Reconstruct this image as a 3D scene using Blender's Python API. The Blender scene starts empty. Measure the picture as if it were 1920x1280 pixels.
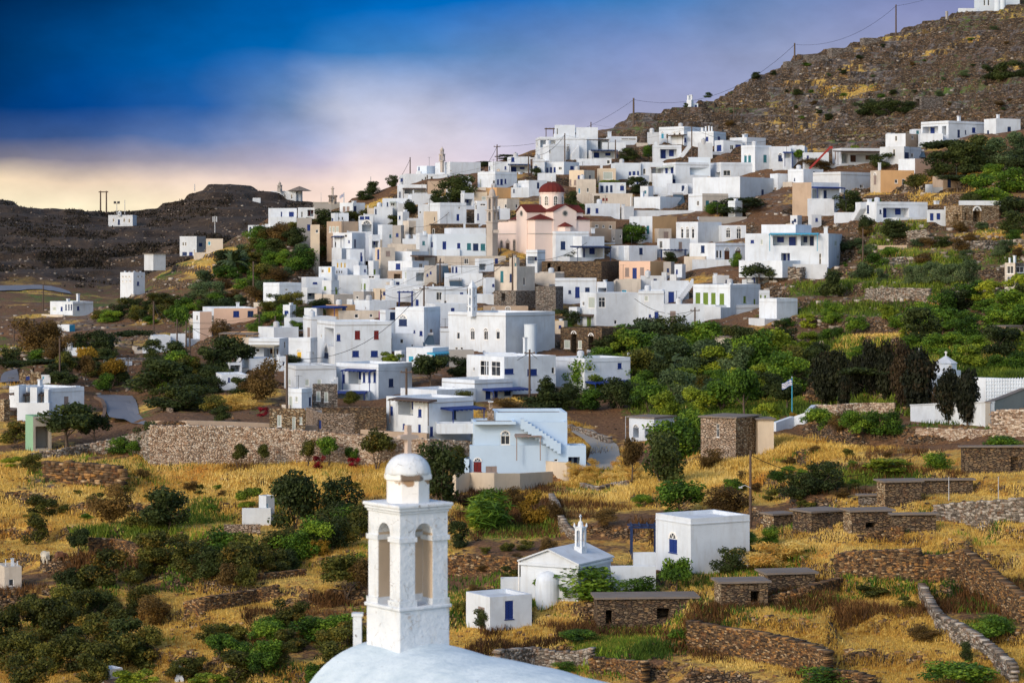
import bpy, bmesh, math, random
import numpy as np
from mathutils import Vector, Matrix
random.seed(7); RNG = np.random.default_rng(7)
scene = bpy.context.scene
COL = scene.collection
# ------------------------------------------------------------------ camera, sky, sun, exposure
F, HZ, CX = 4800.0, 470.0, 960.0          # focal length, horizon row and centre column of the 1920 px photograph
cam = bpy.data.cameras.new("camera"); camo = bpy.data.objects.new("camera", cam); COL.objects.link(camo)
cam.sensor_width = 36; cam.lens = 90; cam.shift_y = -170/1920
cam.clip_start = 1; cam.clip_end = 9000
camo.location = (0,0,0); camo.rotation_euler = (math.radians(90),0,0)
cam.dof.use_dof = True; cam.dof.focus_distance = 290; cam.dof.aperture_fstop = 2.4
scene.camera = camo
scene.view_settings.view_transform = 'Standard'; scene.view_settings.look = 'None'
scene.view_settings.exposure = 0.52; scene.view_settings.gamma = 1.0
SUN_AZ, SUN_EL = math.radians(-140), math.radians(27)   # azimuth from +Y, negative = to the left
sun = bpy.data.lights.new("sun", 'SUN'); sun.energy = 1.0; sun.angle = math.radians(12); sun.color = (1.0,0.85,0.68)
suno = bpy.data.objects.new("sun", sun); COL.objects.link(suno)
sd = Vector((math.sin(SUN_AZ)*math.cos(SUN_EL), math.cos(SUN_AZ)*math.cos(SUN_EL), math.sin(SUN_EL)))
suno.rotation_euler = sd.to_track_quat('Z','Y').to_euler()
scene.cycles.max_bounces = 5; scene.cycles.diffuse_bounces = 3; scene.cycles.transparent_max_bounces = 4
scene.cycles.use_denoising = True

def lin(c):
    return tuple(((x/255)/12.92 if x <= 10 else (((x/255)+.055)/1.055)**2.4) for x in c)
world = bpy.data.worlds.new("World"); scene.world = world; world.use_nodes = True
def build_sky():
    nt = world.node_tree; N = nt.nodes; L = nt.links; N.clear()
    out = N.new('ShaderNodeOutputWorld'); bg = N.new('ShaderNodeBackground'); bg2 = N.new('ShaderNodeBackground')
    tc = N.new('ShaderNodeTexCoord'); sx = N.new('ShaderNodeSeparateXYZ')
    nz = N.new('ShaderNodeTexNoise'); nz.inputs['Scale'].default_value = 9; nz.inputs['Detail'].default_value = 5; nz.inputs['Roughness'].default_value = .48
    mp = N.new('ShaderNodeMapping'); mp.inputs['Scale'].default_value = (1,1,2.0); mp.inputs['Rotation'].default_value = (0,.35,0)
    L.new(tc.outputs['Generated'], mp.inputs[0]); L.new(mp.outputs[0], nz.inputs[0])
    sb = N.new('ShaderNodeVectorMath'); sb.operation = 'SUBTRACT'; sb.inputs[1].default_value = (.5,.5,.5); L.new(nz.outputs['Color'], sb.inputs[0])
    sc = N.new('ShaderNodeVectorMath'); sc.operation = 'MULTIPLY'; sc.inputs[1].default_value = (.06,0,.022); L.new(sb.outputs[0], sc.inputs[0])
    ad = N.new('ShaderNodeVectorMath'); L.new(tc.outputs['Generated'], ad.inputs[0]); L.new(sc.outputs[0], ad.inputs[1])
    L.new(ad.outputs[0], sx.inputs[0])
    pxs = [0,200,400,550,650,800,1000,1200,1450,1700,1920]
    rows = [
     (385,"252 236 202,252 238 205,255 230 200,252 225 210,255 230 215,235 215 215,215 205 215,200 195 210,190 185 200,180 180 195,175 175 190"),
     (340,"246 222 188,238 214 190,238 216 204,250 225 215,255 232 222,235 218 222,215 205 218,195 190 210,185 182 200,175 175 195,170 170 190"),
     (300,"112 112 130,140 136 152,168 164 182,200 190 210,235 220 225,225 212 222,205 195 215,190 185 208,180 178 200,170 170 195,165 165 190"),
     (260,"48 72 118,66 96 150,100 124 172,160 170 205,205 205 225,215 210 225,195 192 215,185 182 205,175 175 200,165 168 195,160 160 190"),
     (200,"12 50 100,15 70 140,40 95 165,110 140 185,195 200 222,190 195 220,165 172 208,165 168 200,160 165 198,158 162 192,150 155 188"),
     (100,"5 45 90,8 75 140,10 95 170,25 105 180,60 125 190,75 130 190,110 145 195,135 150 195,150 160 195,150 155 190,140 145 182"),
     (0,"3 38 80,5 60 115,5 85 155,0 95 175,0 98 180,0 105 190,15 110 195,60 125 190,105 135 185,125 135 180,130 135 175")]
    mr = N.new('ShaderNodeMapRange'); mr.inputs[1].default_value = -960/4800; mr.inputs[2].default_value = 960/4800; L.new(sx.outputs[0], mr.inputs[0])
    prev = None; pv = None
    for py, s in rows:
        r = N.new('ShaderNodeValToRGB'); cr = r.color_ramp
        cols = [tuple(int(v) for v in t.split()) for t in s.split(',')]
        while len(cr.elements) < len(cols): cr.elements.new(.5)
        for i,(p,c) in enumerate(zip(pxs,cols)):
            cr.elements[i].position = p/1920
        for i,(p,c) in enumerate(zip(pxs,cols)):
            cr.elements[i].color = (*lin(c),1)
        L.new(mr.outputs[0], r.inputs[0]); v = (HZ-py)/4800
        if prev is None: prev = r.outputs[0]
        else:
            m = N.new('ShaderNodeMix'); m.data_type = 'RGBA'
            f = N.new('ShaderNodeMapRange'); f.inputs[1].default_value = pv; f.inputs[2].default_value = v; L.new(sx.outputs[2], f.inputs[0])
            L.new(f.outputs[0], m.inputs[0]); L.new(prev, m.inputs[6]); L.new(r.outputs[0], m.inputs[7]); prev = m.outputs[2]
        pv = v
    sky = N.new('ShaderNodeTexSky'); sky.sky_type = 'NISHITA'; sky.sun_disc = False
    sky.sun_elevation = SUN_EL; sky.sun_rotation = SUN_AZ; sky.dust_density = 1.5; sky.air_density = 1.0
    L.new(sky.outputs[0], bg2.inputs[0]); bg2.inputs[1].default_value = 0.15
    n2 = N.new('ShaderNodeTexNoise'); n2.inputs['Scale'].default_value = 26; n2.inputs['Detail'].default_value = 7; n2.inputs['Roughness'].default_value = .58; L.new(mp.outputs[0], n2.inputs[0])
    m2 = N.new('ShaderNodeMapRange'); m2.inputs[1].default_value = .3; m2.inputs[2].default_value = .7; m2.inputs[3].default_value = .87; m2.inputs[4].default_value = 1.12; L.new(n2.outputs['Fac'], m2.inputs[0])
    hs = N.new('ShaderNodeHueSaturation'); hs.inputs['Saturation'].default_value = 1.02; L.new(prev, hs.inputs['Color']); L.new(m2.outputs[0], hs.inputs['Value']); prev = hs.outputs[0]
    L.new(prev, bg.inputs[0]); bg.inputs[1].default_value = 0.70
    # the coloured cloud bank stands in the north, low over the hills; elsewhere the open daylight sky
    s0 = N.new('ShaderNodeSeparateXYZ'); L.new(tc.outputs['Generated'], s0.inputs[0])
    a = N.new('ShaderNodeMapRange'); a.inputs[1].default_value = .75; a.inputs[2].default_value = .95; L.new(s0.outputs[1], a.inputs[0])
    b = N.new('ShaderNodeMapRange'); b.inputs[1].default_value = .42; b.inputs[2].default_value = .13; L.new(s0.outputs[2], b.inputs[0])
    mu = N.new('ShaderNodeMath'); mu.operation = 'MULTIPLY'; L.new(a.outputs[0], mu.inputs[0]); L.new(b.outputs[0], mu.inputs[1])
    mx = N.new('ShaderNodeMixShader'); L.new(mu.outputs[0], mx.inputs[0]); L.new(bg2.outputs[0], mx.inputs[1]); L.new(bg.outputs[0], mx.inputs[2])
    L.new(mx.outputs[0], out.inputs[0])
build_sky()

# ------------------------------------------------------------------ small helpers
def tag(o, label=None, cat=None, group=None, kind=None):
    if label: o["label"] = label
    if cat:
        o["category"] = cat
        if not kind: kind = "thing"
    if group: o["group"] = group
    if kind: o["kind"] = kind
    return o
def empty(name, loc, label=None, cat=None, group=None, kind=None):
    o = bpy.data.objects.new(name, None); o.location = loc; o.empty_display_size = .3
    COL.objects.link(o); return tag(o, label, cat, group, kind)
def link(name, me, parent=None, mats=()):
    o = bpy.data.objects.new(name, me); COL.objects.link(o)
    for m in mats: me.materials.append(m)
    if parent is not None: o.parent = parent
    return o
class MB:
    """collects faces; build() links them as one mesh object"""
    def __init__(s): s.v=[]; s.f=[]; s.m=[]
    def quad(s, a,b,c,d, m=0):
        i=len(s.v); s.v += [tuple(a),tuple(b),tuple(c),tuple(d)]; s.f.append((i,i+1,i+2,i+3)); s.m.append(m)
    def poly(s, pts, m=0):
        i=len(s.v); s.v += [tuple(p) for p in pts]; s.f.append(tuple(range(i,i+len(pts)))); s.m.append(m)
    def obox(s, o, a, b, c, m=0):
        """box from corner o along the vectors a, b, c"""
        o,a,b,c = Vector(o),Vector(a),Vector(b),Vector(c)
        if a.cross(b).dot(c) < 0: a,b = b,a
        i=len(s.v); p=[o,o+a,o+a+b,o+b,o+c,o+a+c,o+a+b+c,o+b+c]; s.v += [tuple(q) for q in p]
        for f in ((0,3,2,1),(4,5,6,7),(0,1,5,4),(1,2,6,5),(2,3,7,6),(3,0,4,7)):
            s.f.append(tuple(i+k for k in f)); s.m.append(m)
    def tube(s, p, q, r0, r1=None, n=6, m=0, caps=True):
        p,q=Vector(p),Vector(q); r1 = r0 if r1 is None else r1
        z=(q-p).normalized(); x=z.orthogonal().normalized(); y=z.cross(x)
        i=len(s.v)
        for c,r in ((p,r0),(q,r1)):
            for k in range(n):
                t=2*math.pi*k/n; s.v.append(tuple(c+x*math.cos(t)*r+y*math.sin(t)*r))
        for k in range(n):
            s.f.append((i+k,i+(k+1)%n,i+n+(k+1)%n,i+n+k)); s.m.append(m)
        if caps:
            s.f.append(tuple(i+n-1-k for k in range(n))); s.m.append(m)
            s.f.append(tuple(i+n+k for k in range(n))); s.m.append(m)
    def lathe(s, c, prof, n=16, m=0, rot=0):
        """prof = [(r,z)...] about a vertical axis through c"""
        c=Vector(c); i=len(s.v)
        for r,z in prof:
            for k in range(n):
                t=2*math.pi*k/n+rot; s.v.append((c.x+r*math.cos(t),c.y+r*math.sin(t),c.z+z))
        for j in range(len(prof)-1):
            for k in range(n):
                a=i+j*n+k; b=i+j*n+(k+1)%n; s.f.append((a,b,b+n,a+n)); s.m.append(m)
        s.f.append(tuple(i+n-1-k for k in range(n))); s.m.append(m)
        e=i+(len(prof)-1)*n; s.f.append(tuple(e+k for k in range(n))); s.m.append(m)
    def build(s, name, mats, parent=None, smooth=False):
        me=bpy.data.meshes.new(name); me.from_pydata(s.v,[],s.f)
        if not isinstance(mats,(list,tuple)): mats=[mats]
        o=link(name,me,parent,mats)
        if any(s.m): me.polygons.foreach_set('material_index',s.m)
        if smooth: me.polygons.foreach_set('use_smooth',[True]*len(s.f))
        return o
def npmesh(name, V, faces_flat, nper, mats=(), parent=None, attrs=None, smooth=False):
    """fast mesh from numpy: V (n,3), faces with nper corners each"""
    me=bpy.data.meshes.new(name); nv=len(V); nf=len(faces_flat)//nper
    me.vertices.add(nv); me.vertices.foreach_set('co',np.ascontiguousarray(V,dtype=np.float32).ravel())
    me.loops.add(nf*nper); me.loops.foreach_set('vertex_index',np.ascontiguousarray(faces_flat,dtype=np.int32))
    me.polygons.add(nf); me.polygons.foreach_set('loop_start',np.arange(0,nf*nper,nper,dtype=np.int32))
    if smooth: me.polygons.foreach_set('use_smooth',np.ones(nf,dtype=bool))
    me.update(calc_edges=True)
    for k,(a,dom) in (attrs or {}).items():
        at=me.attributes.new(k,'FLOAT_COLOR',dom); at.data.foreach_set('color',np.ascontiguousarray(a,dtype=np.float32).ravel())
    return link(name,me,parent,mats) if name else me

# value noise
def _h(ix,iy,seed):
    n=(ix*374761393+iy*668265263+seed*982451653)&0xffffffff
    n=((n^(n>>13))*1274126177)&0xffffffff
    return ((n^(n>>16))&0xffffff)/float(0xffffff)
def vnoise(x,y,seed=0):
    x=np.asarray(x,float); y=np.asarray(y,float)
    ix=np.floor(x).astype(np.int64); iy=np.floor(y).astype(np.int64); fx=x-ix; fy=y-iy
    fx=fx*fx*(3-2*fx); fy=fy*fy*(3-2*fy)
    a=_h(ix,iy,seed); b=_h(ix+1,iy,seed); c=_h(ix,iy+1,seed); d=_h(ix+1,iy+1,seed)
    return (a*(1-fx)+b*fx)*(1-fy)+(c*(1-fx)+d*fx)*fy
def fbm(x,y,o=4,seed=0):
    s=0; a=.5
    for k in range(o): s=s+a*vnoise(x*2**k,y*2**k,seed+k*17); a*=.5
    return s/(1-.5**o)
def sstep(a,b,x):
    t=np.clip((x-a)/(b-a),0,1); return t*t*(3-2*t)

# ------------------------------------------------------------------ materials
class NT:
    def __init__(s,name):
        s.mat=bpy.data.materials.new(name); s.mat.use_nodes=True; s.t=s.mat.node_tree; s.N=s.t.nodes; s.L=s.t.links
        s.b=s.N['Principled BSDF']; s.b.inputs['Roughness'].default_value=.9; s.b.inputs['Specular IOR Level'].default_value=.2
        s.co=None
    def n(s,typ,ins=None,**kw):
        x=s.N.new(typ)
        for k,v in kw.items(): setattr(x,k,v)
        for k,v in (ins or {}).items():
            if hasattr(v,'is_linked'): s.L.new(v,x.inputs[k])
            else: x.inputs[k].default_value=v
        return x
    def pos(s,scale=(1,1,1)):
        g=s.n('ShaderNodeNewGeometry')
        return s.n('ShaderNodeVectorMath',{0:g.outputs['Position'],1:scale},operation='MULTIPLY').outputs[0]
    def obj(s,scale=(1,1,1)):
        g=s.n('ShaderNodeTexCoord')
        return s.n('ShaderNodeVectorMath',{0:g.outputs['Object'],1:scale},operation='MULTIPLY').outputs[0]
    def noise(s,vec,scale,detail=4,rough=.55):
        return s.n('ShaderNodeTexNoise',{'Vector':vec,'Scale':scale,'Detail':detail,'Roughness':rough}).outputs['Fac']
    def ramp(s,fac,stops):
        r=s.n('ShaderNodeValToRGB',{0:fac}); e=r.color_ramp.elements
        while len(e)<len(stops): e.new(.5)
        for i,(p,c) in enumerate(stops): e[i].position=p
        for i,(p,c) in enumerate(stops): e[i].color=(*c,1) if len(c)==3 else c
        return r.outputs[0]
    def rng(s,x,a,b,c=0,d=1): return s.n('ShaderNodeMapRange',{0:x,1:a,2:b,3:c,4:d}).outputs[0]
    def mix(s,f,a,b,mode='MIX'):
        m=s.n('ShaderNodeMix',data_type='RGBA',blend_type=mode)
        for k,v in ((0,f),(6,a),(7,b)):
            if hasattr(v,'is_linked'): s.L.new(v,m.inputs[k])
            else: m.inputs[k].default_value = v if k==0 else (*v,1)
        return m.outputs[2]
    def math(s,op,a,b=0): return s.n('ShaderNodeMath',{0:a,1:b},operation=op).outputs[0]
    def base(s,c):
        if hasattr(c,'is_linked'): s.L.new(c,s.b.inputs['Base Color'])
        else: s.b.inputs['Base Color'].default_value=(*c,1)
    def bump(s,h,strength=.5,dist=.05):
        s.L.new(s.n('ShaderNodeBump',{'Height':h,'Strength':strength,'Distance':dist}).outputs[0],s.b.inputs['Normal'])
M={}
def plaster(key,c,dirt=.55,dc=(.34,.31,.27),spots=.6):
    t=NT(key); p=t.pos(); a=t.noise(p,.5,5,.6); b=t.noise(t.pos((2.2,2.2,.35)),1.0,4,.6); s_=t.noise(p,5,3,.6)
    info=t.n('ShaderNodeObjectInfo').outputs['Random']
    c0=t.mix(t.rng(info,0,1,0,.5),c,tuple(x*.86 for x in c))
    c1=t.mix(t.rng(a,.42,.75,0,dirt),c0,tuple(x*.68 for x in c))
    c2=t.mix(t.rng(b,.52,.78,0,dirt),c1,tuple(.45*x+.55*y for x,y in zip(c,dc)))
    c3=t.mix(t.rng(s_,.70,.76,0,spots),c2,dc)
    t.base(c3); t.bump(s_,.25,.03); M[key]=t.mat
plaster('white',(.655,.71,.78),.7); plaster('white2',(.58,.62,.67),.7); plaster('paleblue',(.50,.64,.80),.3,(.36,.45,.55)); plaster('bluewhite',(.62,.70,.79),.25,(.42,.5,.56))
plaster('cream',(.66,.55,.42),.5,(.36,.27,.18)); plaster('grey',(.36,.34,.32),.5,(.2,.18,.16)); plaster('ochre',(.62,.38,.19),.45,(.35,.2,.1))
plaster('pink',(.78,.64,.58),.12,(.55,.36,.28),.15); plaster('tan',(.46,.35,.26),.6,(.25,.18,.12)); plaster('oldwall',(.58,.52,.45),.9,(.25,.2,.16),.9)
plaster('pinkpeach',(.70,.48,.36),.3,(.5,.33,.25))
plaster('concrete',(.33,.31,.28),.5,(.2,.17,.14)); plaster('slatecap',(.20,.17,.15),.8,(.30,.17,.07),.9)
def plain(key,c,rough=.6,spec=.3,var=.25):
    t=NT(key); t.b.inputs['Roughness'].default_value=rough; t.b.inputs['Specular IOR Level'].default_value=spec
    n=t.noise(t.pos(),3,3); t.base(t.mix(t.rng(n,.35,.7,0,var),c,tuple(x*.6 for x in c))); M[key]=t.mat
for k,c in dict(blue=(.010,.032,.18),navy=(.012,.03,.10),green=(.14,.22,.03),teal=(.03,.16,.20),cyan=(.05,.33,.50),red=(.16,.015,.015),yellow=(.70,.45,.05),
    brown=(.10,.04,.02),pale=(.45,.50,.46),paint=(.80,.79,.77),wood=(.09,.06,.045),darkmetal=(.05,.05,.055),steel=(.45,.46,.48),terracotta=(.32,.07,.03),
    black=(.015,.013,.012),magenta=(.25,.01,.12),potblue=(.02,.10,.42),orange=(.6,.2,.04),greynet=(.28,.22,.2),mint=(.25,.45,.30),reed=(.42,.36,.25),rose=(.4,.02,.06),
    bark=(.10,.07,.05),wool=(.6,.55,.45),goatbrown=(.14,.06,.03),asphalt=(.16,.16,.18),graveldark=(.10,.08,.07),netgreen=(.01,.16,.10),lilac=(.3,.3,.5)).items(): plain(k,c)
def glass():
    t=NT('glass'); t.b.inputs['Roughness'].default_value=.12; t.b.inputs['Specular IOR Level'].default_value=.6
    n=t.noise(t.pos(),1.2,2); t.base(t.ramp(n,[(.35,(.012,.014,.018)),(.65,(.06,.07,.085))])); M['glass']=t.mat
glass()
def stone(key,cols,scale=5.2,gap=.25):
    """coursed rubble: flat voronoi stones with dark joints"""
    t=NT(key); g=t.pos((scale*.55,scale*.55,scale*1.5))
    w=t.n('ShaderNodeTexNoise',{'Vector':g,'Scale':.9,'Detail':2}).outputs['Color']
    v=t.n('ShaderNodeVectorMath',{0:w,1:(.5,.5,.5)},operation='MULTIPLY').outputs[0]; v=t.n('ShaderNodeVectorMath',{0:g,1:v},operation='ADD').outputs[0]
    vo=t.n('ShaderNodeTexVoronoi',{'Vector':v,'Scale':1.0}); ve=t.n('ShaderNodeTexVoronoi',{'Vector':v,'Scale':1.0},feature='DISTANCE_TO_EDGE')
    sep=t.n('ShaderNodeSeparateColor',{0:vo.outputs['Color']}).outputs[0]
    c=t.ramp(sep,[(i/(len(cols)-1),k) for i,k in enumerate(cols)])
    n=t.noise(t.pos(),2.5,4); c=t.mix(t.rng(n,.5,.8,0,.5),c,(.30,.13,.045))
    e=t.rng(ve.outputs['Distance'],.0,gap*.5); c=t.mix(e,(.05,.036,.026),c)
    t.base(c); t.bump(t.math('MULTIPLY',e,t.rng(sep,0,1,.6,1)),1.0,.12); M[key]=t.mat
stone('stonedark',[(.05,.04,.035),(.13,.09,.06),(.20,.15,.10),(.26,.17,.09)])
stone('stonepale',[(.26,.19,.14),(.42,.32,.24),(.34,.25,.18),(.55,.46,.38)])
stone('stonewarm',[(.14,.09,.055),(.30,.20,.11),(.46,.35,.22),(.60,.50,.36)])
stone('stonegrey',[(.10,.09,.085),(.20,.18,.16),(.30,.27,.24),(.38,.34,.30)])
def rockmat(key,stops):
    t=NT(key); info=t.n('ShaderNodeAttribute',attribute_name='tone').outputs['Fac']; n=t.noise(t.pos(),2.2,4)
    c=t.ramp(info,stops); c=t.mix(t.rng(n,.5,.75,0,.45),c,(.34,.13,.035)); t.base(c); t.bump(t.noise(t.pos(),9,4),.6,.05); M[key]=t.mat
rockmat('drystone',[(0,(.03,.022,.016)),(.4,(.095,.062,.038)),(.75,(.19,.12,.06)),(.9,(.34,.17,.05)),(1,(.40,.31,.20))])
rockmat('rubblestone',[(0,(.08,.07,.06)),(.5,(.2,.17,.14)),(1,(.45,.41,.36))])
rockmat('hillstone',[(0,(.05,.045,.04)),(.5,(.12,.10,.085)),(.85,(.2,.175,.15)),(1,(.36,.33,.29))])
rockmat('palestone',[(0,(.16,.11,.08)),(.4,(.36,.27,.20)),(.75,(.5,.4,.31)),(1,(.62,.56,.48))])
def leafmat(key,a,b,c,warm=None):
    """a dark, b mid, c light leaf colours by clump"""
    t=NT(key); at=t.n('ShaderNodeAttribute',attribute_name='tone'); s=t.n('ShaderNodeSeparateColor',{0:at.outputs['Color']})
    r=t.n('ShaderNodeObjectInfo').outputs['Random']
    f=t.math('ADD',t.rng(s.outputs[0],0,1,.0,.78),t.rng(r,0,1,-.15,.22))
    col=t.ramp(f,[(.05,a),(.5,b),(.95,c)])
    if warm: col=t.mix(t.rng(s.outputs[1],.72,.98,0,.7),col,warm)
    t.base(col); t.b.inputs['Roughness'].default_value=.65
    tr=t.n('ShaderNodeBsdfTranslucent',{0:col}); mx=t.n('ShaderNodeMixShader',{0:.22}); o=t.N['Material Output']
    t.L.new(t.b.outputs[0],mx.inputs[1]); t.L.new(tr.outputs[0],mx.inputs[2]); t.L.new(mx.outputs[0],o.inputs[0]); M[key]=t.mat
leafmat('leaf_olive',(.020,.027,.006),(.085,.092,.016),(.27,.24,.035),(.26,.15,.02))
leafmat('leaf_green',(.016,.040,.006),(.085,.17,.016),(.28,.38,.03))
leafmat('leaf_dark',(.014,.022,.007),(.038,.056,.014),(.095,.115,.025))
leafmat('leaf_bright',(.07,.11,.012),(.20,.26,.02),(.42,.42,.03))
leafmat('leaf_grey',(.03,.05,.02),(.085,.13,.05),(.18,.23,.10))
leafmat('leaf_brown',(.05,.03,.010),(.13,.08,.022),(.26,.15,.04))
leafmat('leaf_gold',(.12,.07,.01),(.32,.19,.02),(.5,.3,.03))
leafmat('leaf_cypress',(.007,.009,.004),(.016,.020,.008),(.038,.042,.014),(.05,.03,.012))
leafmat('leaf_red',(.10,.004,.008),(.25,.008,.02),(.4,.02,.05))
leafmat('leaf_pink',(.10,.05,.06),(.22,.12,.13),(.35,.22,.2))
leafmat('grass_dry',(.36,.19,.03),(.72,.49,.11),(.90,.72,.29),(.56,.21,.03))
leafmat('grass_green',(.05,.09,.012),(.13,.19,.02),(.30,.32,.04))
leafmat('weed_brown',(.05,.025,.01),(.14,.065,.02),(.30,.15,.05))

def belfry_mat():
    """old limewash on a small tower: chips, rusty runs and greyed patches at hand size"""
    t=NT('belfry'); p=t.pos(); n1=t.noise(p,2.2,6,.65); n2=t.noise(t.pos((5,5,1.1)),1.0,5,.6); n3=t.noise(p,11,4,.6); n4=t.noise(p,5,3,.5)
    c=t.mix(t.rng(n1,.42,.72,0,.75),(.68,.72,.77),(.50,.56,.62)); c=t.mix(t.rng(n2,.57,.76,0,.7),c,(.50,.46,.40)); c=t.mix(t.rng(n1,.63,.69,0,.75),c,(.44,.33,.24))
    c=t.mix(t.math('MULTIPLY',t.rng(n3,.66,.70),t.rng(n4,.53,.6)),c,(.10,.075,.06)); v=t.n('ShaderNodeTexVoronoi',{'Vector':p,'Scale':3.2},feature='DISTANCE_TO_EDGE').outputs['Distance']
    c=t.mix(t.math('MULTIPLY',t.rng(v,.012,.004),t.rng(n4,.5,.6)),c,(.22,.19,.17)); t.base(c); t.bump(t.math('ADD',n3,t.math('MULTIPLY',n1,1.5)),.55,.035); M['belfry']=t.mat
belfry_mat()

t=NT('vaultwash'); n=t.noise(t.pos(),1.6,6,.6); n3=t.noise(t.pos(),7,4,.6); c=t.mix(t.rng(n,.4,.7),(.60,.69,.75),(.46,.56,.63)); c=t.mix(t.rng(n3,.66,.72,0,.6),c,(.30,.33,.34)); t.base(c); t.bump(t.math('ADD',n,n3),.5,.05); M['vaultwash']=t.mat
# ------------------------------------------------------------------ terrain: depth profiles along columns of view
PROF={
-1500:"185,1300 270,900 330,760 420,650 600,560 840,420 1000,470",
0:"188,1280 225,1070 268,868 300,800 335,722 375,650 430,600 480,570 560,546 700,465 840,373 1000,430",
100:"188,1280 225,1060 268,862 300,795 335,715 375,648 430,595 470,575 560,548 700,470 845,391 1000,440",
200:"186,1280 222,1060 266,866 298,792 335,737 365,660 400,610 432,575 470,590 560,560 700,470 850,402 1000,440",
240:"186,1280 222,1055 266,866 284,805 298,790 335,738 365,665 400,605 432,555 470,580 560,560 700,470 850,400 1000,440",
300:"185,1280 222,1050 268,868 271,797 320,745 350,690 375,640 405,590 430,545 455,512 500,540 600,500 700,465 850,390 1000,430",
345:"185,1280 221,1047 268,868 271,797 310,752 340,700 370,650 395,595 425,530 455,485 500,515 600,490 710,455 852,374 1000,420",
400:"184,1280 220,1045 268,868 271,798 300,765 330,715 360,665 385,600 410,540 435,500 458,462 500,490 600,480 720,440 855,349 1000,400",
450:"184,1280 220,1042 268,867 271,800 298,765 328,715 358,665 385,595 410,535 435,485 460,438 500,470 600,470 740,425 858,348 1000,400",
500:"183,1280 220,1040 268,866 271,803 295,765 325,720 355,660 385,590 410,530 435,470 465,415 480,408 520,430 650,440 760,410 860,358 1000,400",
560:"182,1280 220,1037 268,865 271,806 292,780 325,720 355,657 385,584 410,520 435,458 462,405 480,398 520,420 650,435 860,375 1000,420",
600:"182,1280 220,1035 268,864 271,809 290,790 325,720 355,655 385,580 410,510 435,450 462,400 480,388 520,410 650,430 860,383 1000,420",
700:"181,1280 220,1030 268,865 271,817 290,800 320,735 350,660 380,585 410,500 435,430 460,390 485,360 520,400 700,430 1000,430",
800:"180,1280 220,1020 264,868 267,825 290,790 320,725 350,650 380,570 410,480 440,400 465,355 490,325 530,360 1000,430",
900:"178,1280 218,1020 258,905 270,870 290,800 320,720 350,640 380,560 410,480 440,400 470,335 500,310 540,340 1000,430",
1000:"176,1280 212,1040 225,990 255,905 275,860 300,775 325,710 352,640 382,555 412,470 442,390 472,320 505,280 545,310 1000,430",
1100:"174,1280 205,1075 225,980 255,900 275,850 300,785 325,715 355,640 385,555 415,470 445,390 480,310 515,250 550,280 1000,430",
1200:"172,1280 203,1080 225,970 255,890 275,840 300,780 325,720 355,650 385,570 415,485 445,400 480,310 525,210 560,240 1000,400",
1300:"170,1280 200,1080 220,985 245,900 265,850 290,780 315,720 345,650 380,560 410,480 440,400 475,310 540,195 575,215 1000,380",
1400:"168,1280 185,1150 205,1040 225,960 245,890 262,850 285,780 310,720 340,650 372,560 402,480 435,400 470,310 520,230 580,148 610,165 1000,350",
1500:"166,1280 182,1160 200,1050 215,960 240,880 260,830 280,775 305,720 335,640 365,550 395,470 430,390 465,305 520,220 605,105 635,120 1000,320",
1600:"165,1280 180,1150 195,1060 212,960 235,870 255,810 275,765 300,700 330,620 360,540 390,460 425,385 460,305 520,210 620,82 650,95 1000,300",
1700:"164,1280 178,1160 192,1070 208,970 230,880 250,820 270,765 292,700 322,610 352,530 385,450 420,375 455,300 515,200 640,56 670,62 1000,280",
1800:"163,1280 176,1160 190,1070 205,970 226,880 246,825 266,765 288,695 318,605 348,525 380,445 415,365 450,290 510,190 655,25 690,30 1000,250",
1920:"162,1280 175,1160 188,1060 202,960 222,880 242,820 262,760 284,690 314,600 344,520 376,440 410,360 445,285 505,175 665,0 700,0 1000,220",
3400:"160,1280 200,950 240,800 280,660 340,480 410,300 505,60 665,-250 760,-250 1000,0"}
GD=np.concatenate([np.arange(8,156,4),np.arange(156,166,1.0),np.arange(166,330,.45),np.arange(330,500,.8),np.arange(500,700,2),np.arange(700,1000,5),np.arange(1000,3100,100)])
GP=np.concatenate([np.arange(-1500,-60,60),np.arange(-60,1985,5),np.arange(1990,3401,60)]).astype(float)
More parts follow.
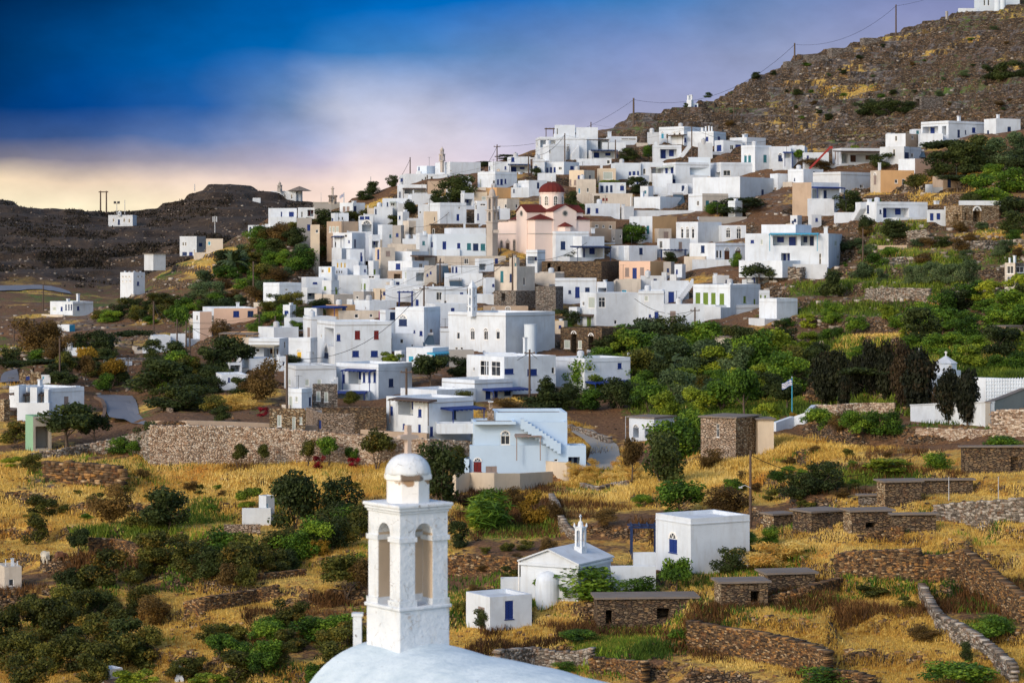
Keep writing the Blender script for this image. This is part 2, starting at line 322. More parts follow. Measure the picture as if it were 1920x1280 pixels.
def make_terrain():
    cps=sorted(PROF); Z=[]
    for c in cps:
        pts=[tuple(float(x) for x in t.split(',')) for t in PROF[c].split()]
        d=[0,25,60,100,140]+[p[0] for p in pts]; z=[-1.8,-8,-17,-25,-30]+[(HZ-p[1])/F*p[0] for p in pts]
        d+=[1500,3100]; z+=[min(z[-1],-10),-45]
        Z.append(np.interp(GD,d,z))
    Z=np.array(Z); H=np.empty((len(GP),len(GD)))
    for j in range(len(GD)): H[:,j]=np.interp(GP,cps,Z[:,j])
    k=np.exp(-np.linspace(-1.6,1.6,9)**2); k/=k.sum()       # smooth across the columns
    c=H.copy()
    for i in range(len(GP)):
        idx=np.clip(np.arange(i-4,i+5),0,len(GP)-1); c[i]=(H[idx]*k[:,None]).sum(0)
    H=c
    PXg,Dg=np.meshgrid(GP,GD,indexing='ij'); X=(PXg-CX)/F*Dg; Y=Dg
    PYb=HZ-H/Dg*F
    near=sstep(150,170,Dg)
    # rough ground
    H=H+near*((fbm(X/9,Y/9,4,3)-.5)*1.1+(fbm(X/2,Y/2,3,9)-.5)*.35)
    hill=sstep(455,500,Dg)*sstep(1050,1250,PXg)
    rid=np.abs(fbm(X/14+Y/40,Y/9,4,21)-.5)*2
    H=H+hill*((.5-rid)*1.6+(fbm(X/3,Y/3,3,5)-.5)*1.4)
    far=sstep(560,650,Dg)*(1-sstep(640,760,PXg))
    H=H+far*((fbm(X/40,Y/40,4,31)-.5)*7+(fbm(X/8,Y/8,3,33)-.5)*2.2)
    # farming terraces: level strips with a steep riser
    def terr(H,amt,h,seed,wl=18,wa=1.6):
        w=(fbm(X/wl,Y/wl,3,seed)-.5)*wa; q=(H+w)/h; fl=np.floor(q); f=q-fl
        return H+amt*(h*(fl+sstep(.72,.98,f))-w-H+.0)
    ll=sstep(870,930,PYb)*(1-sstep(840,930,PXg))*sstep(160,175,Dg)
    H=terr(H,.85*ll,1.6,51)
    lr=sstep(820,870,PYb)*sstep(900,1010,PXg)*sstep(160,172,Dg)*(1-sstep(300,320,Dg))
    H=terr(H,.75*lr,1.4,61,26)
    mr=sstep(1440,1540,PXg)*sstep(240,255,Dg)*(1-sstep(440,470,Dg))
    H=terr(H,.8*mr,2.2,71,30)
    H=terr(H,.85*hill,2.0,81,90,2.2)
    H=terr(H,.5*far,3.2,91,90,5)
    sp=(1-sstep(620,720,PXg))*sstep(300,320,Dg)*(1-sstep(455,470,Dg))*(1-sstep(640,680,PYb))
    H=terr(H,.5*sp,2.4,95,30)
    for (pts,h,reach) in RETAIN:      # retaining walls: the ground behind is raised to the wall's top
        xs=[p[0] for p in pts]; dl=np.array([ray_d(p[0],p[1],H) for p in pts])
        D0=np.interp(PXg,xs,dl); inside=sstep(xs[0]-30,xs[0]+5,PXg)*(1-sstep(xs[-1]-5,xs[-1]+30,PXg))
        t=(Dg-D0); H=H+inside*h*sstep(-.2,.7,t)*np.exp(-np.clip(t-1,0,None)/reach)
    return H,X,Y,PXg,Dg
def ray_d(px,py,H):
    i=int(np.clip(np.searchsorted(GP,px)-1,0,len(GP)-2)); f=(px-GP[i])/(GP[i+1]-GP[i])
    z=H[i]*(1-f)+H[i+1]*f; prof=HZ-z/GD*F
    s=int(np.searchsorted(GD,158)); w=np.nonzero(prof[s:]<=py)[0]
    if len(w)==0: return float(GD[s+np.argmin(prof[s:])])
    j=s+w[0]
    if j==s: return float(GD[s])
    a,b=prof[j-1],prof[j]; return float(GD[j-1]+(GD[j]-GD[j-1])*(a-py)/(a-b+1e-9))
RETAIN=[([(1300,1218),(1400,1232),(1500,1252),(1548,1262)],1.7,16),
        ([(1576,1080),(1720,1086),(1806,1088)],1.7,12),
        ([(1210,1225),(1300,1215)],.5,6)]
TH,TX,TY,TPX,TD=make_terrain()
def depth(px,py): return ray_d(px,py,TH)
def pt(px,py,d): return Vector(((px-CX)/F*d,d,(HZ-py)/F*d))
def ground(px,py):
    """the place on the ground seen at a pixel"""
    return pt(px,py,depth(px,py))
def zat(x,y):
    px=CX+x/y*F; i=int(np.clip(np.searchsorted(GP,px)-1,0,len(GP)-2)); f=float(np.clip((px-GP[i])/(GP[i+1]-GP[i]),0,1))
    return float(np.interp(y,GD,TH[i])*(1-f)+np.interp(y,GD,TH[i+1])*f)
def cover():
    """ground cover: r dry gold grass, g green growth, b bare rock"""
    PY=HZ-TH/TD*F; PX=TPX; D=TD
    n1=fbm(TX/14,TY/14,4,101); n2=fbm(TX/6,TY/6,4,111); n3=fbm(TX/30,TY/30,3,121)
    dry=np.full(PX.shape,.35); gr=np.full(PX.shape,.15); rk=np.full(PX.shape,.15)
    def blend(w,a,b,c):
        nonlocal dry,gr,rk
        dry=dry*(1-w)+a*w; gr=gr*(1-w)+b*w; rk=rk*(1-w)+c*w
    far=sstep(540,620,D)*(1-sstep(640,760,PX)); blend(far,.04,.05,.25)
    town=sstep(0,40,PX-(1150-PY)*0)*0
    tx=np.interp(PY,[230,300,400,500,600,700,760],[1000,860,700,640,520,440,520]); tx2=np.interp(PY,[230,300,400,500,600,700,800],[1400,1700,1700,1480,1400,1180,1120])
    town=sstep(-20,20,PX-tx)*sstep(-20,20,tx2-PX)*sstep(225,250,PY)*(1-sstep(730,790,PY))*(D<500)
    spur=(1-sstep(640,760,PX))*sstep(310,340,D)*(1-far); blend(spur,.12,.36,.3)
    ll=sstep(850,880,PY)*(1-sstep(830,960,PX)); blend(ll,.74,.14,.14)
    lr=sstep(860,900,PY)*sstep(880,980,PX); blend(lr,.72,.12,.12)
    mr=sstep(1080,1200,PX)*sstep(600,660,PY)*(1-sstep(760,850,PY)); blend(mr,.25,.7,.1)
    mu=sstep(1420,1500,PX)*sstep(400,430,PY)*(1-sstep(600,640,PY)); blend(mu,.35,.35,.4)
    hill=sstep(450,480,D)*sstep(1050,1200,PX); blend(hill,.17,.3,.68)
    for (cx,cy,rx,ry,a,b,c) in [(1520,1180,240,60,1,.05,.0),(1800,990,170,60,1,.05,.05),(1420,1020,90,40,1,.1,0),(1180,1215,110,30,.6,.75,0),(1860,1160,90,90,.35,.6,.1),
        (960,985,120,35,.8,.6,0),(950,1050,90,30,1,.05,0),(480,1140,120,80,1,0,0),(560,1100,90,50,1,0,0),(230,1000,150,8,.4,.7,0),(350,880,200,10,.7,.4,0),(520,893,300,26,.75,.15,0),
        (100,1040,90,25,.9,0,0),(1650,890,160,22,.3,.8,0),(1150,890,90,25,.9,0,0),(1720,860,200,30,.8,.1,.2),(1640,540,200,12,.1,.95,0),(1600,585,180,10,.3,.8,0),(1620,700,160,40,.5,.9,0),
        (1850,1050,60,60,1,.1,0),(1120,930,60,30,.9,.1,0),(400,490,90,30,.8,.1,.1),(180,625,140,35,.25,.05,.55),(80,910,90,50,.2,.1,.8),(1300,1060,60,30,.9,0,0)]:
        w=np.exp(-(((PX-cx)/rx)**2+((PY-cy)/ry)**2)**1.5); w=w*(PY>0)*(D>158); blend(w*.9,a,b,c)
    blend(town*.85,.12,.12,.42)
    dry=np.clip(dry+(n1-.5)*1.9+(n2-.5)*.9-.05+.14*(D<300)*(PY>840),0,1); gr=np.clip(gr+(n3-.5)*.7+(n2-.5)*.6,0,1); rk=np.clip(rk+(n1-.5)*.8,0,1)
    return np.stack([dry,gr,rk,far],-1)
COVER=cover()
def ground_mat():
    t=NT('hillside'); at=t.n('ShaderNodeAttribute',attribute_name='cover'); s=t.n('ShaderNodeSeparateColor',{0:at.outputs['Color']})
    dry,gr,rk=s.outputs[0],s.outputs[1],s.outputs[2]; p=t.pos()
    fine=t.noise(p,3.5,5,.65); mid=t.noise(p,.7,4,.6); big=t.noise(p,.12,3)
    earth=t.ramp(fine,[(.3,(.055,.03,.016)),(.5,(.15,.075,.035)),(.7,(.27,.15,.07))])
    gold=t.ramp(fine,[(.28,(.24,.13,.025)),(.5,(.58,.37,.075)),(.72,(.84,.60,.17))])
    gold=t.mix(t.rng(mid,.5,.68,0,.75),gold,(.36,.13,.03))
    grn=t.ramp(fine,[(.3,(.025,.05,.01)),(.5,(.08,.13,.02)),(.72,(.22,.27,.04))])
    vo=t.n('ShaderNodeTexVoronoi',{'Vector':t.pos((.9,.9,2.2)),'Scale':1.3}); vs=t.n('ShaderNodeSeparateColor',{0:vo.outputs['Color']}).outputs[0]
    rock=t.mix(t.rng(fine,.35,.65,0,.7),t.ramp(vs,[(0,(.05,.042,.038)),(.5,(.14,.115,.10)),(1,(.30,.26,.225))]),(.05,.04,.035))
    k=lambda w,j,a,b: t.rng(t.math('ADD',w,t.math('MULTIPLY',t.math('SUBTRACT',mid,.5),j)),a,b)
    c=t.mix(k(rk,1.2,.38,.62),earth,rock); c=t.mix(k(dry,1.3,.36,.6),c,gold); c=t.mix(k(gr,1.2,.40,.62),c,grn)
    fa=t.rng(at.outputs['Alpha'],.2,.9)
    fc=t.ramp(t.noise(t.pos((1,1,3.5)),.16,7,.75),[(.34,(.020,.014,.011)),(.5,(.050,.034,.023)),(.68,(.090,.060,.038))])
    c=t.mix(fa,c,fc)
    # dry-stone risers and broken rock on steep faces
    nz=t.n('ShaderNodeSeparateXYZ',{0:t.n('ShaderNodeNewGeometry').outputs['True Normal']}).outputs[2]
    st=t.rng(t.math('ADD',nz,t.math('MULTIPLY',t.math('SUBTRACT',mid,.5),.25)),.86,.74)
    v2=t.n('ShaderNodeTexVoronoi',{'Vector':t.pos((1.5,1.5,5.0)),'Scale':1.4}); v2s=t.n('ShaderNodeSeparateColor',{0:v2.outputs['Color']}).outputs[0]
    v2e=t.n('ShaderNodeTexVoronoi',{'Vector':t.pos((1.5,1.5,5.0)),'Scale':1.4},feature='DISTANCE_TO_EDGE').outputs['Distance']
    wall=t.mix(t.rng(v2e,0,.14),(.02,.014,.01),t.ramp(v2s,[(0,(.06,.042,.03)),(.5,(.16,.11,.065)),(.8,(.25,.14,.06)),(1,(.36,.28,.2))]))
    c=t.mix(t.math('MULTIPLY',st,t.math('SUBTRACT',1.0,t.math('MULTIPLY',fa,.6))),c,wall)
    t.base(c); t.bump(t.math('ADD',fine,t.math('MULTIPLY',t.math('MULTIPLY',st,t.rng(v2e,0,.14)),1.2)),.9,.18); M['hillside']=t.mat
ground_mat()
def build_terrain():
    n,m=TH.shape; V=np.stack([TX,TY,TH],-1).reshape(-1,3)
    i=np.arange(n-1)[:,None]*m+np.arange(m-1)[None,:]
    Fq=np.stack([i,i+m,i+m+1,i+1],-1).reshape(-1)
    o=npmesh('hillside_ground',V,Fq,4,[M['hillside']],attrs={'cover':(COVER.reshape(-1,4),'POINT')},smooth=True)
    tag(o,kind='structure'); return o
# ------------------------------------------------------------------ buildings
RX,RY,RS=0,0,1
def R(x,y,s=4.795):
    """coordinates that follow are measured in an enlargement of the photograph: origin and scale"""
    global RX,RY,RS; RX,RY,RS=x,y,s
def ux(x): return RX+x/RS
def uy(y): return RY+y/RS
WC=dict(b='blue',n='navy',g='green',t='teal',c='cyan',r='red',y='yellow',w='pale',k='glass',m='brown',N='wood',e='reed',G='slatecap',s='greynet',l='lilac')
class Frame:
    """a building block: front corner C, left face along el, right face along er"""
    def __init__(s,xl,xc,xr,yt,yb,D):
        s.D=D; s.C=pt(xc,yb,D); a=max(0,(xc-xl))*D/F; b=max(0,(xr-xc))*D/F
        th=min(max(math.atan2(b,a),math.radians(4)),math.radians(86))
        if b>0 and math.hypot(a,b)>11 and a>b: th=max(th,math.asin(min(.75,b/9.0)))
        elif b>a and math.hypot(a,b)>11: th=min(th,math.acos(min(.75,max(a,.01)/9.0)))
        s.th=th; s.el=Vector((-math.cos(th),math.sin(th),0)); s.er=Vector((math.sin(th),math.cos(th),0))
        s.L=s.solve(xl,s.el) if xc-xl>1.2 else min(7,max(3,b)); s.W=s.solve(xr,s.er) if xr-xc>1.2 else min(7,max(3,a))
        s.L=min(max(s.L,.5),40); s.W=min(max(s.W,.5),40)
        s.h=(yb-yt)/F*D
    def solve(s,px,e):
        k=px-CX; den=F*e.x-k*e.y
        if abs(den)<1e-6: return 6
        return (k*s.C.y-F*s.C.x)/den
    def face(s,x): return 'L' if x<CX+s.C.x/s.C.y*F else 'R'
    def hole(s,f,x0,y0,x1,y1):
        e=s.el if f=='L' else s.er
        t0,t1=sorted((s.solve(x0,e),s.solve(x1,e))); Y=s.C.y+e.y*(t0+t1)/2
        z1=(HZ-y0)/F*Y-s.C.z; z0=(HZ-y1)/F*Y-s.C.z
        lim=s.L if f=='L' else s.W
        return [max(.05,t0),min(lim-.05,t1),z0,min(z1,s.h-.12)]
    def p(s,f,t,z,n=0):
        """point on a face in the block's own space; n = outwards"""
        e,o=(s.el,-s.er) if f=='L' else (s.er,-s.el)
        return e*t+o*n+Vector((0,0,z))
def holed(mb,fr,f,z0,z1,T,holes,m=0):
    xs=sorted({0,T,*[h[0] for h in holes],*[h[1] for h in holes]}); zs=sorted({z0,z1,*[h[2] for h in holes],*[h[3] for h in holes]})
    for a,b in zip(xs,xs[1:]):
        for c,d in zip(zs,zs[1:]):
            x,z=(a+b)/2,(c+d)/2
            if any(h[0]<x<h[1] and h[2]<z<h[3] for h in holes): continue
            q=[fr.p(f,a,c),fr.p(f,b,c),fr.p(f,b,d),fr.p(f,a,d)]
            if f=='L': q.reverse()
            mb.quad(*q,m)
    for h in holes:
        a,b,c,d,dep=h[:5]
        P=lambda t,z,n: fr.p(f,t,z,-n)
        mb.quad(P(a,c,0),P(a,d,0),P(a,d,dep),P(a,c,dep),m); mb.quad(P(b,c,0),P(b,c,dep),P(b,d,dep),P(b,d,0),m)
        mb.quad(P(a,d,0),P(b,d,0),P(b,d,dep),P(a,d,dep),m); mb.quad(P(a,c,0),P(a,c,dep),P(b,c,dep),P(b,c,0),m)
        if dep>.5: mb.quad(P(a,c,dep),P(a,d,dep),P(b,d,dep),P(b,c,dep),m)
CUR=None; FR=None; CARVE=[]; BOX=[]; NAMED=[]; AUTO=True
def window(fr,root,f,h,code):
    a,b,c,d=h[:4]; w,hh=b-a,d-c
    if w<.12 or hh<.12: return
    arch=code.endswith('A'); k=code.rstrip('A'); 
    P=lambda t,z,n: fr.p(f,t,z,n)
    def bx(mb,t0,t1,z0,z1,n0,n1,m=0): mb.obox(P(t0,z0,n0),P(t1,z0,n0)-P(t0,z0,n0),P(t0,z1,n0)-P(t0,z0,n0),P(t0,z0,n1)-P(t0,z0,n0),m)
    par=None
    if k[0]=='o':
        par=None
        if len(k)>1:                                   # a door and a window seen inside the loggia
            mb=MB(); c2=WC[k[1].lower()]; dw=min(1.0,w*.28)
            dep=h[4]
            bx(mb,a+w*.12,a+w*.12+dw,c,min(c+2.1,d-.1),-dep+.02,-dep+.10); bx(mb,b-w*.12-dw,b-w*.12,c+.5,min(c+1.9,d-.1),-dep+.02,-dep+.09)
            mb.build('door',M[c2],root)
    elif k[0].isupper():
        mb=MB(); col=M[WC.get(k[0].lower(),'blue')]
        bx(mb,a+.02,b-.02,c,d-.02,-.14,-.08); bx(mb,a+w*.16,b-w*.16,c+hh*.12,c+hh*.45,-.08,-.065); bx(mb,a+w*.16,b-w*.16,c+hh*.55,d-hh*.1,-.08,-.065)
        mb.build('door',col,root)
    else:
        fm=MB(); fw=min(.07,w*.12)
        for q in ((a,a+fw,c,d),(b-fw,b,c,d),(a+fw,b-fw,c,c+fw),(a+fw,b-fw,d-fw,d)): bx(fm,*q,-.10,-.03)
        bx(fm,a-.06,b+.06,c-.07,c-.002,-.02,.05)       # sill
        if k[0]=='k':
            mid=(a+b)/2
            if w>.7: bx(fm,mid-.025,mid+.025,c+fw,d-fw,-.09,-.04)
            if hh>1.3: bx(fm,a+fw,b-fw,c+hh*.62,c+hh*.62+.05,-.088,-.042)
        fo=fm.build('window',M['paint' if k[0] in 'kwcy' else WC[k[0]]],root)
        mb=MB()
        if k[0]=='k': bx(mb,a+fw*.5,b-fw*.5,c+fw*.5,d-fw*.5,-.085,-.065); mb.build('pane',M['glass'],fo)
        else:
            mid=(a+b)/2; g=.015
            for q in ((a+fw*.6,mid-g),(mid+g,b-fw*.6)):
                bx(mb,*q,c+fw*.6,d-fw*.6,-.07,-.035)
                n=max(2,int(hh/.22))
                for i in range(n):
                    z=c+fw+(hh-2*fw)*(i+.5)/n; bx(mb,q[0]+.06,q[1]-.06,z-.035,z+.035,-.035,-.015)
            mb.build('shutter',M[WC[k[0]]],fo)
    if arch:                                            # pierced marble fanlight above
        r=w/2; mb=MB(); n=9; ce=(a+b)/2
        rr=min(r,fr.h-d-.05)
        if rr>.12:
            out=[P(ce+r*1.12*math.cos(math.pi*i/n),d+.02+rr*1.08*math.sin(math.pi*i/n),.05) for i in range(n+1)]
            back=[P(ce+r*1.12*math.cos(math.pi*i/n),d+.02+rr*1.08*math.sin(math.pi*i/n),-.02) for i in range(n+1)]
            inn=[P(ce+r*.74*math.cos(math.pi*i/n),d+.07+rr*.72*math.sin(math.pi*i/n),.05) for i in range(n+1)]
            ind=[P(ce+r*.74*math.cos(math.pi*i/n),d+.07+rr*.72*math.sin(math.pi*i/n),.0) for i in range(n+1)]
            for i in range(n):
                mb.quad(out[i],out[i+1],inn[i+1],inn[i]); mb.quad(out[i],back[i],back[i+1],out[i+1]); mb.quad(inn[i],inn[i+1],ind[i+1],ind[i])
            mb.poly(ind,1)
            for i in (3,6):
                q=P(ce,d+.07,.012); e=P(ce+r*.74*math.cos(math.pi*i/n),d+.07+rr*.72*math.sin(math.pi*i/n),.012)-q
                mb.obox(q-(P(.03,0,0)-P(0,0,0)),P(.06,0,0)-P(0,0,0),e,P(0,0,.03)-P(0,0,0))
            mb.build('fanlight',[M['paint'],M['glass']],root)
def block(xl,xc,xr,yt,yb,col='white',w='',D=None,dd=0,colR=None,roof='parapet',ledge=None,found=5.0,root=None):
    """one plastered block with openings; returns its frame"""
    global FR
    xl,xc,xr,yt,yb=ux(xl),ux(xc),ux(xr),uy(yt),uy(yb)
    if D is None: D=depth(xc,yb)
    D+=dd; fr=Frame(xl,xc,xr,yt,yb,D); FR=fr
    off=Vector((0,0,0))
    if root is None: return fr
    if fr.C.y<520: CARVE.append((fr.C.copy(),fr.el,fr.er,fr.L,fr.W,dd))
    BOX.append((xl,xr,yt,yb))
    off=fr.C-root.location
    HL={'L':[],'R':[]}; todo=[]
    for t in [q for q in w.split(';') if q.strip()]:
        x0,y0,x1,y1,code=t.split(); x0,x1,y0,y1=ux(float(x0)),ux(float(x1)),uy(float(y0)),uy(float(y1))
        f=fr.face((x0+x1)/2); h=fr.hole(f,x0,y0,x1,y1)
        if h[1]-h[0]<.15 or h[3]-h[2]<.15: continue
        h.append(1.7 if code[0]=='o' else .16); HL[f].append(h); todo.append((f,h,code))
    rg=random.Random(int(xl*13+yt*7))
    if AUTO and col in ('white','white2','cream','oldwall','bluewhite') and yb-yt>20:     # small openings in otherwise bare sides
        for f,T_ in (('L',fr.L),('R',fr.W)):
            if HL[f] or T_<3.2 or (f=='L' and xc-xl<14) or (f=='R' and xr-xc<14): continue
            for q in range(1 if T_<6 else 2):
                t=T_*(.25+.5*q+.2*rg.random()) if T_>=6 else T_*rg.uniform(.35,.6); ww=rg.choice([.5,.7,.9]); z0=min(fr.h-1.3,rg.uniform(.9,1.4))
                if z0<.4 or t+ww>T_-.2: continue
                h=[t,t+ww,z0,min(z0+rg.uniform(.8,1.5),fr.h-.4),.16]; HL[f].append(h); todo.append((f,h,rg.choice('kknbns')))
    par=root
    mb=MB(); h=fr.h; el,er=fr.el,fr.er; L,W=fr.L,fr.W
    holed(mb,fr,'L',-found,h,L,HL['L'],0); holed(mb,fr,'R',-found,h,W,HL['R'],1 if colR else 0)
    A=Vector((0,0,0)); B=er*W; Cc=el*L+er*W; Dd=el*L; zt=Vector((0,0,h)); zf=Vector((0,0,-found))
    mb.quad(B+zf,Cc+zf,Cc+zt,B+zt,1 if colR else 0); mb.quad(Cc+zf,Dd+zf,Dd+zt,Cc+zt)
    pr=.28 if min(L,W)>1.2 else .05; pd=min(.3,h*.3)
    i0,i1,i2,i3=el*pr+er*pr,el*pr+er*(W-pr),el*(L-pr)+er*(W-pr),el*(L-pr)+er*pr
    for p_,q_,r_,s_ in ((A,B,i1,i0),(B,Cc,i2,i1),(Cc,Dd,i3,i2),(Dd,A,i0,i3)): mb.quad(p_+zt,q_+zt,r_+zt,s_+zt)
    zi=Vector((0,0,h-pd))
    for p_,q_ in ((i0,i1),(i1,i2),(i2,i3),(i3,i0)): mb.quad(p_+zt,q_+zt,q_+zi,p_+zi)
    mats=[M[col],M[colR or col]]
    mv=lambda o:(setattr(o,'location',off) or o)
    wo=mv(mb.build('wall',mats,root))
    rf=MB(); rf.quad(i0+zi,i1+zi,i2+zi,i3+zi); 
    if roof=='slab':
        o=.22; q=[-el*o-er*o,er*(W+o)-el*o,el*(L+o)+er*(W+o),el*(L+o)-er*o]
        rf=MB(); z0=Vector((0,0,h+.003)); rf.obox(q[0]+z0,q[1]-q[0],q[3]-q[0],Vector((0,0,.14)))
    mv(rf.build('roof',M['slatecap' if roof=='slab' else ('white2' if col in('white','white2','bluewhite') else 'concrete')],root))
    if ledge is None: ledge = (col in ('white','bluewhite','white2') and h>2.4 and (int(xl*7+yt*3)%3!=0))
    if ledge:
        cb=MB(); zl=h-.5
        if not any(hh[3]>zl-.1 for hh in HL['L']): cb.obox(fr.p('L',-.05,zl,.0),fr.p('L',L,zl,0)-fr.p('L',-.05,zl,0),fr.p('L',0,0,.06)-fr.p('L',0,0,0),Vector((0,0,.07)))
        if not any(hh[3]>zl-.1 for hh in HL['R']): cb.obox(fr.p('R',0.01,zl,.0),fr.p('R',W,zl,0)-fr.p('R',0.01,zl,0),fr.p('R',0,0,.06)-fr.p('R',0,0,0),Vector((0,0,.07)))
        if cb.f: mv(cb.build('cornice',M['white2' if int(xl)%2 else 'grey'],root))
    n0=set(root.children)
    for f,hh,code in todo: window(fr,root,f,hh,code)
    for o in root.children:
        if o not in n0: o.location=off
    fr.off=off
    return fr
def house(xl,xc,xr,yt,yb,label,col='white',w='',name='house',cat='house',ch='',can='',st='',group=None,**kw):
    global CUR,FR,AUTO
    fr=block(xl,xc,xr,yt,yb)
    if 'D' in kw or 'dd' in kw:
        D=kw.get('D'); D=depth(ux(xc),uy(yb)) if D is None else D
        fr=Frame(ux(xl),ux(xc),ux(xr),uy(yt),uy(yb),D+kw.get('dd',0))
    root=empty(name,fr.C,label,cat,group or {'house':'whitewashed houses of the hillside village'}.get(name)); CUR=root
    AUTO = name=='house' and not any(q in label for q in ('blank','windowless','plain','bare','wall','valley','one ','gabled'))
    fr=block(xl,xc,xr,yt,yb,col,w,root=root,**kw); root['_D']=fr.D; AUTO=False
    extras(ch,can,st,col); NAMED.append((root,fr,(ux(xl)+ux(xr))/2,(uy(yt)+uy(yb))/2,label)); return root
def wing(xl,xc,xr,yt,yb,col='white',w='',dd=0,ch='',can='',st='',**kw):
    """a further block of the same building"""
    block(xl,xc,xr,yt,yb,col,w,D=CUR['_D'],dd=dd,root=CUR,**kw); extras(ch,can,st,col)
def extras(ch,can,st,col):
    fr=FR; root=CUR; off=fr.off
    for t in [q for q in ch.split(';') if q.strip()]:
        v=[float(x) for x in t.split()]; px,py=ux(v[0]),uy(v[1]); f=fr.face(px); e=fr.el if f=='L' else fr.er
        tt=fr.solve(px,e); dp=.9; wd=(v[2]/RS/F*fr.D if len(v)>2 else .55)
        c=fr.p(f,tt,0,-dp); Y=fr.C.y+c.y; zt=(HZ-py)/F*Y-fr.C.z
        mb=MB(); u=fr.el*wd/2; q=fr.er*wd/2; z0=fr.h-.35
        mb.obox(Vector((c.x,c.y,z0))-u-q,u*2,q*2,Vector((0,0,max(.3,zt-z0-.12)))); o=mb.build('chimney',M['white'],root); o.location=off
        mb=MB(); zc=max(z0+.3,zt-.12); u*=1.25; q*=1.25; mb.obox(Vector((c.x,c.y,zc+.002))-u-q,u*2,q*2,Vector((0,0,.12))); k=mb.build('chimney_cap',M['white2'],o)
    for t in [q for q in can.split(';') if q.strip()]:
        x0,y,x1,dp,c=t.split(); x0,x1,y,dp=ux(float(x0)),ux(float(x1)),uy(float(y)),float(dp); f=fr.face((x0+x1)/2); e=fr.el if f=='L' else fr.er
        t0,t1=sorted((fr.solve(x0,e),fr.solve(x1,e))); Y=fr.C.y+e.y*(t0+t1)/2; z=(HZ-y)/F*Y-fr.C.z
        mb=MB(); a=fr.p(f,t0,z,.0); mb.obox(a,fr.p(f,t1,z,0)-a,fr.p(f,t0,z-.15,dp)-a,Vector((0,0,.10)))
        n=max(2,int((t1-t0)/.6))
        for i in range(n+1):
            tt=t0+(t1-t0)*i/n; b=fr.p(f,tt-.03,z-.11,.0); mb.obox(b,fr.p(f,tt+.03,z-.11,0)-b,fr.p(f,tt-.03,z-.26,dp+.12)-b,Vector((0,0,.10)))
        o=mb.build('canopy',M[WC[c]],root); o.location=off
        for tt in (t0+.12,t1-.12):
            mb=MB(); b=fr.p(f,tt,z-2.6,dp-.1); mb.obox(b-Vector((.05,.05,0)),(.1,0,0),(0,.1,0),(0,0,2.6-.2)); o=mb.build('canopy_post',M[WC[c]],root); o.location=off
    for t in [q for q in st.split(';') if q.strip()]:
        x0,y0,x1,y1=[float(v) for v in t.split()]; x0,x1,y0,y1=ux(x0),ux(x1),uy(y0),uy(y1); f=fr.face((x0+x1)/2); e=fr.el if f=='L' else fr.er
        ta,tb=fr.solve(x0,e),fr.solve(x1,e); za=(HZ-y0)/F*(fr.C.y+e.y*ta)-fr.C.z; zb=(HZ-y1)/F*(fr.C.y+e.y*tb)-fr.C.z
        n=max(4,int(abs(zb-za)/.25)); mb=MB()
        for i in range(n):
            s0=ta+(tb-ta)*i/n; s1=ta+(tb-ta)*(i+1)/n; z=za+(zb-za)*(i+1)/n; lo=min(za,zb)-1.5 if abs(zb-za)<2.5 else z-1.1
            a=fr.p(f,s0,lo,0.004); mb.obox(a,fr.p(f,s1,lo,.004)-a,fr.p(f,s0,lo,1.1)-a,Vector((0,0,z-lo)))
        o=mb.build('stairs',M[col],root); o.location=off
def cross(mb,c,h,t,ax,m=0):
    """a cross standing on c, arms along ax"""
    c=Vector(c); ax=Vector(ax).normalized(); q=Vector((-ax.y,ax.x,0))
    mb.obox(c-ax*t/2-q*t/2,ax*t,q*t,(0,0,h),m); z=h*.62
    mb.obox(c-ax*h*.3-q*t*.48+Vector((0,0,z)),ax*h*.6,q*t*.96,(0,0,t),m)
def arch_ring(mb,P,t0,t1,zb,zs,n0,n1,top,m=0,n=8):
    """solid panel between t0..t1 from zs up to top with a round arch cut out; sides come separately"""
    r=(t1-t0)/2; ce=(t0+t1)/2
    pts=[(ce-r*math.cos(math.pi*i/n),zs+r*math.sin(math.pi*i/n)) for i in range(n+1)]
    for (a,za),(b,zb2) in zip(pts,pts[1:]):
        for nn,fl in ((n1,0),(n0,1)):
            q=[P(a,za,nn),P(b,zb2,nn),P(b,top,nn),P(a,top,nn)]
            mb.quad(*(q if not fl else q[::-1]),m)
        mb.quad(P(a,za,n0),P(b,zb2,n0),P(b,zb2,n1),P(a,za,n1),m)
def pier_stage(mb,c,ex,ey,w,z0,z1,ow,spring,m=0):
    """an open square stage: four corner piers with an arched opening on each side"""
    c=Vector(c); ex=Vector(ex); ey=Vector(ey); pw=(w-ow)/2
    for sx in (-1,1):
        for sy in (-1,1):
            o=c+ex*(sx*(w/2-pw/2)-pw/2)+ey*(sy*(w/2-pw/2)-pw/2)+Vector((0,0,z0)); mb.obox(o,ex*pw,ey*pw,(0,0,z1-z0),m)
    for d,e in ((ex,ey),(-ex,ey),(ey,ex),(-ey,ex)):
        P=lambda t,z,n: c+d*(w/2-pw+n)+e*t+Vector((0,0,z))
        arch_ring(mb,P,-ow/2,ow/2,z0,spring,0.0,pw-.004,z1-.001,m)

STOPW=set('a an the with and on of in at under above below left right beside behind one two three four its by near little small dark blue white big tall bare wide long grey pale cream no over to front from between down large flat low red three five just leafy skyline broad blank church lower church marble village roof brown upper tan deep several thin'.split())
def trim(lab,n):
    w=lab.replace(',','').split()
    if len(w)<=n: return ' '.join(w)
    w=w[:n]
    while len(w)>3 and w[-1] in STOPW: w=w[:-1]
    return ' '.join(w)
